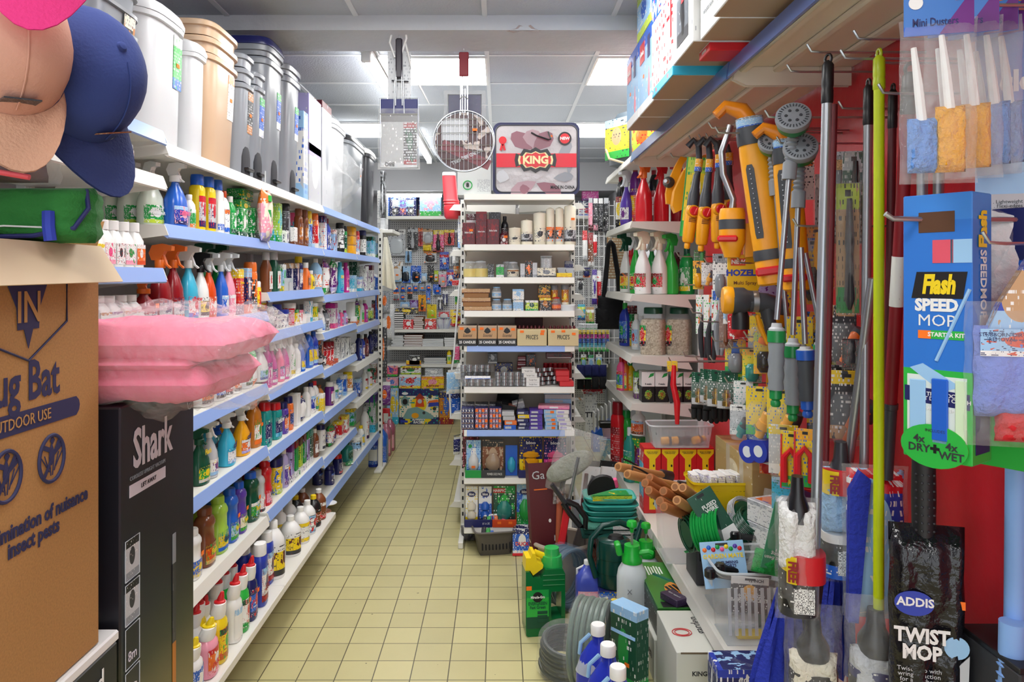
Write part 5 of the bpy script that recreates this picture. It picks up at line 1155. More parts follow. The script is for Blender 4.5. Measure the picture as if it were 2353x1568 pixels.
for k in (-.09, -.05, -.02, .04, .08, .11): L_ = math.sqrt(R0*R0-k*k); wires += [(tube([(-L_, -.010, k), (L_, -.010, k)], .0014, 5), T())]
for sx in (-1, 1): wires += [(tube([(sx*.017, 0, .13), (sx*.017, 0, .34)], .003, 6), T()), (tube([(sx*.006, -.012, .14), (sx*.006, -.012, .26)], .003, 6), T())]
wires += [(tube([(-.02, -.012, .21), (0, -.014, .222), (.02, -.012, .21)], .003, 6), T())]
ob('wire_grill', join(wires), METAL(), rg); ob('card', lathe(((1, 0), (1, 1)), R0*1.9, R0*1.9, .003, 2, 40), PR(hx('6a2a34'), hx('5a2028'), hx('4a2a2c'), hx('c9b9b0'), 'bk', lz=.38, hz=.9, rad=.0, amt=.46), rg, (0, .006, 0), (math.pi/2, 0, 0)); ob('card_photo', box(.125, .001, .11, 0), M('lgy', .3), rg, (-.045, .0015, .005)); ob('banner', box(.26, .001, .05, 0), M(hx('7a3a42'), .4), rg, (0, .0012, -.09), (0, .42, 0)); text(rg, 'ROUND BBQ GRILL', .024, M('lgy'), (.015, .0002, -.075), (math.pi/2, math.pi-.42, 0), bold=.03, sx=.8)
ob('handle', box(.048, .018, .12, .004), M(hx('8a2430'), .5), rg, (0, 0, .325)); sticker(rg, (.055, -.012, .05), .024, .012); ob('hook', tube([(0, 0, .44), (.004, 0, .452), (0, 0, .463)], .002, 6), METAL(), rg)
sg = thing('barbecue_grill', 'square film wrapped grill with navy card hanging behind the round grill', 'grill', tuple(at(1068, 330, 3.88))); ob('card', box(.165, .004, .25, .002), M('n', .4), sg); ob('film_wrap', pillow(.215, .03, .28, 73, wr=.12), film('w', .3), sg, (0, -.002, -.008)); ob('wire_frame', tube([(-.085, -.004, 0), (.085, -.004, 0), (.085, -.004, .25), (-.085, -.004, .25)], .003, 6, True), METAL(), sg); ob('handle', tube([(-.015, 0, .25), (-.01, 0, .44), (.01, 0, .44), (.015, 0, .25)], .003, 6), METAL(), sg)
# ======================= BACK WALL =======================
def rect(x0, y0, x1, y1, Y): a, b = at(x0, y1, Y), at(x1, y0, Y); return (a.x+b.x)/2, a.z, b.x-a.x, b.z-a.z
def wall(spec, Y, place, z=None, d=.06, cat='pack', name=None, group=None):
    """x0 y0 x1 y1 kind base/low/high/motif/ink extra | label"""
    for ln in spec.strip().split('\n'):
        a, l = ln.split('|'); q = a.split(); x0, y0, x1, y1 = map(float, q[:4]); kd, cols = q[4], q[5]; ex = q[6:]
        x, zb, w, h = rect(x0, y0, x1, y1, Y); zz = zb if z is None else z
        if z is not None: h = H-(y0-CY)*Y/F-z
        l = l.strip(); m = labm(cols); k0 = cols.split('/')[0]
        if kd == 'box': nm, ct = 'carton', 'box'
        elif kd == 'books': nm, ct = 'notebook', 'notebook'
        elif kd == 'bag': nm, ct = 'hanging_bag', 'pack'
        elif kd == 'tool': nm, ct = 'carded_tool', 'tool'
        else: nm, ct = 'blister_card', 'pack'
        if kd == 'books':
            n = int(ex[0]); hh = h/n
            for k in range(n):
                t = thing(nm, f'{l}, {ORD[k]} up in its stack', ct, (x+random.uniform(-.008, .008), Y+.11, zz+k*hh+.0005), random.uniform(-.04, .04), group=l+'s')
                ob('cover', box(w, .2, hh*.96, .001), M(k0, .5), t); ob('pages', box(w*.99, .004, hh*.55, 0), M('w' if k0 != 'w' else 'lgy', .7), t, (0, -.1, hh*.2))
            continue
        t = thing(nm, l, ct, (x, Y+(d/2 if kd == 'box' else 0), zz+.0006), 0, group=group or place)
        if kd == 'box': ob('carton', box(w*.985, d, h*.985, .002), m, t); ob('end_flap', box(w*.97, d*.97, .002, 0), M('lgy', .6), t, (0, 0, h*.985-.001)); f = -d/2-.001
        elif kd == 'bag': ob('bag', pillow(w, .05, h*.85, int(x0)), m, t); ob('header_card', box(w*.9, .003, h*.17, .001), PR(ex[0] if ex and ex[0] in K else k0, ink='w'), t, (0, 0, h*.83)); f = -.03
        elif kd == 'tool':
            ob('card', box(w, .003, h, .001), m, t); f = -.003; c2 = ex[0] if ex and ex[0] in K else 'bk'
            ob('handle', lathe(((.6, 0), (1, .2), (.8, .6), (.4, .65), (.35, 1)), w*.36, .025, h*.72, 2, 12), plastic(c2), t, (0, -.014, h*.08)); ob('hang_hole', box(w*.18, .001, h*.03, 0), M('bk'), t, (0, -.002, h*.93))
        else:
            ob('card', box(w, .003, h, .001), m, t); f = -.003; c2 = ex[0] if ex and ex[0] in K else 'cl'
            ob('blister', lathe(((.6, 0), (1, .15), (1, .85), (.6, 1)), w*.72, .03, h*.58, 3.5, 16), M(c2, .12, 0, .8), t, (0, -.008, h*.08)); ob('hang_hole', box(w*.2, .001, h*.04, 0), M('bk'), t, (0, -.002, h*.92))
        for o in ex:
            if o[0] == '"': tt = o[1:].split(':'); text(t, tt[0].replace('_', ' ').replace('^', '\n'), float(tt[2])*h, M(tt[1], .5), (0, f-.0006, h*float(tt[3])), width=w*.85, bold=.03)
            if o == '*': sticker(t, (w*.1, f-.022, h*.3), .03, .018)
P = 'back wall top shelf'
wall('''
896 446 956 496 box n/n/b/lb/w "6_in_1_Science_Set:w:.16:.85 | navy science set box on the back wall top shelf
964 442 1014 496 box lb/gg/lb/pk/w "Squish_Mat:y:.14:.88 | sky blue and green play mat box beside the navy science box
888 418 895 496 box b/b/rb// | narrow royal blue box left of the science set''', 8.28, P, z=2.2686, d=.16)
for (x0, y0, x1, y1, z, cols, l) in ((893, 405, 916, 445, 2.5, 'w/lb/pk/r/r', 'white box with pink band behind the science set'), (917, 402, 936, 445, 2.5, 'w/y/w/gy/r', 'white box with yellow corner behind the science set'), (937, 402, 959, 445, 2.5, 'b/o/w/r/y', 'blue and orange box behind the science set'), (961, 406, 1012, 442, 2.5, 'v/w/v/w/w', 'purple netted pack behind the play mat box')):
    x, zb, w, h = rect(x0, y0, x1, y1, 8.46); t = thing('carton', l, 'box', (x, 8.53, 2.2686), 0, group=P); ob('carton', box(w, .1, zb+h-2.2686, .002), labm(cols), t); ob('end_flap', box(w*.96, .09, .002, 0), M('w'), t, (0, 0, zb+h-2.2686))
# display fascia: the science box has six pictures
sb = [o for o in S.objects if o.get('label', '').startswith('navy science')][0]
for i in range(6): ob('picture', box(.068, .001, .075, 0), PR(('lgy', 'v', 'lb', 'bk', 'pu', 'ch')[i], ink='w', motif=('w', 'aq', 'w', 'w', 'o', 'w')[i], amt=.45), sb, (-.085+.085*(i % 3), -.0812, .015+.085*(i < 3)))
wall('''
891 527 932 588 card lgy/lgy/w//ch cl "STICKER:ch:.08:.9 | grey sticker sheet pack on the pegboard
937 523 960 575 tool ch/bk/lgy//w sl | black card of two bulldog clips
961 524 972 566 tool dr/r/or_// dr | red carded knife by the bulldog clips
971 526 996 562 card w/tn/tn/lgy/ch lgy | magnifier card with orange top
972 563 991 578 card y/am/y//bk y | small yellow card below the magnifier
994 529 1020 580 tool hp/dr/y/dr/w bk | crimson card with black scissors
1021 528 1045 564 tool r/r/y/r/w bk | red card with black tool and yellow corner
1044 526 1052 570 tool n/n/w//w tn | navy carded brush beside the unit edge
974 577 1003 604 card lgy/w/am/o/ch ch | stapler card with orange arc
1010 579 1032 620 bag rb/b/r/lb/w rb * | blue bag of rubber bands with red top
1033 577 1050 612 card w/lgy/w/gy/ch gy | white card with grey sharpener
982 610 998 650 tool bk/bk/bk//w bk * | black card with silver clip
931 571 946 604 tool lb/lb/w//n ch | slim blue card with black pen
894 602 926 648 card w/lb/w/tn/gy w * | large white hook pack with hand picture
923 612 943 650 card lb/b/lb//w bk | blue card with black mouse shape
944 611 968 651 card b/lb/b//w bk * | blue card with larger black mouse
968 628 981 648 card lb/w/lb//w w | small blue card beside the larger mouse
997 622 1007 647 card lm/y/lm//ch w * | small lime card beside black clip card
1008 624 1026 660 card pk/pk/lgy/hp/w lgy * | pink card of three silver pens
1026 620 1046 657 bag rb/b/r/w/w rb * | navy pack of white chalk
904 652 917 671 card gy/b/gy//w b * | first small blue blister in the row of six
920 651 931 671 card gy/b/gy//w b * | second small blue blister in the row of six
934 652 947 670 card lgy/b/gy//w b * | third small blue blister in the row of six
948 651 961 670 card gy/b/lgy//w b * | fourth small blue blister in the row of six
963 652 976 669 card gy/b/gy//w lb * | fifth small blue blister in the row of six
978 650 991 669 card lgy/b/gy//w b * | sixth small blue blister in the row of six
995 654 1013 678 card b/lb/b//w b * | square blue card of tacks
904 672 917 690 card lgy/r/or_// gy | small grey card with red stripe
919 673 931 690 card gy/lb/gy//w b * | small blue blister in the second row
936 672 948 688 card bk/bk/or_// ch | small black card in the second row
961 678 979 716 tool yo/o/yo//bk ch * | yellow and black carded knife
979 669 989 697 tool b/lb/b//w lb * | slim bright blue card
942 690 962 710 card pu/v/pu/lv/w lv | purple pack of clips
920 694 941 708 card lb/w/lb//n w | pale blue pack of string tags
1006 683 1018 712 tool ch/n/w//w w | navy carded correction pen, lower
1017 669 1029 704 tool n/bk/w//w w | navy carded correction pen, higher
981 700 1003 738 card y/lm/y//ch lm * | cream and yellow woven wallet
1008 717 1032 732 card r/lb/r/w/w w | red pack above the clear pen basket
1035 712 1060 748 card y/r/y/r/w r | yellow and red sticker pack near the unit''', 8.6, 'pegboard stationery')
wall('''
908 708 960 726 box ch/bk/ch/y/w | dark case with two yellow lenses on the notebook stacks''', 8.34, 'stationery shelf', z=1.1885, d=.12)
wall('''
897 718 928 757 books bk 8 | black and white hardback notebook
950 729 972 757 books br 6 | brown edged notebook beside the red box''', 8.3, '', z=1.0285)
wall('''
926 734 950 757 box r/r/r/w/w | red lidded pen box, nearer the black notebooks
976 733 1002 757 box r/r/do/w/w | red lidded pen box beside the clear basket''', 8.3, 'stationery shelf', z=1.0285, d=.1)
t = thing('clear_basket', 'clear plastic basket of white pens on the stationery shelf', 'basket', (at(1020, 757, 8.36).x, 8.38, 1.0285)); ob('basket', lathe(((.7, 0), (1, 1)), .17, .13, .10, 5, 24, cap=False), M('cl', .1, 0, .4), t); ob('floor', box(.11, .08, .003, 0), M('cl', .2, 0, .5), t)
for i in range(5):
    p = thing('pen', f'white marker pen, {ORD[i]} in the clear basket', 'pen', (t.location.x-.05+.022*i, 8.38, 1.034), rot=(-.35+.12*(i % 3), .5*(i-2)*.4, 0), group='pens in the clear basket'); ob('barrel', lathe(((1, 0), (1, .8), (.5, 1)), .014, .014, .11, 2, 10), M(('lgy', 'w', 'pu', 'w', 'rb')[i]), p); ob('cap', lathe(((1, 0), (1, 1)), .015, .015, .03, 2, 10), M('rb'), p, (0, 0, .01))
wall('''
900 772 927 797 books w 6 | white exercise book on the middle stationery shelf
928 770 970 797 books br 7 | brown exercise book on the middle stationery shelf
971 780 1020 797 books w 4 | wide white pad on the middle stationery shelf
1022 777 1046 797 books lgy 5 | grey edged pad on the middle stationery shelf''', 8.3, '', z=.8375)
wall('''
972 768 1021 780 box ch/bk/ch//gy | black shiny folder lying on the wide white pads''', 8.33, 'stationery shelf', z=.982, d=.14)
wall('''
974 823 1025 837 books gy 4 | large grey sketch pad on the lower shelf''', 8.3, '', z=.6465)
wall('''
940 818 965 837 box ch/gy/bk/w/w | dark paint set on the lower shelf
933 829 967 837 box y/o/y/r/r | thin yellow paint box at the lower shelf edge''', 8.24, 'lower shelf', z=.6465, d=.05)
t = thing('spray_can', 'yellow topped pump bottle at the right of the lower shelf', 'bottle', (at(1031, 845, 8.24).x, 8.33, .6465)); k_bottle(t, .05, .05, .17, 'y', 'y', labm('lm/y/w/g/w'))
# toys on the floor before the back wall
FY = 8.22
def floorbox(x0, y0, x1, y1, Y, z, cols, l, d=.12, tx=None):
    x, zb, w, h = rect(x0, y0, x1, y1, Y); h = H-(y0-CY)*Y/F-z
    t = thing('toy_box', l, 'box', (x, Y+d/2, z+.0006), 0, group='toy boxes by the back wall'); ob('carton', box(w*.99, d, h, .002), labm(cols), t); ob('side_flap', box(w*.97, d*.96, .002, 0), M('lgy', .6), t, (0, 0, h-.001))
    if tx: text(t, tx[0], tx[2]*h, M(tx[1]), (tx[4] if len(tx) > 4 else 0, -d/2-.0018, h*tx[3]), width=w*(tx[5] if len(tx) > 5 else .6), bold=.04)
    return t, w, h
sr, w, h = floorbox(917, 894, 1008, 974, FY, 0, 'cr/n/n/y/tl', 'large toy racer box with tower and track picture standing on the floor', .10, ("SLAMMIN'\nRACERS", 'w', .10, .10, .0, .34))
sr2, w2, h2 = floorbox(1009, 900, 1042, 974, FY, 0, 'am/dr/n/b/y', 'right end of toy racer display, box with blue car picture', .10)
def flat(t, o, col, x, z, k=0, d=.05): ob('picture', prism(o, .001, 'xz'), M(col, .35), t, (x, -d-.0012-.0004*k, z))
circ = [(math.cos(q*math.pi/9), math.sin(q*math.pi/9)) for q in range(18)]; sc = lambda o, a, b=None: [(x*a, z*(b or a)) for x, z in o]
flat(sr, [(-.05, 0), (.05, 0), (.035, .09), (-.035, .09)], 'do', .01, .19, 0); flat(sr, [(-.06, 0), (.06, 0), (0, .06)], hx('a03020'), .01, .28, 1); flat(sr, sc(circ, .024), 'lgy', .01, .25, 2); flat(sr, [(-.17, .05), (-.12, .14), (-.02, .16), (.10, .10), (.16, .06), (.16, .03), (-.17, .03)], hx('7fa8a8'), .0, .03, 3)
flat(sr, sc(circ, .04, .03), 'yo', -.04, .095, 4); flat(sr, sc(circ, .045, .055), hx('7a9a98'), -.15, .25, 1); flat(sr, sc(circ, .028, .032), 'bk', -.15, .245, 2); flat(sr, sc(circ, .02), 'ch', .12, .30, 1); flat(sr, sc(circ, .02), 'ch', .17, .17, 5); flat(sr, sc(circ, .016), 'ch', .055, .125, 6); flat(sr, [(-.06, -.01), (.07, .01), (.05, .035), (-.04, .02)], 'o', .15, .235, 2); flat(sr, [(-.06, 0), (.06, .01), (.05, .05), (-.05, .045)], 'rb', .16, .19, 4); flat(sr, sc(circ, .035, .015), 'w', -.15, .335, 3); flat(sr, [(0, 0), (.08, 0), (.08, .02), (0, .03)], 'rb', -.2, .02, 4)
floorbox(889, 893, 916, 975, FY, 0, 'lb/aq/lb/y/w', 'tall sky blue toy box with child picture left of the racer box', .10, ('TEX', 'w', .09, .86))
floorbox(887, 868, 915, 892, FY+.02, .395, 'pk/gg/pk/b/w', 'pink and green toy box on the sky blue box', .09); floorbox(885, 841, 914, 866, FY+.04, .515, 'hp/gg/pk/v/y', 'arched pink toy box topmost of its stack', .08)
floorbox(917, 862, 967, 893, FY, .39, 'lb/y/w/r/w', 'modelling dough box with coloured shapes on the racer box', .09); floorbox(920, 842, 967, 861, FY+.02, .538, 'w/lm/y/g/br', 'mud kitchen toy pack on the modelling dough box', .08, ('MUD', 'br', .3, .7)); floorbox(968, 866, 1020, 893, FY, .39, 'y/y/yo/pk/r', 'yellow plasticine box on the racer box', .1, ('PLASTICINE', 'dr', .2, .2))
floorbox(976, 848, 1018, 865, FY+.03, .52, 'lgy/w/lgy/w/ch', 'bundle of wrapped grey magazines on the plasticine box', .1)
t = thing('toy_watch_pack', 'red and white toy pack hanging before the sky blue toy box', 'toy', (at(885, 960, 7.9).x, 7.9, .031)); ob('pack', box(.10, .03, .20, .01), plastic('r'), t); ob('window', box(.05, .002, .09, .004), M('w'), t, (.01, -.016, .06)); ob('base', box(.14, .05, .03, .008), plastic('aq'), t, (0, 0, -.03)); ob('hanging_cord', tube([(0, 0, .2), (.01, 0, .45)], .002, 5), M('bk'), t)
# strip tags and packs hanging on the left side of the central run
for i, (px, y0, y1, Y, w, cols, l) in enumerate(((1057, 496, 570, 4.98, .03, 'w/lb/w//b', 'toothbrush strip hanging beside the maroon cartons'), (1047, 568, 612, 5.1, .05, 'w/gy/w//ch', 'white plug pack hanging left of the candle jars'), (1050, 580, 640, 5.2, .05, 'tn/n/w/or_/w', 'striped pack hanging left of the candle jars'), (1048, 643, 658, 5.05, .06, 'r/w/r//w', 'red capped strip hanging left of the candle glasses'), (1050, 670, 700, 5.1, .03, 'g/lm/g//w', 'green slim pack hanging left of the tan boxes'), (1052, 715, 750, 5.3, .09, 'y/r/y/dr/w', 'yellow red sticker pack hanging beside the kraft cartons'), (1050, 792, 835, 5.0, .04, 'hp/g/hp//w', 'pink and green ribbon spools beside the tealights'), (1042, 850, 905, 4.9, .10, 'lb/w/lb//w', 'pale blue face mask pack hanging beside the tealights'), (1046, 898, 960, 5.0, .08, 'b/w/n//w', 'blue and white tape pack hanging beside the dispenser boxes'), (1050, 1005, 1045, 4.9, .05, 'n/w/n//w', 'navy bagged pack hanging low on the run'))):
    p = at(px, y1, Y); h = (y1-y0)*Y/F; t = thing('hanging_pack', l, 'pack', tuple(p), .5, group='packs hanging on the left of the central run'); ob('bag', pillow(w, .02, h*.9, i), labm(cols), t); ob('header_card', box(w*.8, .003, h*.12, 0), PR('w', ink='gy'), t, (0, 0, h*.88)); ob('peg', tube([(0, 0, h*.96), (.0, .05, h*.98), (.20, .12, h*.98)], .003, 6), METAL(), t)
t = thing('clip_strip', 'long white plastic clip strip hanging beside the candle unit', 'strip', tuple(at(1050, 640, 4.9))); ob('strip', tube([(.02, 0, 0), (.0, -.01, -.25), (-.02, 0, -.5), (-.05, 0, -.7), (-.04, 0, -.9)], .006, 6), M('w', .4), t); ob('hook', tube([(.02, 0, 0), (.03, .02, .03), (.06, .1, .03)], .003, 6), METAL(), t)

# ======================= FAR RIGHT AISLE =======================
wall('''
1332 462 1372 478 box n/n/n//w "ECO:w:.6:.5 | navy box with white lettering on top of the far right shelf
1330 478 1372 497 box w/b/r/r/b | white box with red top below the navy box
1338 438 1376 461 box mg/pu/mg//w | magenta box on the navy box
1336 420 1384 439 box lm/g/lm/g/w | lime box topmost of the far right stack''', 8.1, 'boxes on the far right shelf', d=.12)
t = thing('wall_shelf', 'white wall shelf under the lime and navy boxes at far right', 'shelf', (at(1352, 497, 8.1).x, 8.2, at(1352, 497, 8.1).z-.032)); ob('board', box(.4, .3, .03, .002), SHW, t); ob('bracket', box(.02, .25, .06, .002), SHW, t, (0, .02, -.06))
wall('''
1352 455 1362 530 bag pk/ma/pk//w lgy | long pinkish bagged brush at far right
1363 456 1374 530 bag ch/pk/ch//w w | dark bagged tongs, left of three
1375 456 1386 532 bag ch/bk/ch//w w | dark bagged tongs, middle of three
1387 455 1399 534 bag bk/ch/ch//w lgy | dark bagged tongs, right of three
1338 530 1350 600 bag w/lgy/r//w r | white bagged spoon below the tongs
1351 535 1364 615 bag br/w/dr//w dr | brown bagged spatula at far right
1362 540 1372 590 bag r/w/w//r w | red and white bagged pack
1360 620 1372 700 bag w/v/w/v/n v | white floral bag with purple print
1372 622 1382 702 bag r/r/w//w w | red bagged roll at far right
1327 640 1341 668 card w/lgy/bk/ch/w ch | white carded plug at far right
1340 615 1356 638 card bk/o/n//w n | dark card with orange trim
1327 700 1345 736 bag aq/b/lm/y/w aq | aqua and lime bag on the pegboard
1346 706 1366 746 bag tn/g/w/lm/w tn | tan bagged brush head
1335 815 1347 850 card gg/b/w/y/w lb | bright card on dark glove, left
1352 816 1364 852 card w/b/g/lb/w lb | bright card on dark glove, middle
1369 815 1383 850 card lb/g/w/w/w lm | bright card on dark glove, right''', 7.4, 'hanging packs at far right')
for i in range(4):
    p = at(1334+17*i, 895, 7.38); t = thing('glove', f'dark navy work glove, {ORD[i]} from left under the bright cards', 'glove', tuple(p), group='dark gloves at far right'); ob('palm', pillow(.075, .04, .12, 80+i), M('n', .8), t, (0, 0, .12)); ob('fingers', pillow(.07, .035, .13, 84+i), M('bk', .8), t); ob('hook', tube([(0, 0, .24), (0, .1, .26), (.2, .1, .26)], .003, 6), METAL(), t)
PC5 = ('y', 'mg', 'b', 'aq', 'gg')
for i in range(8):
    p = at(1333+9*i, 808, 6.9); t = thing('peg_strip', f'rainbow strip of clothes pegs, {ORD[i]} from left', 'pegs', tuple(p), group='rainbow clothes peg strips')
    for k, cl_ in enumerate(reversed(PC5)):
        ob('peg_row', join([(box(.028, .012, .008, .002), T(0, 0, q*.0125)) for q in range(3)], 'pegrow'), plastic(cl_), t, (0, 0, k*.04))
    ob('header', box(.03, .003, .035, 0), PR('lgy', 'g'), t, (0, 0, .205)); ob('hook', tube([(0, 0, .235), (0, .02, .25)], .002, 5), METAL(), t)
t = thing('peg_rail', 'thin wire rail holding the rainbow peg strips at far right', 'rail', tuple(at(1365, 808, 6.92)+Vector((0, 0, .25)))); ob('rail', tube([(-.14, 0, 0), (.37, 0, 0)], .004, 6), METAL(), t); ob('wall_plate', box(.006, .05, .05, .001), SHW, t, (.373, 0, -.025))
t = thing('grid_panel', 'white wire grid panel fixed to the far right wall behind hanging packs', 'rack', (.98, 7.435, .75)); ob('wires', join([(box(.006, .006, 1.6, 0), T(-.25+.05*k, 0, 0)) for k in range(11)]+[(box(.51, .006, .006, 0), T(0, 0, .05+.1*k)) for k in range(16)]), M('w', .4), t); ob('wall_rail', box(.02, .03, 1.6, .002), SHW, t, (.247, 0, 0))
t = thing('cloth_bag', 'black fabric shoulder bag hanging by its strap at the far right shelf end', 'bag', tuple(at(1403, 757, 5.37))); ob('body', pillow(.185, .09, .24, 91, flat=.2, wr=.02), M('bk', .9, bump=.3), t); ob('strap', tube([(-.05, 0, .20), (-.035, -.01, .38), (-.015, -.01, .60), (.0, 0, .62), (.02, .01, .60), (.055, .01, .38), (.06, 0, .20)], .017, 10), M('bk', .9), t); ob('pocket', pillow(.10, .05, .11, 92), M('bk', .9), t, (-.06, -.03, .04)); ob('hook', tube([(0, 0, .62), (0, -.02, .645), (0, -.085, .645)], .004, 6), METAL(), t)
t = thing('wicker_mat', 'tan woven wicker panel behind the black shoulder bag', 'mat', tuple(at(1417, 640, 5.46)))
ob('hang_wire', tube([(0, 0, .32), (0, -.08, .345), (0, -.175, .345)], .003, 6), METAL(), t); ob('panel', box(.13, .02, .32, .01), PR('tn', ink='cr', amt=.55), t); ob('rim', tube([(-.065, 0, 0), (.065, 0, 0), (.065, 0, .32), (-.065, 0, .32)], .006, 6, True), M('tn', .7), t)
FZ = 6.9
for x0, y0, x1, y1, Y, z, cols, l, tx in ((1322, 920, 1347, 962, 7.6, 0, 'w/lgy/w//gy', 'white carton on the floor at the far right, left one', None), (1345, 908, 1372, 976, 7.45, 0, 'w/w/w//gy', 'white carton on the floor at the far right, right one', 'TTL'), (1340, 880, 1385, 905, 7.5, .443, 'r/w/lgy//w', 'red and white wrapped roll on the white cartons', None), (1325, 872, 1360, 900, 7.3, .62, 'gg/w/lm//w', 'green wrapped pack on the white cartons', None)):
    x, zb, w, h = rect(x0, y0, x1, y1, Y); h = H-(y0-CY)*Y/F-z; t = thing('carton', l, 'box', (x, Y+.08, z+.0006), 0, group='cartons on the far right floor'); ob('carton', box(w, .16, h, .002), labm(cols), t); ob('tape', box(w*.2, .161, .001, 0), M('tn'), t, (0, 0, h))
    if tx: text(t, tx, .07, M('ch'), (0, -.0822, h*.55), bold=.03)
t = thing('display_stand', 'blue cardboard display stand of white canvas panels at the far right', 'display', (at(1392, 985, 6.95).x, 7.0, .0008)); ob('tray', prism([(-.12, 0), (.12, 0), (.12, .34), (-.12, .16)], .16, 'xz'), PR('b', ink='w', amt=.35), t)
for i in range(6): ob('canvas', box(.012, .12, .25, .001), M('w', .7), t, (-.10+.036*i, .01, .10+.024*i))
t = thing('plastic_tub', 'pale pink tub holding a black tray by the blue display', 'tub', (at(1399, 972, 6.6).x, 6.6, at(1399, 985, 6.6).z)); 
t.location.z = .20; ob('tub', lathe(((.8, 0), (1, 1)), .12, .12, .09, 3, 20), plastic(hx('d9b0c8')), t); ob('black_tray', box(.15, .10, .05, .006), plastic('bk'), t, (-.01, 0, .092), label='black tray on top')
t = thing('wire_basket', 'pale blue slotted basket under the pink tub', 'basket', (at(1399, 998, 6.6).x, 6.6, .0008)); ob('basket', lathe(((.85, 0), (1, 1)), .16, .14, .195, 4, 24), PR('lb', ink='w', amt=.5), t); ob('rim', tube([(x, y, .195) for x, y in ring(24, .082, .072, 4)], .005, 6, True), M('lb'), t)
# ======================= RIGHT FAR BAY: PRODUCTS =======================
def rrow(Y, z, place, spec): frow(Y, z, place, spec)
R2, R3, R4, R5, R6 = 'upper right shelf', 'second right shelf', 'third right shelf', 'fourth right shelf', 'low right shelf'
frow(4.34, 1.9166, R2, '''
1482 374 sp .10 .075 r o - r-.9 | large red trigger bottle with orange head at the shelf corner
1522 378 sp .09 .07 r r - r-.9 | red trigger bottle behind the yellow dial sprayer
1560 386 sp .08 .065 dr r - r-.9 | dark red bottle behind the yellow wing''')
frow(4.66, 1.9166, R2, '''
1441 399 sp .075 .06 v cl w/v/w/pu/n r-.9 | violet spray with clear trigger
1462 372 bo .07 .06 pu dr o/r/pu/y/w r-.9 | purple bottle with dark red neck
1505 380 bo .07 .06 bk dr w/ch/dr/w/r r-.9 | black bottle with dark red neck between the red ones''')
frow(4.98, 1.9166, R2, '''
1428 398 bo .07 .05 bk dr w/bk/dr/y/w r-.9 | black dotted bottle with dark red cap''')
frow(4.34, 1.5006, R3, '''
1480 540 sp .10 .075 w cr r/w/dr/g/w r-1.0 | white trigger bottle with cream collar
1518 540 sp .10 .075 w cr r/w/dr/g/w r-1.0 | white trigger bottle with cream collar
1545 545 sp .09 .07 gg gg - r-1.0 | bright green spray at the right of the white pair
1582 570 bo .09 .07 g dg g/y/g/w/w r-1.0 | green bottle behind the hanging green nozzle''')
frow(4.58, 1.5006, R3, '''
1463 541 sp .075 .06 gg lgy y/g/gg/r/w r-1.0 | lime green spray with clear head
1500 545 sp .08 .06 g w - r-1.0 | green spray between the white pair
1558 580 bo .08 .06 ma ma bk/ch/ma/w/w r-1.0 | maroon bottle with black label''')
frow(4.86, 1.5006, R3, '''
1440 545 sp .08 .06 w dg y/g/bk/o/w r-1.0 | white bottle with yellow neck and dark trigger
1452 570 bo .06 .06 r r w/g/r/y/n r-1.0 | red bottle behind the white and yellow one''')
def seedtub(px, l):
    Y = 4.42; t = thing('seed_tub', l, 'tub', ((px-CX)*(Y-.06)/F, Y, 1.1506), -.5, group='tubs of lawn seed'); g = bpy.data.materials.get('seed')
    if not g:
        g = bpy.data.materials.new('seed'); g.use_nodes = True; nt = g.node_tree; b = nt.nodes['Principled BSDF']; v = nt.nodes.new('ShaderNodeTexVoronoi'); v.inputs['Scale'].default_value = 130; tc = nt.nodes.new('ShaderNodeTexCoord'); cr = nt.nodes.new('ShaderNodeValToRGB')
        nt.links.new(tc.outputs['Object'], v.inputs['Vector']); nt.links.new(v.outputs['Color'], cr.inputs[0]); nt.links.new(cr.outputs[0], b.inputs['Base Color']); cr.color_ramp.elements[0].color = (.25, .17, .08, 1); cr.color_ramp.elements[1].color = (.75, .64, .44, 1)
    ob('seed', lathe(((.96, 0), (1, .02), (1, .8), (.9, .9), (.7, .92)), .135, .11, .225, 5, 28), g, t)
    ob('jar', lathe(((.97, 0), (1.02, .02), (1.02, .82), (.95, .9), (.75, .97), (.72, 1)), .137, .112, .24, 5, 28), M('cl', .06, 0, .18), t)
    ob('lid', lathe(((1, 0), (1, .85), (.94, 1)), .105, .10, .036, 2.6, 24), plastic('dg'), t, (0, 0, .236)); ob('label', shell(1.03, .137, .112, .05, .17, -85, -5, e=5), PR('y', 'bk', 'g', 'r', 'w', lz=.25, hz=.75, rad=.3), t)
seedtub(1506, 'clear tub of pale lawn seed with green lid, left one'); seedtub(1566, 'clear tub of pale lawn seed with green lid, right one')
frow(4.66, 1.1506, R4, '''
1464 723 bo .06 .05 cl w lb/w/lb/r/w r-1.0 | clear bottle with pale blue label
1476 727 bo .06 .05 cl w gg/w/gg/o/w r-1.0 | clear bottle with pale green label''')
frow(4.92, 1.1506, R4, '''
1438 697 bo .08 .06 rb gg b/n/b/g/w r-1.0 | royal blue bottle with green cap
1451 703 pk .07 .05 y o g/y/ma/r/w r-1.0 | green and yellow carton beside the royal blue bottle''')
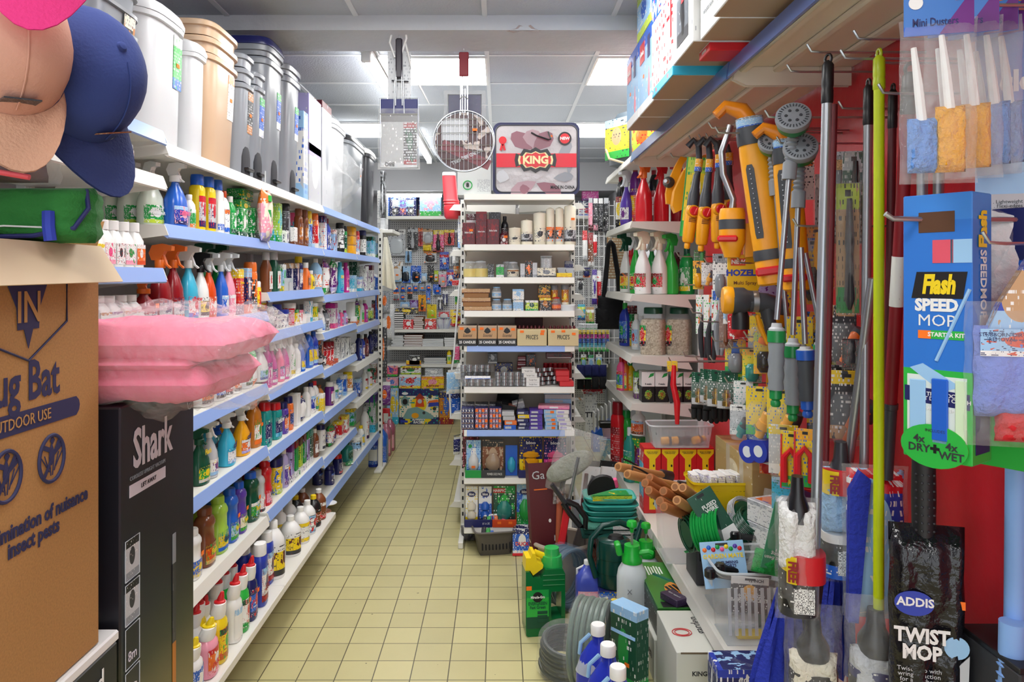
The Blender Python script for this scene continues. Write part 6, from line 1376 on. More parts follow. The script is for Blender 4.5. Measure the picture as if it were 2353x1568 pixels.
for i, px in enumerate((1490, 1521, 1557, 1583)):
    t = thing('bulb_carton', f'white carton with black berry picture, {ORD[i]} from left, {R5}', 'box', ((px-CX)*4.34/F, 4.39, .8806), 0, group='white berry picture cartons'); ob('carton', box(.074, .09, .175, .002), PR('w', 'bk', 'w', None, 'gy', lz=.52, amt=.3), t); text(t, '4 weeks', .017, M('bk'), (0, -.0457, .105), width=.045, bold=.02)
    ob('berry_picture', lathe(((.3, 0), (1, .4), (.8, .8), (.3, 1)), .045, .002, .055, 2, 12), PR('dg', 'bk', 'g', 'dr', 'lm', amt=.5), t, (0, -.045, .015)); ob('leaf_print', prism([(0, 0), (.03, .012), (.034, .03), (.012, .024)], .0006, 'xz'), M('g'), t, (0, -.0455, .14))
frow(4.46, .8806, R5, '''
1468 856 pk .05 .06 w w w/pu/gg/ch/lm | white and lime carton left of the berry cartons
1478 853 pk .05 .06 w w w/pu/g/ch/ch | white carton with purple flowers''')
frow(4.78, .8806, R5, '''
1450 832 bo .06 .05 y g lm/o/y/r/w r-1.0 | yellow bottle with round label
1438 826 bo .06 .05 o r y/g/r/b/w r-1.0 | orange bottle with round label
1429 822 bo .06 .05 hp r b/y/r/g/w r-1.0 | pink red bottle with round label''')
frow(4.9, .3606, R6, '''
1421 926 fl .09 .07 r dr r/dr/dr// r-1.0 | tall red bottle at the front corner
1441 945 fb .10 .07 gg g y/g/gg/r/w r-1.0 | green bottle with tapered cap''')
frow(4.55, .3606, R6, '''
1449 985 bo .08 .06 te cl g/w/te/gg/w r-1.0 | dark green bottle with clear cap
1462 1008 pk .10 .08 g y pu/g/g/ma/y r-.6 | green and purple carton with yellow band''')
t = thing('bottle', 'white bottle with orange label standing on the green and purple carton', 'bottle', ((1472-CX)*4.5/F, 4.57, .646), -.6); k_bottle(t, .085, .07, .155, 'w', 'w', labm('o/br/lb/do/w'))
for i, px in enumerate((1499, 1540, 1581, 1621)):
    t = thing('feed_carton', f'red carton with yellow arrow and stamped marks, {ORD[i]} from left', 'box', ((px-CX)*3.97/F, 4.03, .3606), 0, group='red cartons with yellow arrows'); ob('carton', box(.091, .12, .345, .002), M(hx('cf1f26'), .4), t)
    ob('yellow_arrow', prism([(-.043, .335), (.043, .335), (.043, .315), (.016, .285), (.016, .02), (-.016, .02), (-.016, .285), (-.043, .315)], .001, 'xz'), M('y', .4), t, (0, -.0606, 0)); ob('marks', join([(lathe(((1, 0), (1, 1)), .009, .014, .001, 2, 10), T((-.006 if k % 2 else .007), -.0612, .25-.033*k, math.pi/2)) for k in range(7)], 'fmarks'), M('bk'), t); text(t, 'BUILT IN WEED\nAPPLICATOR', .0085, M('ch'), (0, -.0618, .318))
    if i == 0: ob('side_print', box(.001, .11, .3, 0), PR('aq', 'r', 'r', 'w', 'w'), t, (-.046, 0, .02))
cb = thing('clear_basket', 'clear slotted basket of hose fittings on the red cartons', 'basket', ((1573-CX)*3.9/F, 4.02, .7072)); ob('body', lathe(((.88, 0), (.9, .03), (1, 1)), .33, .16, .115, 7, 32, cap=False), M('cl', .1, 0, .35), cb); ob('floor', box(.28, .13, .004, 0), M('cl', .1, 0, .4), cb); ob('rim', tube([(x, y, .115) for x, y in ring(32, .168, .083, 7)], .005, 6, True), M('cl', .1, 0, .6), cb)
ob('slots', join([(box(.006, .002, .035, .001), T((k-8)*.017, -.0735-.0035*0, .07, -.1)) for k in range(17)]), M('gy', .5, 0, .6), cb)
for i, (x, col, l) in enumerate(((-.10, 'yo', 'yellow'), (-.05, 'yo', 'yellow grey'), (.0, 'ch', 'dark grey'), (.07, 'yo', 'long yellow'))):
    t = thing('hose_connector', f'{l} hose connector lying in the clear slotted basket', 'connector', (cb.location.x+x, 4.0, .733), rot=(0, math.pi/2*.96, .2*i), group='hose connectors in the clear basket'); ob('body', lathe(((.8, 0), (1, .1), (1, .55), (.7, .6), (.7, 1)), .042, .042, .085, 2, 16), plastic(col), t); ob('ring', lathe(((1, 0), (1, 1)), .046, .046, .012, 2, 16), plastic('ch'), t, (0, 0, .04))
for k in range(3):
    t = thing('tan_carton', f'tan clear taped carton, {("bottom", "middle", "top")[k]} of the stack below the blue tapes', 'box', (1.055, 3.2, .3606+.174*k), math.pi/2, group='tan taped cartons'); ob('carton', box(.50, .14, .172, .002), PR(hx('b59a62'), hx('a88f58'), hx('c0a76c'), hx('d8cfae'), 'cr', amt=.30, rad=.14), t)
    for q in (-.12, .06): ob('clear_tape', box(.05, .141, .173, 0), M('cr', .2, 0, .5), t, (q, 0, 0))
cr_ = thing('crate', 'dark grey slotted crate under the yellow basket', 'crate', (.92, 3.12, .3606)); ob('body', box(.26, .17, .29, .008), M('ch', .5), cr_); ob('slots', join([(box(.018, .002, .03, .004), T((q-4)*.027, -.0862, .20-.05*r)) for q in range(9) for r in range(3)]), M('bk', .9), cr_)
yk = thing('yellow_basket', 'bright yellow slotted basket filled with white seed packets', 'basket', (.905, 3.12, .6515)); ob('body', lathe(((.86, 0), (.88, .04), (.98, .9), (1.04, .92), (1.04, 1)), .25, .18, .125, 8, 32, cap=False), plastic('y', .35), yk); ob('floor', box(.2, .14, .005, 0), plastic('y'), yk)
ob('slots', join([(box(.008, .002, .012, 0), T((q-6)*.0155, -.0785-.0022*r, .022+.022*r, -.09)) for q in range(13) for r in range(4) if abs(q-6) > 0]), M(hx('5a4410'), .8), yk)
for i in range(9): t = thing('seed_packet', f'white and lilac seed packet, {ORD[i]} from left in the yellow basket', 'packet', (.905-.09+.0225*i, 3.12+.02*(i % 2), .662), rot=(.06*(i % 3-1), .1*(i % 3-1), .3*(i % 2)), group='seed packets in the yellow basket'); ob('packet', box(.03, .09, .125, .003), PR('w', 'lv', 'w', 'lv', 'v', amt=.42), t); ob('fold', box(.028, .088, .006, .001), M('w'), t, (0, 0, .124))
# clear bins with hand tools, wire and hooks
def cbin(l, x, y, w, d, h, ribs):
    t = thing('clear_bin', l, 'bin', (x, y, .3606)); ob('body', lathe(((.80, 0), (.82, .03), (.97, .93), (1.03, .94), (1.03, 1)), w, d, h, 6, 32, cap=False), M('w', .15, 0, .22), t); ob('floor', box(w*.78, d*.78, .004, 0), M('cl', .2, 0, .4), t); ob('rim', tube([(a, b, h) for a, b in ring(32, w*.515, d*.515, 6)], .005, 6, True), M('cl', .1, 0, .6), t)
    if ribs: ob('slots', join([(box(.012, .002, h*.62, .001), T((k-4.5)*w*.082, -d*.452, h*.16, -.09)) for k in range(10)]), M('cl', .2, 0, .5), t)
    ob('handle_tab', box(.002, .06, .05, .001), M('cl', .1, 0, .7), t, (-w*.53, 0, h*.72)); return t
cbin('clear slotted bin of bracket packs nearest the camera on the low shelf', .872, 2.62, .27, .20, .25, True); cbin('clear bin of green wire spools, middle of three on the low shelf', .90, 2.86, .26, .22, .27, False); cbin('clear bin holding the wooden hammer handles, farthest of three', .88, 3.12-.02, .22, .20, .26, False) if 0 else cbin('clear bin holding the wooden handled tools, behind the wire spools', .80, 3.36, .2, .24, .30, False)
WOOD = M(hx('c08a54'), .5, bump=.15, bs=20); WOOD2 = M(hx('a8683a'), .5, bump=.15, bs=20)
for i, (px, py, qx, qy, Y, dk) in enumerate(((1420, 1073, 1520, 1092, 3.05, 0), (1441, 1090, 1560, 1118, 2.98, 0), (1482, 1110, 1585, 1165, 2.9, 1), (1490, 1127, 1585, 1190, 2.85, 1), (1492, 1098, 1600, 1165, 2.95, 1), (1524, 1129, 1620, 1185, 2.84, 1), (1516, 1152, 1600, 1200, 2.78, 1), (1525, 1165, 1625, 1205, 2.74, 1), (1555, 1150, 1640, 1205, 2.76, 0), (1551, 1119, 1640, 1180, 2.88, 0), (1568, 1121, 1650, 1180, 2.82, 0))):
    a, b = at(px, py, Y), at(qx, qy, Y+.28); L_ = (b-a).length
    t = thing('hand_tool', f'wooden tool handle, {"darker" if dk else "pale"}, {ORD[i] if i < 10 else "last"} from the left of the leaning bundle', 'tool', tuple(a), group='wooden handled tools'); t.rotation_mode = 'QUATERNION'; t.rotation_quaternion = (b-a).to_track_quat('Z', 'Y')
    ob('handle', lathe(((.85, 0), (1, .02), (.92, .3), (.8, .7), (.9, 1)), .038, .038, L_, 2, 16), WOOD2 if dk else WOOD, t); ob('head', lathe(((.8, 0), (1, .1), (1, .9), (.8, 1)), .034, .05, .11, 2.5, 14), M('ch', .4), t, (0, 0, L_-.01)); ob('end_ring', lathe(((1, 0), (.4, 1)), .022, .022, .0012, 2, 12), M(hx('8a5a30'), .6), t, (0, 0, -.0012))
    if i in (0, 1, 9): ob('cord', tube([(.0, .018, .03), (.02, .035, .06), (.03, .03, .14), (.01, .018, .18)], .004, 6), M('bk', .8), t)
def spool(l, px, py, Y, r, w, col, rot): 
    t = thing('wire_spool', l, 'wire', tuple(at(px, py, Y)), rot=rot, group='spools of garden wire'); ob('wire', join([(tube([(math.cos(q*math.pi/12)*r*(1-.06*(k % 3)), math.sin(q*math.pi/12)*r*(1-.06*(k % 3)), (k-6)*w/13) for q in range(24)], w/20, 5, True), T()) for k in range(13)]), plastic(col, .3), t); ob('core', lathe(((1, 0), (1, 1)), r*1.5, r*1.5, w*.9, 2, 20), plastic('dg'), t, (0, 0, -w*.45))
    ob('tag', box(w*.3, .003, r*1.2, .001), PR('w', 'g', ink='bk'), t, (r*1.02, 0, -r*.6), (0, 0, math.pi/2))
spool('large bright green wire spool in the middle clear bin', 1632, 1218, 2.78, .072, .10, 'g', (.5, 1.25, 0)); spool('dark green wire coil at the left side of the middle bin', 1590, 1225, 2.82, .065, .05, 'dg', (.3, 1.4, .5)); spool('dark green thin wire coil at the right of the middle bin', 1730, 1208, 2.84, .07, .05, 'dg', (.5, .4, .2)); spool('silver wire coil low in the middle bin', 1695, 1262, 2.80, .06, .05, 'lgy', (.9, .3, .2)); spool('clear white line coil behind the green wire card', 1712, 1186, 2.95, .075, .03, 'lgy', (.8, .5, .2))
def card(name, l, cat, px, py, Y, w, h, mat, rot=(0, 0, 0), grp=None, tx=()):
    t = thing(name, l, cat, tuple(at(px, py, Y)), rot=rot, group=grp); ob('card', box(w, .004, h, .001), mat, t); ob('hang_slot', box(w*.28, .001, h*.06, 0), M('bk'), t, (0, -.0026, h*.9))
    for s, sz, col, x, z in tx: text(t, s, sz, M(col), (x, -.0028, z), bold=.03)
    return t
card('wire_card', 'dark green wire pack card leaning over the bright green spool', 'card', 1672, 1240, 2.74, .10, .19, PR('dg', 'w', 'dg', None, 'w', lz=.2, amt=.3), (-.2, -.55, 0), None, (('FUSED\nWIRE', .02, 'w', .01, .125),))
t = card('support_card', 'light blue card with flowers and yellow lettering in the near clear bin', 'card', 1672, 1352, 2.63, .15, .155, PR('lb', 'lb', 'lb', None, 'b', amt=.25), (-.25, -.12, -.15), None, (('GARDEN MATE', .020, 'y', 0, .105), ('10 CLIMBING\nSUPPORTS', .013, 'n', .01, .078)))
for k in range(9): ob('flower', lathe(((1, 0), (.6, 1)), .016, .016, .002, 2, 8), plastic(('o', 'b', 'r', 'g', 'hp', 'y', 'g', 'v', 'r')[k]), t, (-.06+.015*k, -.003, .128+.008*(k % 2)), (math.pi/2, 0, 0))
for i, (p, q, l) in enumerate((((1632, 1318, 2.58), (1790, 1345, 2.66), 'black metal bracket with rounded end across the near bin, front one'), ((1655, 1306, 2.62), (1800, 1330, 2.72), 'black metal bracket with rounded end across the near bin, rear one'), ((1690, 1232, 2.74), (1775, 1242, 2.8), 'short black bar lying on the green wire'))):
    a, b = at(*p), at(*q); t = thing('bracket_bar', l, 'bracket', tuple(a), group='black brackets in the clear bins'); d = b-a; ob('bar', tube([(0, 0, 0), tuple(d*.5), tuple(d)], .012, 8), M('bk', .35), t); ob('end_cap', lathe(((.7, 0), (1, .2), (1, .8), (.7, 1)), .04, .04, .034, 2, 16), M('bk', .25), t, (0, 0, -.017))
card('bracket_card', 'black and yellow sunflower bracket card inside the near bin', 'card', 1720, 1410, 2.58, .13, .12, PR('ch', 'bk', 'w', 'yo', 'w', amt=.4), (-.1, .08, 0), None, (('HANGING\nBASKET BRACKET', .016, 'w', 0, .05), ("12 INCH", .014, 'bk', .02, .108)))
t = thing('yellow_roll', 'yellow cylinder pack at the bottom of the near bin', 'roll', tuple(at(1692, 1459, 2.60)), rot=(0, math.pi/2, 0)); ob('roll', lathe(((.9, 0), (1, .05), (1, .95), (.9, 1)), .038, .038, .09, 2, 16), plastic('y'), t); ob('end_cap', lathe(((1, 0), (1, 1)), .03, .03, .003, 2, 12), M('w'), t, (0, 0, .089))
t = thing('dark_pack', 'dark green plastic bundle at the right of the near bin floor', 'pack', tuple(at(1770, 1440, 2.66)), rot=(0, 0, .2)); ob('bundle', pillow(.10, .06, .09, 95), M('dg', .4), t); ob('strap', box(.02, .065, .092, .002), M('bk'), t)
t = thing('netting_bag', 'clear bag of green garden netting with green card, upside down lettering', 'bag', tuple(at(1768, 1322, 2.52)), rot=(0, .22, 0)); ob('netting', pillow(.13, .07, .08, 97), M('g', .8, bump=.6, bs=90), t); ob('card', box(.10, .003, .22, .001), PR(hx('4a9a72'), ink='w', amt=.3), t, (0, -.034, .03)); ob('film_bag', pillow(.16, .075, .28, 98), film('w', .25), t); text(t, 'Pea and Bean\nNetting', .017, M('w'), (0, -.0365, .075), (math.pi/2, math.pi, 0))
for k in range(2): t = thing('light_carton', f'white carton with small pictures beside the netting bag, {("lower", "upper")[k]} one', 'box', (1.02, 2.74, .62+.082*k), -1.2, group='white cartons beside the netting'); ob('carton', box(.2, .14, .08, .002), PR('w', 'w', 'lgy', None, 'gy', amt=.42), t); ob('top_picture', box(.16, .10, .001, 0), PR('w', 'b', 'o', 'v', 'n'), t, (0, 0, .08))
t = thing('support_carton', 'plain grey carton under the two white cartons', 'box', (1.02, 2.74, .3606), -1.2); ob('carton', box(.2, .14, .257, .002), M('lgy', .6), t); ob('tape', box(.04, .141, .001, 0), M('tn'), t, (0, 0, .257))
t = thing('light_carton', 'navy carton with white barcode panel below the red clamps', 'box', (1.06, 2.62, .62), -1.3); ob('carton', box(.16, .1, .22, .002), M('n', .4), t); ob('barcode_panel', box(.06, .001, .06, 0), PR('w', ink='bk', amt=.5), t, (.02, -.0506, .05)); t = thing('support_carton', 'dark carton under the navy barcode carton', 'box', (1.06, 2.60, .3606), -1.3); ob('carton', box(.16, .1, .257, .002), M('ch', .6), t); ob('tape', box(.03, .101, .001, 0), M('tn'), t, (0, 0, .257))
# ======================= BOXES ON THE OVERHEAD SHELF =======================
def obox(l, ya, yb_, x0, z, h, mats, depth=.42):
    t = thing('appliance_carton', l, 'box', (x0+depth/2, (ya+yb_)/2, z), -math.pi/2, group='cartons on the right overhead shelf'); w = yb_-ya-.004
    ob('carton', box(w, depth, h, .002), mats, t); ob('bottom_flap', box(w*.98, depth*.5, .002, 0), M('bg', .6), t, (0, -depth*.24, -.001)); return t, w, h, -depth/2
Z8 = 2.3
VB = PR('lb', 'w', 'b', None, 'w', lz=.12, hz=.8, amt=.34, rough=.25)
for i, (a, b) in enumerate(((3.31, 3.62), (2.985, 3.305))):
    t, w, h, f = obox(f'shiny blue and white mop carton with red patch overhanging the shelf, {("farther", "nearer")[i]} one', a, b, .61, Z8, .33, VB); ob('red_patch', box(.10, .001, .085, 0), M('r', .3), t, (-.08, f-.001, .21)); text(t, 'vileda', .034, M('w'), (-.08, f-.0024, .25)); ob('hand_hole', box(.05, .001, .09, .02), M('n', .5), t, (.06, f-.001, .2)); ob('mop_picture', lathe(((.5, 0), (1, .3), (.3, .8), (.1, 1)), .05, .002, .12, 2, 12), M(hx('d86a7a'), .4), t, (.06, f, .04)); sticker(t, (-.05, f-.001, .14))
t, w, h, f = obox('large shiny white and blue carton with red edge stripes, centre of overhead row', 2.62, 2.98, .60, Z8, .40, PR('w', 'aq', 'b', None, 'r', lz=.08, hz=.72, amt=.42, rough=.25)); text(t, 'WECO', .08, M('w'), (0, f-.0012, .32), width=.26, bold=.03); ob('red_stripe', box(.02, .001, .25, 0), M('r'), t, (w*.44, f-.001, .14))
t, w, h, f = obox('white carton with dark gadget picture in the overhead row', 2.34, 2.615, .60, Z8+.03, .38, PR('w', 'w', 'w', None, 'gy', amt=.36)); ob('gadget_picture', box(.15, .001, .19, 0), PR(hx('6a7078'), 'ch', 'gy', 'ch', 'w', amt=.3), t, (0, f-.001, .04)); ob('gadget', lathe(((.6, 0), (1, .4), (.7, 1)), .05, .003, .12, 2, 14), M('bk', .3), t, (.01, f-.001, .06)); ob('red_button', box(.03, .001, .012, 0), M('r'), t, (.01, f-.003, .165))
t, w, h, f = obox('white carton with barcode window beside the gadget carton', 2.13, 2.335, .62, Z8+.03, .36, PR('w', 'w', 'w', None, 'lgy', amt=.36)); ob('barcode', join([(box(.0035 if q % 3 else .006, .001, .10, 0), T((q-8)*.0075, 0, 0)) for q in range(16)]), M('bk'), t, (-.03, f-.0012, .12)); text(t, 'REDUCES ODOURS', .014, M('gy'), (0, f-.0014, .07))
t, w, h, f = obox('white carton with small window nearest the camera but one overhead', 1.9, 2.125, .60, Z8+.03, .34, PR('w', 'w', 'w', None, 'lgy', amt=.36)); ob('window', box(.10, .001, .08, 0), PR('gy', 'bk', 'w', None, 'w'), t, (-.02, f-.001, .11)); text(t, 'REDUCES ODOURS', .014, M('gy'), (0, f-.0014, .06))
obox('pale grey carton overhead at the top edge of the photo', 1.60, 1.895, .62, Z8+.03, .3, PR('lgy', 'w', 'lgy', None, 'w'))
t, w, h, f = obox('lime and blue carton stacked on the blue mop cartons', 3.05, 3.35, .61, Z8+.332, .19, PR('lb', 'lm', 'lm', 'b', 'w', amt=.4))
red = thing('red_leaflet_box', 'slim red edged box tucked under the white gadget carton', 'box', (.75, 2.40, 2.301), -math.pi/2); ob('carton', box(.12, .2, .026, .002), M('r', .4), red); ob('white_lid', box(.118, .198, .002, 0), M('w'), red, (0, 0, .026)); text(red, 'WWW', .016, M('w'), (0, -.1012, .012))
pl = thing('garden_scoop', 'grey moulded plastic tray with yellow picture card on the far top right shelf', 'tray', (.80, 4.75, 2.2906), -1.0); ob('tray', lathe(((.5, 0), (.9, .05), (1, .4), (.9, .8), (.5, 1)), .30, .12, .34, 3, 24), plastic(hx('4a545c'), .4), pl); ob('picture_card', box(.22, .006, .25, .02), PR('y', 'gg', 'lb', 'tn', 'ch', amt=.4), pl, (-.02, -.064, .05)); ob('carry_handle', tube([(-.12, -.065, .12), (-.05, -.10, .05), (.1, -.09, .0)], .008, 8), plastic(hx('c8b48a')), pl)
t = thing('feed_bag', 'green and yellow printed bag beside the grey moulded tray', 'bag', (.86, 4.42, 2.2906), -.8); ob('bag', pillow(.2, .1, .24, 99), PR('lm', 'g', 'w', 'o', 'r', amt=.42), t); ob('top_seal', box(.19, .004, .02, .001), plastic('g'), t, (0, 0, .228))
# ======================= HANGING GOODS ON THE RED WALL =======================
def peg(px, py, Y, x0=None):
    p = at(px, py, Y); x0 = p.x-.03 if x0 is None else x0
    o = ob('peg', tube([(x0-.012, 0, .022), (x0, 0, .002), (x0+.03, 0, 0), (1.156, 0, 0)], .0035, 6), METAL(), rb, (-1.165, Y-2.4, p.z))
YEL = plastic(hx('f2a516'), .35); DGY = plastic(hx('3f434a'), .4); GRN = plastic(hx('157a3c'), .35)
def hang(name, l, cat, px, py, Y, rot=(0, 0, 0), grp=None): return thing(name, l, cat, tuple(at(px, py, Y)), rot=rot, group=grp)
for i, (px, py, tx, ty, Y) in enumerate(((1578, 572, 1612, 325, 3.35), (1610, 578, 1635, 322, 3.28), (1648, 572, 1652, 320, 3.22), (1672, 560, 1675, 325, 3.34))):
    a, b = at(px, py, Y), at(tx, ty, Y); L_ = (b-a).length
    t = hang('spray_lance', f'yellow hose lance with red dial hanging, {ORD[i]} from left of four', 'hose lance', px, py, Y, (0, math.atan2(b.x-a.x, b.z-a.z), 0), 'yellow hose lances')
    ob('tip', lathe(((.8, 0), (1, .2), (1, .8), (.7, 1)), .026, .026, .03, 2, 14), YEL, t); ob('handle', lathe(((.7, 0), (.9, .06), (1, .5), (.98, .9), (.8, 1)), .056, .056, .17, 2.4, 18), YEL, t, (0, 0, .028)); ob('dial_ring', lathe(((1, 0), (1, .7), (.9, 1)), .056, .056, .03, 2, 20), YEL, t, (0, -.012, .165), (math.pi/2, 0, 0)); ob('dial', lathe(((1, 0), (1, .6), (.8, 1)), .04, .04, .012, 2, 18), plastic('r'), t, (0, -.042, .165), (math.pi/2, 0, 0)); ob('dial_grip', box(.008, .006, .034, .002), plastic('r'), t, (0, -.057, .148), (0, .3, 0))
    ob('vents', join([(box(.03, .002, .003, 0), T(0, -.0285, .118+.007*q)) for q in range(3)], 'vents'), M('br'), t); ob('sleeve', lathe(((1, 0), (1, .35), (.8, .5), (.8, .55), (.72, .6), (.6, 1)), .052, .052, .14, 2, 16), DGY, t, (0, 0, .19)); ob('tube', tube([(0, 0, .30), (.004, 0, .38), (-.01, 0, L_-.02), (-.035, 0, L_+.0), (-.055, .01, L_-.03)], .014, 10), DGY, t); ob('paper_band', lathe(((1, 0), (1, 1)), .034, .034, .055, 2, 14), PR('yo', 'b', 'yo', None, 'w', lz=.35), t, (.002, 0, .345)); ob('hook_loop', tube([(-.02, 0, L_), (-.02, .03, L_+.02), (-.02, .05, L_+.02)], .003, 6), METAL(), t); peg(tx-8, ty-2, Y+.03)
t = hang('backing_card', 'tall green and yellow hose card behind the first yellow lance', 'card', 1588, 545, 3.42, (0, .10, -.4)); ob('card', box(.10, .004, .36, .001), PR('y', 'gg', 'lm', 'w', 'g', amt=.4), t); ob('edge', box(.006, .006, .36, .001), plastic('g'), t, (-.05, 0, 0))
t = hang('dial_sprayer', 'yellow dial sprayer with chrome centre before the red bottles', 'sprayer', 1540, 470, 3.75, (0, .12, 0)); ob('arm', prism([(-.02, 0), (.02, .0), (.03, .06), (.02, .10), (.035, .20), (.055, .235), (.02, .24), (.0, .19), (-.025, .11), (-.03, .05)], .03, 'xz'), YEL, t); ob('dial', lathe(((1, 0), (1, .5), (.6, 1)), .055, .055, .035, 2, 20), DGY, t, (-.02, -.015, .105), (math.pi/2, 0, -.6)); ob('chrome_centre', lathe(((1, 0), (.5, 1)), .036, .036, .014, 2, 16), METAL(), t, (-.04, -.04, .105), (math.pi/2, 0, -.6)); peg(1560, 362, 3.75)
for i, (px, l) in enumerate(((1562, 'yellow curved wing sprinkler beside the dial sprayer'), (1586, 'yellow curved wing half hidden behind the first lance'))):
    t = hang('wing_sprinkler', l, 'sprinkler', px-12, 490-i*10, 3.6+.1*i, (0, .14, -.3*i), 'yellow wing sprinklers'); ob('wing', prism([(0, 0), (.03, .02), (.055, .10), (.075, .20), (.085, .27), (.05, .265), (.01, .20), (-.02, .10), (-.02, .03)], .05, 'xz'), YEL, t); ob('stem', lathe(((1, 0), (.7, 1)), .03, .03, .10, 2, 12), plastic(hx('d88a10')), t, (.04, .03, .08))
def oscill(l, px, py, Y, ang, s=1):
    t = hang('sprinkler', l, 'sprinkler', px, py, Y, (0, ang, -.25), 'yellow tube sprinklers')
    ob('base', lathe(((.8, 0), (1, .08), (1, .9), (.95, 1)), .10*s, .085*s, .09*s, 3, 22), YEL, t); ob('grey_band', lathe(((1.03, 0), (1.05, .5), (1.0, 1)), .10*s, .085*s, .035*s, 3, 22), DGY, t, (0, 0, .086*s)); ob('switch', box(.09*s, .02, .028*s, .006), plastic('r'), t, (-.01, -.045*s, .035*s))
    ob('column', lathe(((1, 0), (1.02, .1), (1, .9), (.95, 1)), .098*s, .08*s, .36*s, 2.8, 24), YEL, t, (0, 0, .12*s)); sl_ = ob('jet_strip', prism([(-.011, 0), (.011, 0), (.013, .015), (.013, .235), (.008, .25), (-.008, .25), (-.013, .235), (-.013, .015)], .004, 'xz'), DGY, t, (-.024*s, -.0375*s, .16*s), (0, 0, -.25)); ob('jets', join([(lathe(((1, 0), (.6, 1)), .007, .007, .003, 2, 8), T(0, -.002, .02+.0165*q, math.pi/2)) for q in range(14)], 'jets'), METAL(), sl_)
    ob('cap', lathe(((1.02, 0), (1.04, .3), (1.0, 1)), .098*s, .08*s, .06*s, 2.8, 24), DGY, t, (0, 0, .478*s)); ob('blue_band', lathe(((.92, 0), (.92, 1)), .098*s, .08*s, .035*s, 2.8, 22), PR('lb', 'b', 'gy', None, 'w'), t, (0, 0, .536*s)); ob('hook_handle', tube([(0, 0, .56*s), (-.02, 0, .60*s), (-.07*s, 0, .625*s), (-.105*s, 0, .60*s)], [.03*s, .03*s, .022*s, .018*s], 10), plastic(hx('e88a1a')), t); return t
oscill('large yellow tube sprinkler with row of jets, hung aslant', 1778, 655, 2.55, -.14); peg(1672, 306, 2.55)
t = oscill('second yellow tube sprinkler behind the green lances', 1832, 668, 2.42, -.08, .85)
t = hang('sprinkler', 'squat yellow sprinkler motor with grey band and bent silver tube', 'sprinkler', 1682, 592, 2.72, (0, .0, -.2), 'yellow tube sprinklers'); ob('base', lathe(((.6, 0), (.7, .1), (1, .3), (1, .9), (.9, 1)), .09, .085, .175, 3, 22), YEL, t); ob('grey_band', lathe(((1.02, 0), (1.02, 1)), .09, .085, .035, 3, 22), DGY, t, (0, 0, .10)); ob('switch', box(.07, .02, .022, .006), plastic('r'), t, (-.02, -.045, .055)); ob('silver_tube', tube([(0, 0, .17), (.005, 0, .21), (-.03, 0, .30), (-.035, 0, .38), (-.012, 0, .45), (-.005, 0, .475)], .012, 10), METAL(), t); ob('side_body', prism([(0, -.01), (.10, 0), (.11, .05), (.07, .17), (.05, .12), (.0, .11)], .07, 'xz'), YEL, t, (.045, .03, .01)); peg(1655, 295, 2.72)
t = hang('backing_card', 'yellow printed sprinkler card with white lines beside the large sprinkler', 'card', 1806, 570, 2.60, (0, -.12, -.3)); ob('card', box(.06, .004, .34, .001), PR('y', 'yo', 'y', None, 'cr', amt=.4), t); text(t, 'HOZELOCK', .03, M('b'), (0, -.003, .08), (math.pi/2, math.pi/2, 0), bold=.03)
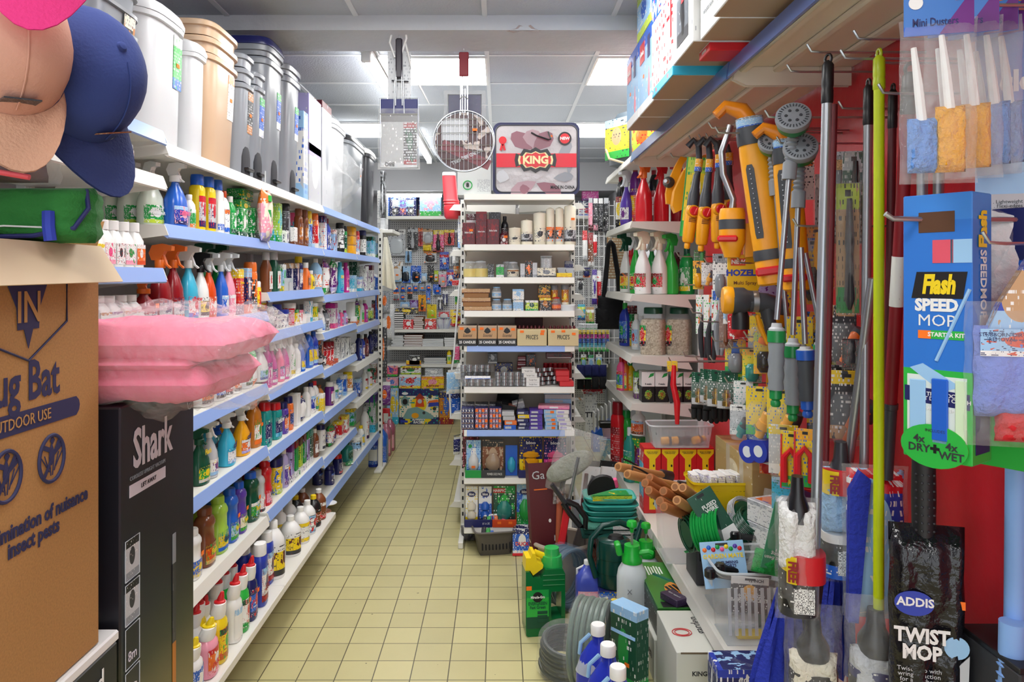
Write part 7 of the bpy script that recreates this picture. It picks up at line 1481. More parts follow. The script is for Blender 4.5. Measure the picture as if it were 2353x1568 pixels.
def glance(l, hxp, hyp, mx, my, bx_, by_, Y, hc, gc, head=True, s=1):
    """watering lance: spray head, ribbed neck, steel tube, grip at the bottom"""
    h_, m_, b_ = at(hxp, hyp, Y), at(mx, my, Y), at(bx_, by_, Y); t = thing('watering_lance', l, 'watering lance', tuple(b_), group='watering lances'); rel = lambda p: p-b_
    d = (rel(m_)).normalized(); L_ = rel(m_).length; tm = rel(h_)
    ob('steel_tube', tube([tuple(rel(m_)), tuple(rel(m_)+(tm-rel(m_))*.82)], .0085, 10), METAL(), t)
    q = d.to_track_quat('Z', 'Y').to_euler()
    ob('connector', lathe(((.6, 0), (.8, .1), (.8, .3), (.6, .4), (1, .5), (1, 1)), .036, .036, .05, 2, 16), plastic(hc), t, (0, 0, 0), q); ob('grip', lathe(((.95, 0), (1, .04), (.9, .18), (1.04, .32), (.9, .48), (1.04, .62), (.92, .78), (1.03, .95), (.95, 1)), .047, .047, L_*.55, 2, 18), plastic(gc, .5), t, d*.05, q)
    ob('colour_ring', lathe(((1.06, 0), (1.08, .5), (1.06, 1)), .05, .05, L_*.13, 2, 18), plastic(hc), t, d*(.05+L_*.55), q); ob('valve', lathe(((1, 0), (1, .4), (.7, .6), (.62, 1)), .046, .046, L_*.9-.05-L_*.6, 2, 16), plastic('lgy', .4), t, d*(.05+L_*.66), q)
    if head:
        dd = (tm-rel(m_)).normalized(); ob('ribbed_neck', tube([tuple(tm-dd*(.14-.007*k)) for k in range(20)], [.021 if k < 8 else (.019 if k % 2 else .014) for k in range(20)], 12), plastic('gy', .4), t)
        ob('bowl', lathe(((.35, 0), (.6, .2), (.95, .6), (1, 1)), .095*s, .095*s, .06*s, 2, 24), GRN, t, tm, (math.radians(62), 0, -.35)); ob('spray_plate', lathe(((1, 0), (1.03, .3), (1.0, .9), (.9, 1)), .098*s, .098*s, .022*s, 2, 28), plastic('gy', .4), t, tm+Matrix.Rotation(-.35, 3, 'Z') @ Matrix.Rotation(math.radians(62), 3, 'X') @ Vector((0, 0, .058*s)), (math.radians(62), 0, -.35))
        pp = tm+Matrix.Rotation(-.35, 3, 'Z') @ Matrix.Rotation(math.radians(62), 3, 'X') @ Vector((0, 0, .0795*s)); ob('jets', join([(box(.003, .009, .002, 0), T(math.cos(k*math.pi/14)*.038*s, math.sin(k*math.pi/14)*.038*s, 0, 0, 0, k*math.pi/14+math.pi/2)) for k in range(28)]+[(lathe(((1, 0), (.7, 1)), .011, .011, .003, 2, 10), T(math.cos(k*math.pi/3)*.02*s, math.sin(k*math.pi/3)*.02*s, 0)) for k in range(6)], ('jet', s)), DGY, t, pp, (math.radians(62), 0, -.35))
    return t
glance('green headed watering lance, front one with large grey spray plate', 1822, 305, 1785, 735, 1782, 935, 2.25, hx('1f8a48'), hx('8a9096'))
glance('green headed watering lance tilted right behind the front one', 1838, 372, 1822, 770, 1822, 968, 2.30, hx('1f8a48'), hx('8a9096')); glance('third green watering lance with its bowl turned left', 1775, 352, 1810, 760, 1818, 930, 2.5, hx('1f8a48'), hx('8a9096'), s=.9)
glance('blue ringed watering lance with dark grip', 1838, 520, 1850, 790, 1856, 960, 2.2, hx('2458b8'), hx('3f434a'), head=False); glance('watering lance with steel tube leaning behind the blue one', 1842, 540, 1888, 770, 1895, 955, 2.35, hx('1f8a48'), hx('8a9096'), head=False)
for a in ((1790, 270, 2.25), (1815, 330, 2.4), (1855, 520, 2.2)): peg(*a)
for px, py, Y, w, h, cols, l, tx in ((1838, 460, 2.52, .09, .14, 'w/w/o//ch', 'white hang card with orange sticker above the green lance heads', ()), (1945, 470, 2.28, .115, .16, 'lgy/ch/lgy/ch/ch', 'grey spray gun card behind the grey mop pole', (("Multiple Spray Gun", .012, 'ch', .0, .13),)), (1952, 390, 2.2, .07, .03, 'tn/tn/tn//bk', 'kraft header card with leaf mark', ())):
    t = hang('hang_card', l, 'card', px, py, Y, (0, 0, -.25)); ob('card', box(w, .004, h, .001), labm(cols), t); sticker(t, (w*.25, -.003, h*.85)); [text(t, s_, z_, M(c_), (x_, -.003, zz), bold=.02) for s_, z_, c_, x_, zz in tx]
hz = hang('nozzle_card', 'yellow card with red NEW tag and blue lettering behind the spray gun'.replace(' NEW', ''), 'card', 1725, 690, 2.74, (0, 0, -.1)); ob('card', box(.165, .004, .165, .002), PR(hx('f2c21c'), 'gg', 'yo', None, 'yo', lz=.18, hz=.98, amt=.2), hz); text(hz, 'HOZELOCK', .030, M('rb'), (0, -.0028, .098), width=.145, bold=.05); text(hz, 'Multi Spray Pro', .018, M('br'), (-.005, -.0028, .062), bold=.01); ob('new_tag', box(.052, .001, .026, 0), M(hx('e04a28')), hz, (-.045, -.0026, .125)); text(hz, 'NEW', .021, M('w'), (-.045, -.0038, .138), bold=.04); ob('flower_picture', lathe(((1, 0), (1, 1)), .07, .07, .001, 2, 20), PR('v', 'g', 'lv', 'pu', 'g'), hz, (.06, -.003, .03), (math.pi/2, 0, 0)); peg(1720, 605, 2.74)
ng = hang('spray_gun', 'grey and yellow hose spray gun hanging before the yellow card', 'spray gun', 1660, 690, 2.62, (0, 0, -.15)); ob('front_ring', lathe(((.9, 0), (1, .2), (1, .8), (.95, 1)), .095, .095, .035, 2, 24), YEL, ng, (0, 0, 0), (0, math.pi/2, 0)); ob('barrel', lathe(((1, 0), (1, .45), (.8, .6), (.7, 1)), .092, .092, .085, 2, 24), DGY, ng, (.033, 0, -.002), (0, math.pi/2, 0)); ob('chrome_ring', lathe(((1, 0), (1, 1)), .075, .075, .018, 2, 24), METAL(), ng, (.10, 0, -.004), (0, math.pi/2, 0)); ob('body', tube([(.09, 0, -.005), (.14, 0, -.008), (.19, 0, -.02), (.21, 0, -.03)], [.036, .034, .030, .024], 14), DGY, ng); ob('grip', tube([(.15, 0, -.02), (.155, 0, -.07), (.17, 0, -.12), (.185, 0, -.17)], [.03, .022, .022, .018], 12), DGY, ng); ob('trigger', tube([(.115, -.004, -.05), (.125, -.004, -.09), (.15, -.004, -.15)], [.008, .010, .006], 8), YEL, ng, label='yellow trigger lever'); ob('lower_nozzle', lathe(((1, 0), (1, .7), (.8, 1)), .06, .06, .06, 2, 18), M('bk', .4), ng, (.06, 0, -.10))
# secateurs, fittings, gloves, tapes and many blister cards
def cards(spec, grp):
    for ln in spec.strip().split('\n'):
        a, l = ln.split('|'); q = a.split(); px, py, Y, w, h, rz = map(float, q[:6]); kd, cols, c2 = q[6:9]
        t = hang({'bl': 'blister_card', 'br': 'fitting_pack', 'se': 'secateurs_pack', 'ta': 'tape_pack', 'cl': 'clamp_pack', 'co': 'connector_pack', 'gl': 'glove_pack', 'bg': 'bagged_tool'}[kd], l.strip(), 'pack', px, py, Y, (0, 0, rz), grp)
        ob('card', box(w, .003, h, .001), labm(cols), t); ob('hang_slot', box(w*.25, .001, h*.05, 0), M('bk'), t, (0, -.0022, h*.9))
        if kd == 'bl': ob('blister', lathe(((.6, 0), (1, .2), (1, .8), (.6, 1)), w*.7, .05, h*.5, 3, 16), M(c2, .12, 0, .85), t, (0, -.012, h*.06))
        elif kd == 'br': ob('fitting', lathe(((1, 0), (1, .3), (.7, .32), (.7, .5), (1, .52), (1, .8), (.6, .82), (.6, 1)), w*.42, w*.42, h*.42, 2, 14), M(hx('b8934a'), .25, .9), t, (0, -.022, h*.1)); ob('film_bag', pillow(w*1.05, .06, h*.7, int(px)), film('w', .25), t, (0, -.01, 0))
        elif kd == 'se':
            for s_ in (-1, 1): ob('handle', tube([(0, -.012, h*.5), (s_*w*.2, -.014, h*.1), (s_*w*.16, -.012, -h*.35), (s_*w*.10, -.012, -h*.6)], [.008, .011, .011, .007], 8), M(c2, .4), t)
            ob('blade', prism([(-.008, 0), (.01, 0), (.014, .04), (.002, .075), (-.008, .05)], .006, 'xz'), METAL(), t, (0, -.012, h*.48))
        elif kd == 'ta': ob('tape', lathe(((1, 0), (1.02, .1), (1.02, .9), (1, 1)), h*.8, h*.8, .05, 2, 28), plastic(c2, .2), t, (0, -.003, h*.42), (math.pi/2, 0, 0)); ob('core', lathe(((1, 0), (1, 1)), h*.4, h*.4, .052, 2, 20), M('cl'), t, (0, -.002, h*.42), (math.pi/2, 0, 0))
        elif kd == 'cl': ob('clamp', tube([(-w*.3, -.012, h*.1), (-w*.3, -.014, h*.55), (0, -.014, h*.68), (w*.3, -.014, h*.55), (w*.3, -.012, h*.1)], .010, 8), M(c2, .3), t); ob('wire_handle', tube([(-w*.45, -.01, h*.95), (-w*.45, -.02, 0), (w*.45, -.02, 0), (w*.45, -.01, h*.95)], .0025, 6), M('r', .4), t)
        elif kd == 'co': ob('connector', lathe(((.6, 0), (.6, .3), (1, .34), (1, .6), (.85, .62), (.9, .9), (.6, 1)), w*.55, w*.55, h*.6, 2, 18), plastic(c2), t, (0, -.03, 0), (.2, .4, 0)); ob('dark_half', lathe(((1, 0), (1.02, .5), (.9, 1)), w*.6, w*.6, h*.28, 2, 18), DGY, t, (h*.18, -.036, h*.34), (.2, .4, 0)); ob('clear_blister', lathe(((.8, 0), (1, .2), (1, .8), (.7, 1)), w*.95, .10, h*.72, 2.6, 20), M('cl', .06, 0, .16), t, (0, -.03, -.005))
        elif kd == 'gl':
            for k in range(4): ob('finger', lathe(((.5, 0), (1, .15), (1, 1)), .024, .024, h*.55-.012*abs(k-1.5), 2, 10), M(c2, .8), t, ((k-1.5)*.023, -.01, -h*.4+.008*abs(k-1.5)))
            ob('palm', pillow(.095, .04, h*.45, int(px)), M(c2, .8), t, (0, -.01, h*.1))
        else: ob('tool', lathe(((.3, 0), (1, .1), (.7, .5), (.9, .6), (.5, 1)), w*.45, .04, h*.85, 2, 14), M(c2, .3), t, (0, -.02, .01)); ob('film_bag', pillow(w*1.15, .06, h*1.02, int(px)), film('w', .25), t, (0, -.008, -.005))
cards('''
1618 768 3.3 .07 .17 -.4 se w/w/w/o/gg ch | grey secateurs on a white card, left of three
1636 775 3.22 .07 .18 -.4 se w/lgy/w/o/gg ch | grey secateurs on a white card, middle of three
1655 760 3.14 .07 .17 -.4 se w/lgy/w/r/gg gy | grey secateurs on a white card, right of three
1668 800 3.0 .05 .20 -.3 bg br/br/br//bg hx0 | brown leather sheathed knife hanging below the secateurs
1680 745 2.95 .06 .10 -.3 bl lb/w/b//w gy | small white and blue nozzle card
1700 780 2.9 .09 .16 -.2 bl r/r/r/w/w r | bright red connector card below the spray gun
1725 770 2.98 .09 .15 -.3 bl y/gg/y/r/b gy | yellow and green hose fitting card below the gun
1605 665 3.45 .05 .13 -.3 bl y/y/yo/ch/ch yo | slim yellow hose end card left of the new card
1625 655 3.38 .05 .10 -.3 co w/lgy/w//ch yo | yellow threaded tap connector on white card
1655 690 3.1 .06 .19 -.3 bl w/b/gy//ch gy | white spray nozzle card with blue fitting
1608 645 3.5 .06 .14 .3 bg g/dg/g//w g | green trigger nozzle bagged beside the white bottle
1608 930 3.3 .07 .14 -.5 br dg/lgy/dg//w b | brass fitting pack on dark green card, first from left
1628 925 3.2 .07 .14 -.5 br dg/lgy/dg//w b | brass fitting pack on dark green card, second from left
1648 935 3.1 .08 .15 -.5 br dg/lgy/dg//w b | brass fitting pack on dark green card, third from left
1672 940 3.0 .08 .15 -.5 br dg/lgy/dg//w b | brass fitting pack on dark green card, fourth from left
1612 945 3.5 .09 .12 -.2 gl dg/dg/bk//w bk | dark green garden glove, left pair under the brass packs
1640 950 3.42 .09 .12 -.2 gl dg/dg/bk//w bk | dark green garden glove, middle pair under the brass packs
1660 945 3.34 .09 .12 -.2 gl dg/dg/bk//w bk | dark green garden glove, right pair under the brass packs
1708 955 2.85 .07 .13 -.3 co w/lgy/w//te dg | dark green tap adaptor on white card
1700 1000 2.78 .07 .11 -.4 co lgy/w/w//gy te | teal grey adaptor in clear pack above the blue tape
1745 1000 2.65 .09 .17 -.4 co y/gg/y//b yo | orange connector on yellow card, left one
1795 1010 2.52 .09 .17 -.4 co y/gg/y//b yo | orange connector on yellow card, right one
1800 1090 2.45 .09 .16 -.4 co lgy/w/y//w yo | orange connector in large clear pack below the tapes
1728 880 2.85 .07 .13 -.3 bl y/lgy/yo//gg te | yellow card with teal fitting above the white card
1755 860 2.75 .07 .15 -.3 bl y/yo/lm//b ch | yellow hose card behind the front lance grip
1745 800 2.8 .08 .12 -.3 co y/gy/y//b or_ | chrome and orange nozzle end on yellow card
1838 870 2.45 .08 .20 -.3 bl y/lm/y//b gy | yellow card behind the blue ringed lance
1870 700 2.5 .09 .22 -.3 bl y/yo/lgy//b ch | tall yellow card behind the steel tubes
1880 660 2.5 .10 .20 -.2 bg o/o/yo//ch yo | orange bagged gun behind the leaning steel tube
1935 830 2.3 .08 .17 -.3 co ch/bk/tn//w or_ | black card with orange ringed fitting right of the grey pole
1930 960 2.3 .09 .16 -.3 co bk/y/ch//w g | green ribbed fitting card right of the grey pole
1945 1010 2.2 .10 .20 -.3 co ch/tn/y//w o | orange and black tap card low beside the grey pole
1742 1062 2.7 .11 .10 -1.1 ta b/w/b//w rb | deep blue tape roll pack, left one
1768 1062 2.62 .11 .10 -1.1 ta b/w/b//w rb | deep blue tape roll pack, right one
1790 1040 2.75 .11 .13 -.9 ta gy/lgy/gy//w gy | grey tape roll pack beside the blue rolls
1765 1090 2.75 .06 .13 -.5 bl r/o/r//w r | red gripped tool card under the blue tapes
1818 1120 2.3 .06 .17 -.5 cl y/gg/y//b r | red clamp pack on yellow card, left one
1850 1120 2.2 .06 .17 -.5 cl y/gg/yo//b r | red clamp pack on yellow card, right one
1948 720 2.1 .06 .36 -.2 bg tn/g/lm//bk ch | tall clear ant bait pack with black arrows
1935 545 2.25 .05 .24 -.2 bg gy/ch/gy//w bk | black handled grill brush in clear film, left one
1962 560 2.15 .06 .26 -.2 bg dg/ch/lgy//w bk | black handled grill brush in clear film, right one
1955 845 2.1 .045 .08 -.2 bg ch/bk/ch//r bk | small black box pack on the thin rod
1690 860 3.0 .08 .15 -.3 bl y/gg/yo/b/b gy | yellow hose card between the brass packs and teal fitting
1715 940 3.05 .09 .16 -.3 bl g/y/lm//w ch | green and yellow card behind the white adaptor card
1785 760 2.85 .10 .18 -.3 bl y/gg/yo/r/b yo | yellow card behind the front lance tube
1790 930 2.8 .09 .18 -.3 bl yo/y/gg//b ch | golden card between the two front lance grips
1885 850 2.6 .10 .20 -.3 bl y/lm/yo/ch/b bk | yellow card at the right of the blue ringed lance
1890 1000 2.6 .10 .20 -.3 co y/ch/tn//b yo | orange connector card left of the grey pole
1760 700 2.95 .10 .16 -.3 bl lb/gg/y/v/w b | blue and green flower card behind the spray gun
1905 560 2.6 .09 .24 -.3 bg lgy/gy/w//ch bk | long clear packed gun behind the grey pole
1810 1190 2.5 .10 .13 -.4 bl aq/w/lb//te lgy | pale aqua bubble pack above the white mop head
'''.replace('hx0', 'br'), 'cards and packs on the red wall')
t = hang('pruning_saw', 'red folded pruning saw with yellow tag hanging before the berry cartons', 'saw', 1556, 975, 3.6, (0, -.04, 0)); ob('handle', tube([(0, 0, 0), (.004, 0, .10), (-.012, 0, .19), (-.004, 0, .28)], [.010, .016, .015, .010], 10), plastic('r'), t); ob('blade', prism([(-.03, .10), (-.018, .10), (-.02, .22), (-.03, .24), (-.042, .16)], .004, 'xz'), M('ch', .3), t); ob('tag', box(.05, .003, .05, .001), PR('y', 'yo', 'y', None, 'b'), t, (-.01, .008, .25)); peg(1556, 832, 3.62)
for a in ((1575, 590, 3.5), (1590, 655, 3.45), (1640, 605, 3.3), (1608, 720, 3.3), (1630, 740, 3.1), (1590, 820, 3.4), (1620, 830, 3.2), (1655, 830, 3.0), (1660, 785, 3.0), (1700, 800, 2.85), (1735, 775, 2.8), (1690, 880, 2.9), (1705, 935, 2.8), (1760, 990, 2.6), (1890, 120, 2.05), (1840, 165, 2.3), (1800, 190, 2.6), (1970, 135, 1.88), (2000, 90, 1.9), (2050, 145, 1.9), (1960, 250, 2.2), (1850, 300, 2.5), (2060, 215, 1.75)): peg(*a)
# ======================= MOPS AND LONG HANDLES =======================
def pole(l, p0, p1, Y0_, Y1_, r, col, grip=None, gl=.12, hookcol=None, cat='mop handle', name='mop_pole', metal=False):
    a, b = at(*p0, Y0_), at(*p1, Y1_); t = thing(name, l, cat, tuple(b)); v = a-b; L_ = v.length; t.rotation_mode = 'QUATERNION'; t.rotation_quaternion = v.to_track_quat('Z', 'Y')
    ob('shaft', lathe(((1, 0), (1, 1)), r*2, r*2, L_-(gl if grip else 0), 2, 20), M(col, .3 if metal else .5, .75 if metal else 0), t)
    if grip: ob('grip', lathe(((1, 0), (1.15, .04), (1.15, .3), (1.05, .36), (1.15, .42), (1.1, .9), (.6, 1)), r*2, r*2, gl, 2, 18), plastic(grip, .4), t, (0, 0, L_-gl)); ob('hanging_eye', tube([(math.cos(q*math.pi/6)*r*.8, 0, math.sin(q*math.pi/6)*r*.9) for q in range(12)], r*.3, 6, True), plastic(grip), t, (0, 0, L_+r*.4))
    return t, L_
SILV = hx('a9adb2')
pole('grey metal mop handle with black grip, front one on the red wall', (1903, 140), (1868, 1430), 2.02, 2.0, .0135, SILV, 'bk', .115, metal=True)
pole('lime yellow mop handle with rounded tip', (2020, 128), (2019, 1425), 1.86, 1.86, .0125, hx('bfd000'), hx('b0c010'), .085)
t, L_ = pole('dark red telescopic handle with white paper band', (2092, 165), (2036, 1095), 1.80, 1.95, .0155, hx('8c1420'), 'bk', .10); ob('paper_band', lathe(((1, 0), (1, 1)), .0335, .0335, .125, 2, 20), PR('w', ink='gy', amt=.3), t, (0, 0, L_*.44)); ob('lower_shaft', lathe(((1.05, 0), (1, .02), (1, .92), (1.12, .93), (1.12, 1)), .033, .033, .20, 2, 18), DGY, t, (0, 0, -.005))
pole('grey metal handle behind the lime yellow one', (1996, 195), (1985, 1110), 2.05, 2.05, .012, SILV, 'bk', .11, metal=True)
pole('grey metal handle slanting left below the lime yellow handle', (2005, 640), (1945, 1100), 2.02, 2.12, .0125, SILV, None, metal=True); pole('black gripped handle right of the lime yellow handle', (2052, 205), (2040, 900), 2.1, 2.1, .011, hx('5a1a22'), 'bk', .11); pole('thin maroon handle with white band behind the front grey pole', (1918, 240), (1893, 1250), 2.1, 2.1, .008, hx('6a1820'))
for px, l in ((2120, 'grey metal handle rising behind the blue mop carton, left one'), (2158, 'grey metal handle rising behind the blue mop carton, right one')): pole(l, (px, 300), (px-6, 1200 if px < 2130 else 900), 1.78, 1.78, .012, SILV, 'bk', .1, metal=True)
pole('light blue plastic broom handle at the right edge', (2336, 1030), (2330, 1700), 1.62, 1.6, .021, hx('86b0ec'))
t, L_ = pole('blue plastic broom grip with ridged end at the right edge', (2328, 1430), (2322, 1720), 1.58, 1.58, .026, hx('86b0ec')); ob('ridges', join([(lathe(((1, 0), (1.1, .5), (1, 1)), .053, .053, .008, 2, 18), T(0, 0, .03+.02*k)) for k in range(8)]), plastic(hx('7aa4e4')), t)
def mophead(l, px, py, Y, w, h, top, cotton, lab, flip=False, tx=None):
    t = hang('mop_refill', l, 'mop head', px, py, Y, (0, 0, -.2)); ob('cotton', pillow(w*.92, .09, h*.55, int(px), flat=.2, wr=.05), M(cotton, .95, bump=.8, bs=60), t, (0, 0, h*(.0 if not flip else .38)))
    ob('socket', lathe(((1, 0), (1, .3), (.55, .6), (.45, 1)), w*.62, .085, h*.36, 2.4, 18), plastic(top), t, (0, 0, h*.50 if not flip else h*.86) if not flip else (0, 0, h*.78)); ob('paper_wrap', lathe(((1, 0), (1, 1)), w*.93, .10, h*.36, 2.6, 22), lab, t, (0, 0, h*.04)); ob('film_bag', pillow(w*1.12, .12, h, int(px)+3, wr=.1), film('w', .25), t, (0, 0, -.01))
    ob('barcode_panel', box(w*.5, .001, h*.2, 0), PR('w', ink='bk', amt=.5), t, (w*.08, -.052, h*.08)); return t
mophead('bagged white cotton mop head with black socket at the foot of the front grey pole', 1868, 1640, 2.0, .13, .30, 'bk', 'cr', PR('ch', 'bk', 'bk', None, 'w', amt=.36))
mophead('bagged mop head with black paper wrap under the lime yellow pole', 2012, 1640, 1.86, .13, .30, 'bk', 'lgy', PR('bk', 'ch', 'n', None, 'w', amt=.36))
t = mophead('bagged white mop head tied upside down with red and yellow FREE band'.replace(' FREE', ''), 1832, 1415, 1.98, .10, .32, 'bk', 'w', PR('bk', 'ch', 'bk', None, 'w', amt=.36), True); ob('red_band', lathe(((1, 0), (1, 1)), .108, .112, .07, 2.6, 22), M('r', .4), t, (.014, 0, .10)); ob('yellow_panel', shell(1.03, .108, .112, .10, .17, -80, -20, e=2.6), M('y'), t, (.014, 0, 0)); text(t, 'FREE', .032, M('dr'), (-.022, -.062, .135), (math.pi/2, math.pi/2, -.3), bold=.05, sx=.8)
t = mophead('bagged blue checked mop head with red band on the rear grey pole', 1932, 1330, 2.08, .11, .33, 'ch', 'lb', PR('bk', 'b', 'w', None, 'w', lz=.3, amt=.36), True); ob('red_band', lathe(((1, 0), (1, 1)), .118, .11, .065, 2.6, 22), M('r', .4), t, (.01, 0, .24)); ob('yellow_panel', shell(1.03, .118, .11, .24, .305, -80, -20, e=2.6), M('y'), t, (.01, 0, 0)); text(t, 'FREE', .03, M('dr'), (-.03, -.06, .272), (math.pi/2, math.pi/2, -.3), bold=.05, sx=.8); text(t, 'THE ORIGINAL', .012, M('w'), (0, -.056, .14)) if 0 else None
BLU = M(hx('2638b0'), .9, bump=.5, bs=70)
for l, px, py, Y, w, h, s in (('blue microfibre mop cloth spreading beside the near low shelf', 1790, 1640, 2.12, .17, .34, 5), ('blue mop cloth hanging behind the grey mop pole', 1932, 1560, 2.12, .10, .40, 6)):
    t = hang('mop_cloth', l, 'mop cloth', px, py, Y); ob('cloth', mk(None, [((i/10-.5)*w*(1-.72*(j/12)**1.1)+.35*w*(j/12)*(s == 5)*.5, .02*math.sin(i*2.1+j*.3)*(1-j/14), h*j/12) for j in range(13) for i in range(11)]+[((i/10-.5)*w*(1-.72*(j/12)**1.1)+.35*w*(j/12)*(s == 5)*.5, .035+.02*math.sin(i*2.1+j*.3)*(1-j/14), h*j/12) for j in range(13) for i in range(11)], [(o+j*11+i, o+j*11+i+1, o+j*11+i+12, o+j*11+i+11) for o in (0, 143) for j in range(12) for i in range(10)], ang=80), BLU, t); ob('socket', lathe(((1, 0), (.6, 1)), .05, .05, .06, 2, 14), plastic('b'), t, (w*.17*(s == 5), .015, h-.02))
t = hang('bagged_mop', 'blue and red printed bag of flat mop behind the lime yellow pole', 'mop', 2010, 1420, 1.98, (0, 0, -.2)); ob('bag', pillow(.14, .07, .39, 61, flat=.2), PR('rb', 'lb', 'r', 'lb', 'w', lz=.45, hz=.86, amt=.42, rad=.25), t); ob('blue_flap', prism([(-.075, .0), (-.05, .0), (-.02, .37), (-.045, .39), (-.07, .34)], .03, 'xz'), BLU, t, (0, -.03, 0)); ob('film_edge', pillow(.16, .06, .40, 62), film('w', .25), t)
tm_ = hang('bagged_mop', 'black bagged twist mop with white lettering and orange price sticker', 'mop', 2128, 1640, 1.72, (0, 0, -.28)); ob('bag', pillow(.155, .09, .43, 63, flat=.2, wr=.05), M(hx('141318'), .15, bump=.5, bs=25), tm_); ob('ribbed_socket', lathe(((.9, 0), (.95, .5), (.9, .9), (1.25, .95), (1.25, 1)), .054, .054, .20, 2, 18), M('bk', .5), tm_, (-.005, 0, .40)); ob('studs', join([(lathe(((1, 0), (.5, 1)), .006, .006, .003, 2, 8), T(math.cos(a)*.026-.005, math.sin(a)*.026, .42+.018*k, math.pi/2, 0, a+math.pi/2)) for k in range(8) for a in (-2.4, -1.9, -1.4, -.9)]), M('ch', .4), tm_)
ob('logo_badge', lathe(((1, 0), (1, 1)), .08, .055, .002, 2, 24), M('rb'), tm_, (-.035, -.046, .265), (math.pi/2, 0, 0)); text(tm_, 'ADDIS', .026, M('w'), (-.033, -.0495, .268), bold=.03); text(tm_, 'TWIST\nMOP', .044, M('w'), (-.02, -.049, .175), bold=.04, sx=.85); text(tm_, 'Twist mop with\nwringing action\nfor absorbent\nfloors. Leaves\nfresh and dry.', .014, M('lgy'), (-.025, -.048, .095)); sticker(tm_, (.055, -.044, .26), .024, .018); ob('round_badge', lathe(((1, 0), (1, 1)), .05, .05, .002, 2, 22), M('lb', .4), tm_, (.05, -.043, .175), (math.pi/2, 0, 0)); ob('pale_swirl', prism([(-.03, -.09), (.06, -.1), (.065, .06), (.03, .02)], .002, 'xz'), M('lgy'), tm_, (.01, -.044, .10)); ob('warning_ring', tube([(math.cos(q*math.pi/10)*.02, 0, math.sin(q*math.pi/10)*.02) for q in range(20)], .003, 6, True), M('r'), tm_, (.0, -.049, .03))
db = thing('dark_box', 'dark box low against the red wall at the right edge', 'box', (1.095, 1.62, .0008)); ob('carton', box(.10, .2, .80, .004), M('ch', .6), db); ob('lid', box(.102, .202, .012, .002), M('bk', .5), db, (0, 0, .80))
# mop carton, duster packs, refills
def mopcarton(l, px, py, Y, full=True):
    t = hang('mop_carton', l, 'box', px, py, Y, (0, 0, math.radians(-54)), 'blue and green mop cartons'); W, D, HH = .128, .085, .52
    g = PR(hx('2f78d4'), 'gg', hx('3f8ae0'), None, 'b', lz=.34, hz=.9, amt=.0); ob('carton', box(W, D, HH, .002), g, t)
    if not full: return t
    f = -D/2; ob('window', box(W*.86, .001, .135, 0), M(hx('dfe9e4'), .3), t, (0, f-.0006, .03)); ob('mop_parts', join([(box(.03, .004, .12, .008), T(-.034, 0, 0)), (box(.028, .004, .12, .008), T(.008, -.001, 0))]), plastic('lb'), t, (0, f-.003, .035)); ob('folded_cloth', box(.03, .006, .12, .01), plastic('b'), t, (.008, f-.004, .04)); ob('side_pad', box(.02, .004, .125, .006), plastic(hx('d6ecc8')), t, (.045, f-.002, .035)); ob('hand_slot', box(W*.52, .001, .04, .004), M(hx('5a3a26'), .8), t, (0, f-.0006, .445))
    ob('badge_panel', box(.038, .001, .045, 0), M(hx('e0566a')), t, (.012, f-.0006, .385)); ob('badge_panel', box(.038, .001, .045, 0), M('lb'), t, (.045, f-.0006, .385)); ob('lettering_plate', prism([(-.045, -.002), (.05, -.002), (.058, .05), (-.035, .05)], .0008, 'xz'), M('bk'), t, (-.002, f-.0006, .318)); text(t, 'Flash', .05, M('y'), (.004, f-.0018, .342), bold=.05, shear=.2, width=.085); text(t, 'SPEED', .032, M('w'), (.0, f-.0012, .302), bold=.05, width=.082); text(t, 'MOP', .032, M('w'), (.0, f-.0012, .272), width=.056); ob('green_tag', box(.06, .001, .017, 0), M('gg'), t, (.02, f-.0006, .237)); text(t, 'STARTER KIT', .0115, M('w'), (.018, f-.0016, .2455), bold=.03); sticker(t, (-.022, f-.001, .237), .024, .016)
    ob('mop_picture', join([(tube([(.06, 0, .335), (.0, 0, .195)], .0035, 6), T()), (prism([(-.05, .178), (-.025, .188), (.045, .148), (.01, .135)], .001, 'xz'), T())]), M('lb', .4), t, (0, f-.0012, 0)); ob('navy_band', prism([(-.06, .112), (.06, .105), (.06, .135), (-.06, .142)], .0008, 'xz'), M('n'), t, (0, f-.0008, 0)) ; text(t, 'TRAP+LOCK\nDIRT DEEP IN CLOTH', .0105, M('w'), (.012, f-.0018, .124), bold=.02); text(t, 'FAST EASY HYGIENIC', .0095, M('w'), (0, f-.0018, .100), bold=.02)
    ob('includes_tab', lathe(((1, 0), (1, 1)), .125, .085, .002, 2, 28), PR('gg', 'lm', 'gg', None, 'gg', amt=0), t, (-.003, f-.004, .028), (math.pi/2, 0, 0)); text(t, '4x\nDRY', .021, M('ch'), (-.03, f-.0068, .03), bold=.02); text(t, '4x\nWET', .021, M('ch'), (.03, f-.0068, .022), bold=.02); text(t, '+', .03, M('bk'), (0, f-.0068, .022), bold=.05); text(t, 'INCLUDES', .008, M('ch'), (0, f-.0068, .058))
    s = W/2+.001; ob('side_panel', box(.001, .06, .10, 0), M('n'), t, (s, 0, .02)); ob('side_picture', box(.001, .034, .05, 0), M('lgy'), t, (s, .005, .17)); ob('side_picture', box(.001, .034, .05, 0), M('lgy'), t, (s, .005, .235)); text(t, 'Flash', .045, M('y'), (s+.001, -.0, .45), (math.pi/2, -math.pi/2, math.pi/2), bold=.05, sx=.8); text(t, 'SPEEDMOP', .036, M('w'), (s+.001, .0, .345), (math.pi/2, math.pi/2, math.pi/2), bold=.02, sx=.75); return t
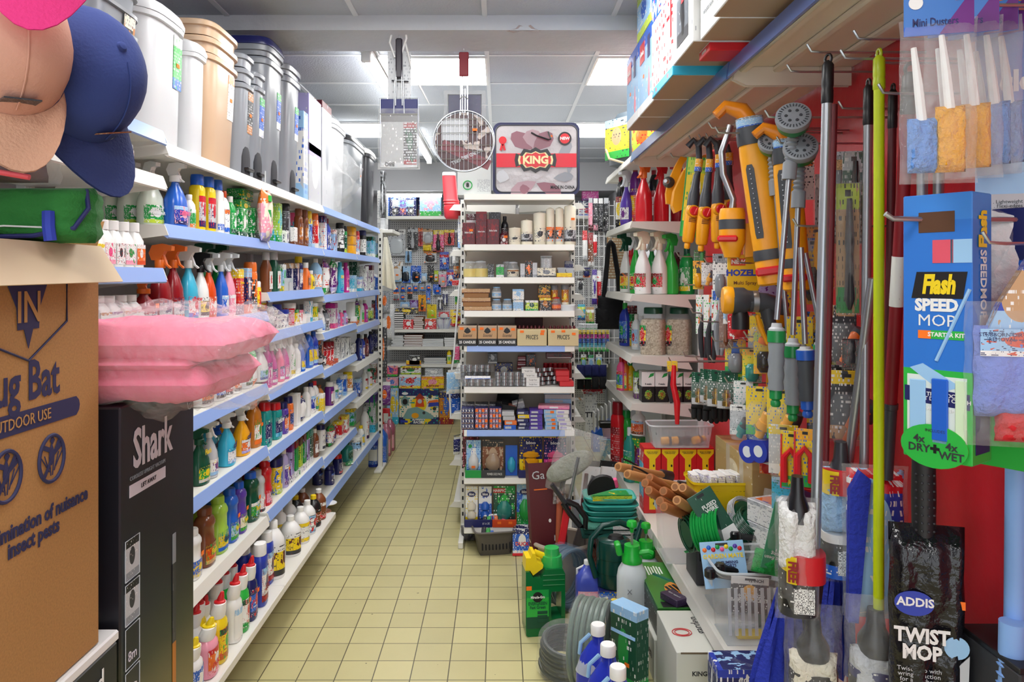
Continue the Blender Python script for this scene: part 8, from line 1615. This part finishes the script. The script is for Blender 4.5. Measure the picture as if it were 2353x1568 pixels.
mopcarton('blue and green mop starter kit carton hung by its slot on a steel hook', 2175, 1052, 1.50); mopcarton('second mop starter kit carton mostly hidden behind the first', 2300, 1058, 1.50+.0, False) if 0 else None
t = hang('mop_carton', 'second blue and green mop carton half hidden behind the first', 'box', 2295, 1064, 1.56, (0, 0, math.radians(-54)), 'blue and green mop cartons'); ob('carton', box(.125, .085, .52, .002), PR('b', 'gg', 'n', None, 'b', lz=.2, amt=.0), t); ob('navy_panel', box(.001, .06, .10, 0), M('n'), t, (.0635, 0, .02))
ob('peg', tube([(-.40, 0, .012), (-.385, 0, .002), (-.3, 0, 0), (-.009, 0, 0)], .0055, 8), METAL(), rb, (0, 1.50-2.4, at(2100, 505, 1.5).z))
def duster(l, px, py, Y, rz, full):
    t = hang('duster_pack', l, 'duster pack', px, py, Y, (0, 0, rz), 'bagged mini dusters'); 
    for x, col, hh in ((-.026, 'lb', .10), (.02, 'yo', .12)) if px < 2250 else ((-.024, 'yo', .10), (.02, 'lb', .12)): d = ob('duster_head', pillow(.05, .03, hh, int(px+x*999), flat=.2), M(col if col == 'yo' else hx('6a9ae0'), .95, bump=.8, bs=90), t, (x, 0, .012)); ob('handle', tube([(0, 0, hh-.005), (-.006, 0, hh+.06), (-.014, 0, hh+.13)], [.009, .008, .005], 8), M('w', .4), d)
    ob('header_card', box(.115, .003, .085, .001), PR(hx('3f7ac8'), 'b', 'b', None, 'b', amt=0), t, (0, -.004, .262)); ob('purple_corner', prism([(.0, 0), (.056, 0), (.056, .08)], .001, 'xz'), M('pu'), t, (.001, -.006, .263)); ob('round_logo', lathe(((1, 0), (1, 1)), .024, .024, .001, 2, 20), M('w'), t, (-.038, -.006, .322), (math.pi/2, 0, 0)); text(t, 'Mini Dusters', .021, M('n'), (-.006, -.0066, .285), width=.098, bold=.01); sticker(t, (.038, -.006, .322), .022, .018); ob('film_bag', pillow(.128, .05, .30, int(px), wr=.06), film('w', .3), t, (0, 0, -.008)); return t
for i, (px, py, Y) in enumerate(((2155, 412, 1.38), (2212, 402, 1.42), (2258, 395, 1.46), (2292, 392, 1.49))): duster(f'clear bag of blue and yellow mini dusters, {ORD[i]} from left', px, py, Y, -.25-.2*i, True)
cl = hang('cloth_refill', 'blue card of white cloth refill at the right edge', 'pack', 2352, 720, 1.52, (0, 0, -.35)); ob('cloth', pillow(.18, .06, .215, 67, flat=.2), M('w', .95, bump=.7, bs=50), cl); ob('card', box(.19, .004, .42, .002), PR('b', 'lb', 'b', None, 'lb', lz=.28, hz=.99, amt=0), cl, (.01, -.004, .21)); ob('info_strip', box(.19, .001, .04, 0), M('lgy'), cl, (.01, -.0066, .20)); text(cl, 'cloth', .058, M('w'), (.01, -.0075, .465), bold=.04, sx=.9); text(cl, '. Lightweight  . Super-absorbent\n. Flexi-edges clean into corners', .010, M('ch'), (.01, -.0076, .22)); ob('film_bag', pillow(.21, .07, .23, 68), film('w', .25), cl, (0, 0, -.01))
mt = hang('cleaning_mitt', 'blue microfibre mitt in printed clear bag at the right edge', 'mitt', 2335, 1010, 1.40, (0, .0, -.3)); ob('mitt', pillow(.14, .05, .17, 69, flat=.2), M(hx('7a8fe0'), .95, bump=.5, bs=90), mt, (0, 0, .04)); ob('printed_bag', prism([(-.06, .17), (.06, .17), (.065, .34), (.02, .34), (-.03, .25)], .03, 'xz'), PR('rb', 'lb', 'rb', 'tn', 'w', lz=.4, amt=.42, rad=.25), mt); ob('picture_strip', box(.13, .002, .05, 0), PR('lb', 'w', 'lb', 'do', 'n', amt=.42), mt, (0, -.026, .155)); ob('red_contents', pillow(.09, .05, .06, 70), M('r', .8, bump=.6), mt, (.01, 0, -.005)); ob('film_bag', pillow(.17, .07, .27, 77), film('w', .25), mt, (0, 0, -.015)); text(mt, 'STUBBORN DIRT\nREMOVAL', .010, M('n'), (-.03, -.0275, .19))
for a in ((2140, 20, 1.45), (2230, 12, 1.42), (2320, 8, 1.52), (2310, 560, 1.40)): peg(*a)
# ======================= FLOOR GOODS BY THE RIGHT SHELF =======================
bt = thing('plastic_bucket', 'large beige round bucket on the floor before the candle unit', 'bucket', (at(1292, 1300, 3.95).x, 3.97, .0008)); BEI = plastic(hx('b8aa98'), .45)
ob('body', lathe(((.80, 0), (.82, .02), (.96, .9), (.97, 1)), .32, .32, .225, 2, 36, cap=False), BEI, bt); ob('floor', lathe(((1, 0), (1, 1)), .255, .255, .006, 2, 30), BEI, bt, (0, 0, .002)); ob('rim', tube([(math.cos(q*math.pi/18)*.163, math.sin(q*math.pi/18)*.163, .225) for q in range(36)], .011, 8, True), plastic(hx('c6b9a8'), .4), bt); ob('side_handle', tube([(.165, -.02, .2), (.19, 0, .16), (.178, .02, .1)], .008, 8), M('ch'), bt)
def inb(name, l, cat, px, py, Y, rot=(0, 0, 0), grp=None): return thing(name, l, cat, tuple(at(px, py, Y)), rot=rot, group=grp)
t = inb('display_card', 'folded maroon display carton standing in the beige bucket', 'carton', 1268, 1245, 3.93, (0, -.05, .12)); t.location.z = .0095; MRN = M(hx('5c1e26'), .45)
ob('panel', mk(None, [(x, y, z) for z in (0, .25, .64) for x, y in ((-.10, .05+.02*(z > .3)), (-.098, -.03), (.085-.02*(z < .1), -.045), (.088, .04))]+[], [(i+4*j, (i+1)+4*j, (i+1)+4*(j+1), i+4*(j+1)) for j in (0, 1) for i in (0, 1, 2)], smooth=False), MRN, t); ob('orange_line', box(.09, .001, .006, 0), M('o'), t, (-.03, -.037, .50)); text(t, 'Ga', .06, M('lgy'), (-.05, -.0385, .575)); ob('tag', box(.045, .001, .03, 0), PR('w', ink='bk', amt=.5), t, (.04, -.043, .235)); ob('hole', lathe(((1, 0), (1, 1)), .014, .02, .001, 2, 10), M('w'), t, (-.0, -.039, .34), (math.pi/2, 0, 0))
t = inb('lambswool_duster', 'grey green flat headed duster wrapped in clear film above the bucket', 'duster', 1280, 1240, 3.86, (0, .03, 0)); t.location.z = .012; ob('handle', lathe(((.9, 0), (1, .05), (1, .95), (.9, 1)), .032, .03, .50, 2, 14), M(hx('b45a3c'), .5), t); ob('head', lathe(((.5, 0), (.9, .2), (1, .5), (.9, .8), (.5, 1)), .26, .115, .03, 2.2, 26), M(hx('86887a'), .9, bump=.5), t, (.045, -.03, .63), (math.radians(62), -.52, 0)); ob('neck', tube([(0, 0, .49), (.02, 0, .56), (.04, 0, .63)], .012, 8), M('ch'), t); ob('film_bag', pillow(.24, .11, .33, 51, wr=.12), film('w', .35), t, (.035, -.02, .49), (0, .25, 0)); ob('gathered_film', pillow(.07, .06, .09, 52, wr=.2), film('w', .6), t, (0, 0, .43))
t = inb('red_tool', 'bright red square handled tool leaning out of the bucket', 'tool', 1283, 1282, 3.74, (0, .17, 0)); t.location.z = .20; ob('handle', box(.034, .03, .27, .004), plastic('r'), t); ob('shaft', tube([(0, 0, .26), (.005, 0, .36), (.012, .0, .52)], .008, 8), METAL(), t); ob('end_plug', box(.028, .024, .004, .001), M('dr'), t, (0, 0, -.003))
t = inb('hand_tool', 'black looped tool grip beside the red handle', 'tool', 1345, 1215, 3.72, (0, -.35, 0)); ob('grip', tube([(0, 0, 0), (.02, 0, .05), (-.0, 0, .12), (-.04, 0, .16), (-.06, 0, .15), (-.045, 0, .09), (-.02, 0, .02)], .014, 10, True), M('bk', .4), t); ob('shaft', tube([(-.05, 0, .15), (-.08, 0, .26)], .012, 8), M('ch', .3), t)
t = inb('trowel', 'dark maroon handled trowel standing in the bucket', 'trowel', 1325, 1225, 4.05, (0, .10, 0)); t.location.z = .02; ob('blade', lathe(((.2, 0), (.8, .2), (1, .6), (.4, 1)), .07, .02, .26, 2, 14), METAL(), t); ob('handle', lathe(((.8, 0), (1, .3), (.7, 1)), .03, .03, .2, 2, 12), MRN, t, (0, 0, .33)); ob('neck', tube([(0, 0, .25), (0, 0, .34)], .006, 8), METAL(), t)
t = thing('carton', 'plain grey carton under the two white tool cards', 'box', (.545, 4.27, .0008)); ob('carton', box(.26, .12, .325, .002), M('gy', .6), t); ob('tape', box(.04, .121, .001, 0), M('tn'), t, (0, 0, .325))
for i, px in enumerate((1352, 1390)): t = inb('tool_card', f'white tool card with black top, {("left", "right")[i]} one, behind the teal trays', 'card', px, 1160, 4.2+.03*i, (-.1, .12, .1), 'white tool cards'); ob('card', box(.10, .006, .24, .001), PR('w', 'w', 'bk', None, 'gy', lz=.1, hz=.87, amt=.3), t); ob('tool', tube([(0, -.012, .02), (-.005, -.014, .10), (.01, -.012, .16)], .012, 8), plastic('ch'), t)
t = inb('scoop', 'black half round scoop above the teal trays', 'scoop', 1385, 1128, 3.7, (.3, -.25, 0)); ob('scoop', prism([(math.cos(a)*.075, math.sin(a)*.085) for a in [math.pi*k/12 for k in range(13)]], .02, 'xz'), plastic('bk', .5), t); ob('pink_tab', box(.02, .022, .05, .004), plastic('hp'), t, (.07, 0, .0))
stk_ = thing('red_carton', 'red and white carton stack base under the teal trays', 'carton', (.575, 3.93, .0008)); ob('carton', box(.15, .24, .28, .002), PR('r', 'r', 'w', None, 'w', amt=.42), stk_); ob('tape', box(.04, .242, .001, 0), M('tn'), stk_, (0, 0, .28))
z = .283
for k in range(7):
    teal = k > 2; hh = .022 if not teal else .026; t = thing('kneeler_pad' if not teal else 'plastic_tray', f'{"dark green foam kneeler" if not teal else "glossy teal tray"}, {ORD[k]} up in the stack on the red carton', 'pad' if not teal else 'tray', (.565+.006*(k % 2), 3.90-.01*(k % 3), z), .03*(k % 3-1), group='dark green kneeler pads' if not teal else 'teal trays')
    if not teal: ob('pad', box(.29, .20, hh, .01), M(hx('1c5a50') if k < 2 else hx('5fa894'), .8, bump=.3, bs=160), t); ob('label', box(.10, .001, hh*.8, 0), PR('w', ink='gy'), t, (.05, -.1005, .002))
    else: ob('tray', lathe(((.86, 0), (.9, .1), (1, .9), (1.0, 1)), .26, .19, hh, 5, 30), plastic(hx('35a398') if k < 6 else hx('5ec4b4'), .25), t); ob('rim', tube([(x, y, hh) for x, y in ring(30, .132, .097, 5)], .004, 6, True), plastic(hx('45b4a8'), .25), t)
    z += hh+.0045
t = thing('printed_leaflet', 'green printed card lying on the topmost teal tray', 'card', (.565, 3.89, z), .05); ob('card', box(.2, .12, .002, 0), PR('lm', 'w', 'g', 'y', 'dg'), t); ob('front_flap', box(.2, .002, .03, 0), PR('lm', 'y', 'g', None, 'dg'), t, (0, -.085, -.01))
base = thing('carton', 'blue and white carton under the watering can', 'box', (.537, 3.56, .0008)); ob('carton', box(.15, .16, .15, .002), PR('rb', 'lb', 'b', 'w', 'y'), base); ob('lid', box(.152, .162, .004, .001), M('n'), base, (0, 0, .15))
wc = thing('watering_can', 'dark green watering can with arched handle on the blue carton', 'watering can', (.537, 3.56, .1562)); DG = plastic(hx('0c3f38'), .25)
ob('body', lathe(((.96, 0), (1, .02), (.98, .3), (1.01, .31), (.98, .6), (1.01, .61), (.98, .9), (.94, .96), (.7, 1)), .16, .16, .22, 2, 30), DG, wc); ob('opening', lathe(((1, 0), (.7, 1)), .085, .07, .02, 2, 24), M('bk', .6), wc, (.01, -.01, .214)); ob('handle', tube([(-.085, -.02, .04), (-.115, -.02, .14), (-.105, -.01, .22), (-.05, 0, .275), (.03, 0, .29), (.09, .02, .26)], .014, 10), DG, wc); ob('spout', tube([(.06, .04, .05), (.12, .09, .16), (.16, .12, .26)], [.022, .016, .012], 10), DG, wc)
for i, (px, py, bx_, Y, h, z0) in enumerate(((1452, 1185, 1452, 3.30, .43, .10), (1492, 1245, 1484, 3.62, .36, .05))):
    b = thing('carton', f'green printed carton under the {("left", "right")[i]} pressure sprayer', 'box', ((bx_-CX)*Y/F, Y, .0008), 0, group='cartons under the sprayers'); ob('carton', box(.12, .12, z0-.004, .002), PR('dg', 'y', 'lb', 'w', 'w'), b); ob('tape', box(.03, .122, .001, 0), M('tn'), b, (0, 0, z0-.004))
    t = thing('pressure_sprayer', f'white pressure sprayer with bright green pump, {("left taller", "right shorter")[i]} one', 'sprayer', ((bx_-CX)*Y/F, Y, z0), .4*i, group='pressure sprayers'); GB = plastic(hx('22b83c'), .3)
    ob('tank', lathe(((.9, 0), (1, .03), (1, .72), (.9, .85), (.55, 1)), .13, .12, h*.62, 2.4, 26), plastic(hx('dfe6ea'), .35), t); ob('pump_head', lathe(((1, 0), (1.02, .3), (.8, .5), (.75, 1)), .088, .088, .075, 2, 20), GB, t, (0, 0, h*.60)); ob('trigger_arm', box(.026, .05, .055, .006), GB, t, (-.055, -.005, h*.68), (0, -.2, 0)); ob('nozzle', tube([(.03, -.01, h*.70), (.07, -.02, h*.72), (.085, -.02, h*.70)], .012, 8), GB, t); ob('pump_rod', tube([(0, 0, h*.78), (0, 0, h*.93)], .005, 8), METAL(), t); ob('pump_knob', lathe(((.3, 0), (.5, .4), (1, .55), (1, .85), (.8, 1)), .046, .046, .05, 2, 18), GB, t, (0, 0, h*.90))
    text(t, 'X', .03, M('gy'), (-.02, -.0615, h*.35))
jg = thing('lawn_feed_jug', 'dark green jug with yellow handle and clear green cap on the floor', 'jug', (at(1250, 1462, 3.37).x, 3.43, .0008), .12); GJ = plastic(hx('0b6a35'), .2); JW, JH = .178, .37
def out(pts): return [(x*JW, z*JH) for x, z in pts]
ob('body', join([(prism(out([(-.49, .02), (-.44, 0), (.44, 0), (.49, .03), (.5, .22), (.16, .20), (.14, .24), (.14, .50), (-.5, .60), (-.5, .1)]), .12, 'xz'), T()), (prism(out([(.14, .5), (.16, .53), (.40, .53), (.40, .22), (.5, .22), (.5, .74), (.44, .80), (.0, .80), (-.12, .70), (-.3, .70), (-.4, .78), (-.5, .78), (-.5, .6)]), .12, 'xz'), T())], ang=30), GJ, jg)
for q in (.60, .66, .72): ob('rib', box(JW*.56, .124, .006, .002), GJ, jg, (JW*.21, 0, JH*q))
ob('yellow_top', join([(prism(out([(-.5, .78), (-.38, .78), (-.30, .72), (-.06, .80), (-.04, .84), (-.2, .88), (-.24, .98), (-.32, .985), (-.36, .93), (-.48, .93)]), .09, 'xz'), T()), (tube([(-JW*.24, 0, JH*.96), (0, 0, JH*.91), (JW*.2, 0, JH*.865)], .014, 10), T())]), plastic('y', .3), jg); ob('clear_cap', lathe(((1, 0), (1.02, .06), (.9, .6), (.72, .62), (.66, 1)), .10, .10, .085, 2, 22), M(hx('35c060'), .08, 0, .8), jg, (JW*.22, 0, JH*.78)); ob('label', box(JW*.56, .001, JH*.46, 0), PR('gg', 'dg', 'g', None, 'dg', lz=.3, hz=.8, amt=.1), jg, (-JW*.2, -.0606, JH*.10)); ob('round_logo', lathe(((1, 0), (1, 1)), .046, .046, .001, 2, 24), M('bk'), jg, (-JW*.2, -.0615, JH*.475), (math.pi/2, 0, 0)); text(jg, 'Miracle-Gro', .016, M('w'), (-JW*.2, -.0632, JH*.475), bold=.03, sx=.8); text(jg, 'EVERGREEN\nFast Green', .020, M('dg'), (-JW*.2, -.0622, JH*.375), sx=.8, bold=.02)
for q in range(3): ob('dark_tag', box(.045, .001, .014, .002), M('dg'), jg, (-JW*.08, -.0615, JH*(.27-.05*q)))
sticker(jg, (-JW*.42, -.061, JH*.56), .024, .018)
def hose(l, loc, R, r, n, rot, col, wrap):
    t = thing('hose_coil', l, 'hose', loc, rot=rot, group='wrapped hose coils'); pts = [(math.cos(a)*(R-.004*(q//24 % 2)), math.sin(a)*(R-.004*(q//24 % 2)), r*2*q/24-n*r) for q in range(24*n) for a in [q*math.pi/12]]
    ob('hose', tube(pts, r, 8), plastic(col, .3), t); ob('film_wrap', lathe(((.92, 0), (1, .08), (1, .92), (.92, 1)), R*2+.04, R*2+.04, n*r*2+.02, 2, 30), film(wrap, .22), t, (0, 0, -n*r-.01)); ob('label', box(.05, .001, .09, 0), PR('w', ink='bk', amt=.5), t, (0, -R-.021, -.03)); return t
hose('grey blue hose coil standing behind the green jug', (at(1300, 1390, 3.62).x, 3.66, .155), .13, .010, 5, (math.pi/2, 0, .75), hx('5a6a74'), 'lb'); hose('black hose coil lying low beside the green jug', (at(1302, 1440, 3.05).x, 3.05, .085), .10, .011, 6, (.25, 0, .3), hx('2a3634'), 'w'); hose('clear wrapped green hose coil standing nearest the camera', (.365, 2.93, .187), .155, .011, 6, (math.pi/2, 0, 1.2), hx('5f756a'), 'w')
j = jerry('clear jerrycan of violet blue liquid behind the hose coils', 1352, 1296, 1425, .115, .09, hx('4a58c0'), 'w')
for i, (px, py, Y) in enumerate(((1374, 1437, 2.62), (1397, 1482, 2.44), (1420, 1532, 2.27))):
    X = (px-CX)*Y/F; h = H-(py-CY)*Y/F; t = thing('screenwash_bottle', f'clear bottle of blue screen wash with white cap, {ORD[i]} from the back', 'bottle', (X, Y, .0008), -.5, group='blue screen wash bottles'); ob('body', lathe(((.9, 0), (1, .02), (1, .62), (.8, .78), (.4, .90), (.26, .93), (.26, 1)), .15, .12, h*.93, 2.6, 26), plastic(hx('2c3cc0'), .1), t); ob('clear_shoulder', lathe(((1, 0), (.82, .5), (.45, 1)), .152, .122, h*.2, 2.6, 24), M('cl', .08, 0, .55), t, (0, 0, h*.60)); ob('cap', lathe(((1, 0), (1, .9), (.9, 1)), .05, .05, .035, 2, 18), plastic('w'), t, (0, 0, h*.92)); ob('carry_strap', tube([(-.03, 0, h*.9), (-.06, -.01, h*.82), (-.065, -.01, h*.72)], .007, 8), plastic('lb'), t); text(t, 'H', .06, M('w'), (-.03, -.0615, h*.42), bold=.03)
t = thing('seed_box', 'tall green garden box with pale blue torn top beside the white cartons', 'box', (.49, 2.85, .0008), -.9); ob('carton', box(.13, .07, .365, .002), PR('dg', 'g', 'lb', 'g', 'w', lz=.3, hz=.9, amt=.38), t); ob('torn_flap', box(.12, .002, .10, 0), M('lb', .5), t, (0, -.037, .26), (-.25, 0, 0)); sticker(t, (.02, -.036, .15))
t = thing('yellow_cap_bottle', 'small yellow capped bottle between the screen wash and cartons', 'bottle', (.475, 3.12, .0008)); k_bottle(t, .07, .06, .27, 'n', 'y', labm('n/y/n//w')); 
for k in range(2): t = thing('battery_carton', f'black and green carton by the screen wash, {("lower", "upper")[k]} one', 'box', (.53, 3.02, .0008+.13*k), -.3); ob('carton', box(.11, .06, .128, .002), PR('bk', 'dg', 'bk', None, 'lm', amt=.4), t); ob('barcode_panel', box(.045, .001, .035, 0), PR('w', ink='bk', amt=.5), t, (.01, -.031, .02))
def wcart(l, x0, x1, y0, y1, h, rz=0):
    t = thing('garden_carton', l, 'box', ((x0+x1)/2, (y0+y1)/2, .0008), rz, group='white printed garden cartons'); ob('carton', box(x1-x0, y1-y0, h, .002), M(hx('d6d6cc'), .65), t); return t, x1-x0, y1-y0
t, w, d = wcart('white garden carton under the green strimmer box', .61, .85, 2.98, 3.44, .17); text(t, 'garden', .06, M('ch'), (-w/2-.0008, -.1, .09), (math.pi/2, math.pi/2*0, -math.pi/2)); ob('tree_logo', lathe(((.4, 0), (1, .5), (.3, 1)), .04, .001, .05, 2, 12), M('ch'), t, (-w/2-.0006, .0, .10), (0, 0, math.pi/2)); ob('blue_stamp', tube([(0, math.cos(q*math.pi/8)*.02, math.sin(q*math.pi/8)*.02) for q in range(16)], .002, 5, True), M('b'), t, (-w/2-.001, .1, .09))
t, w, d = wcart('nearest white garden carton with red stamp on its lid', .614, .90, 2.62, 2.95, .30); text(t, 'KINGFISHER', .022, M('ch'), (-.03, -d/2-.0008, .225), bold=.03); text(t, 'garden', .065, M('ch'), (-.02, -d/2-.0008, .175)); text(t, 'garden', .05, M('ch'), (-.02, .04, .3008), (0, 0, math.pi/2)); ob('red_stamp', join([(tube([(math.cos(q*math.pi/12)*a, math.sin(q*math.pi/12)*a*.85, 0) for q in range(24)], .0014, 5, True), T()) for a in (.035, .026)]), M('r'), t, (-.09, -.02, .302)); ob('tree_logo', lathe(((.5, 0), (1, .3), (.9, .6), (.2, 1)), .045, .001, .05, 2, 12), M('ch'), t, (.02, .07, .3012), (math.pi/2, 0, 0)); ob('torn_edge', box(w*.9, .003, .006, .001), M(hx('6a5a48')), t, (0, -d/2-.001, .294)); ob('tree_logo', lathe(((.5, 0), (1, .3), (.9, .6), (.2, 1)), .05, .001, .05, 2, 12), M('ch'), t, (.05, -d/2-.0006, .22))
t = thing('strimmer_carton', 'dark green strimmer carton with orange disc picture lying on the white carton', 'box', (.795, 3.215, .174), .0); ob('carton', box(.34, .48, .125, .002), PR(hx('2a6a28'), 'dg', hx('3a8030'), None, hx('3f8434'), lz=.0, hz=.99, amt=.38), t); ob('side_print', box(.001, .46, .11, 0), PR('bk', 'bk', 'dg', None, 'lgy', amt=.35), t, (-.171, 0, .006)); ob('orange_disc', lathe(((1, 0), (1, 1)), .11, .15, .0012, 2, 28), M(hx('e8963a')), t, (-.05, -.06, .125)); ob('disc_bars', join([(box(.012, .09-.02*abs(q), .0008, 0), T(.02*q, 0, 0, 0, 0, .3)) for q in (-2, -1, 0, 1, 2)]), M('bk'), t, (-.05, -.06, .1264)); ob('tool_print', tube([(.03, 0, 0), (-.03, .08, 0), (-.06, .12, 0)], .010, 6), M(hx('1f6a55')), t, (-.06, -.02, .122)); ob('white_text', join([(box(.006, .10-.012*(q % 3), .0008, 0), T(.012*q, 0, 0)) for q in range(6)]), M('w'), t, (-.14, .14, .1252)); ob('black_corner', box(.30, .05, .001, 0), PR('bk', ink='gy', amt=.4), t, (0, -.21, .1252))
t = thing('spike_strip_box', 'small dark purple carton with white lettering on the strimmer carton', 'box', (.70, 3.03, .3006-.0), .5); ob('carton', box(.06, .10, .028, .002), PR(hx('3a2a48'), ink='lgy', amt=.3), t); text(t, 'prickle strip', .014, M('lgy'), (0, 0, .0288), (0, 0, math.pi/2)); ob('spike_picture', box(.001, .08, .022, 0), PR(hx('4a3a5a'), ink='w', amt=.5), t, (.0306, 0, .005))
t = thing('hanger_carton', 'navy and white carton with green picture low at the front of the shelf', 'box', (.765, 2.41, .0008), .0); ob('carton', box(.17, .12, .38, .002), PR('n', 'lm', 'rb', 'w', 'w', lz=.75, hz=.93, rad=0), t); text(t, 'COMPACT', .022, M('w'), (.03, -.0615, .345), bold=.03); ob('oval_badge', lathe(((1, 0), (1, 1)), .07, .05, .001, 2, 24), M('lb'), t, (-.03, -.0606, .31), (math.pi/2, 0, 0)); ob('lid_print', box(.14, .12, .001, 0), PR('rb', 'b', 'n', 'lb', 'w'), t, (0, 0, .38)); sticker(t, (.03, -.0615, .29))
# ======================= LETTERING TO MESH =======================
_dg = bpy.context.evaluated_depsgraph_get(); _tm = {}
for o in [o for o in S.objects if o.type == 'FONT']:
    if o.data not in _tm: _tm[o.data] = bpy.data.meshes.new_from_object(o.evaluated_get(_dg))
    me = _tm[o.data]; q = bpy.data.objects.new('tmp', me); COL.objects.link(q); q.parent = o.parent
    q.location = o.location; q.rotation_euler = o.rotation_euler; q.scale = o.scale
    for k in o.keys(): q[k] = o[k]
    nm = o.name.split('.')[0]; bpy.data.objects.remove(o); q.name = nm
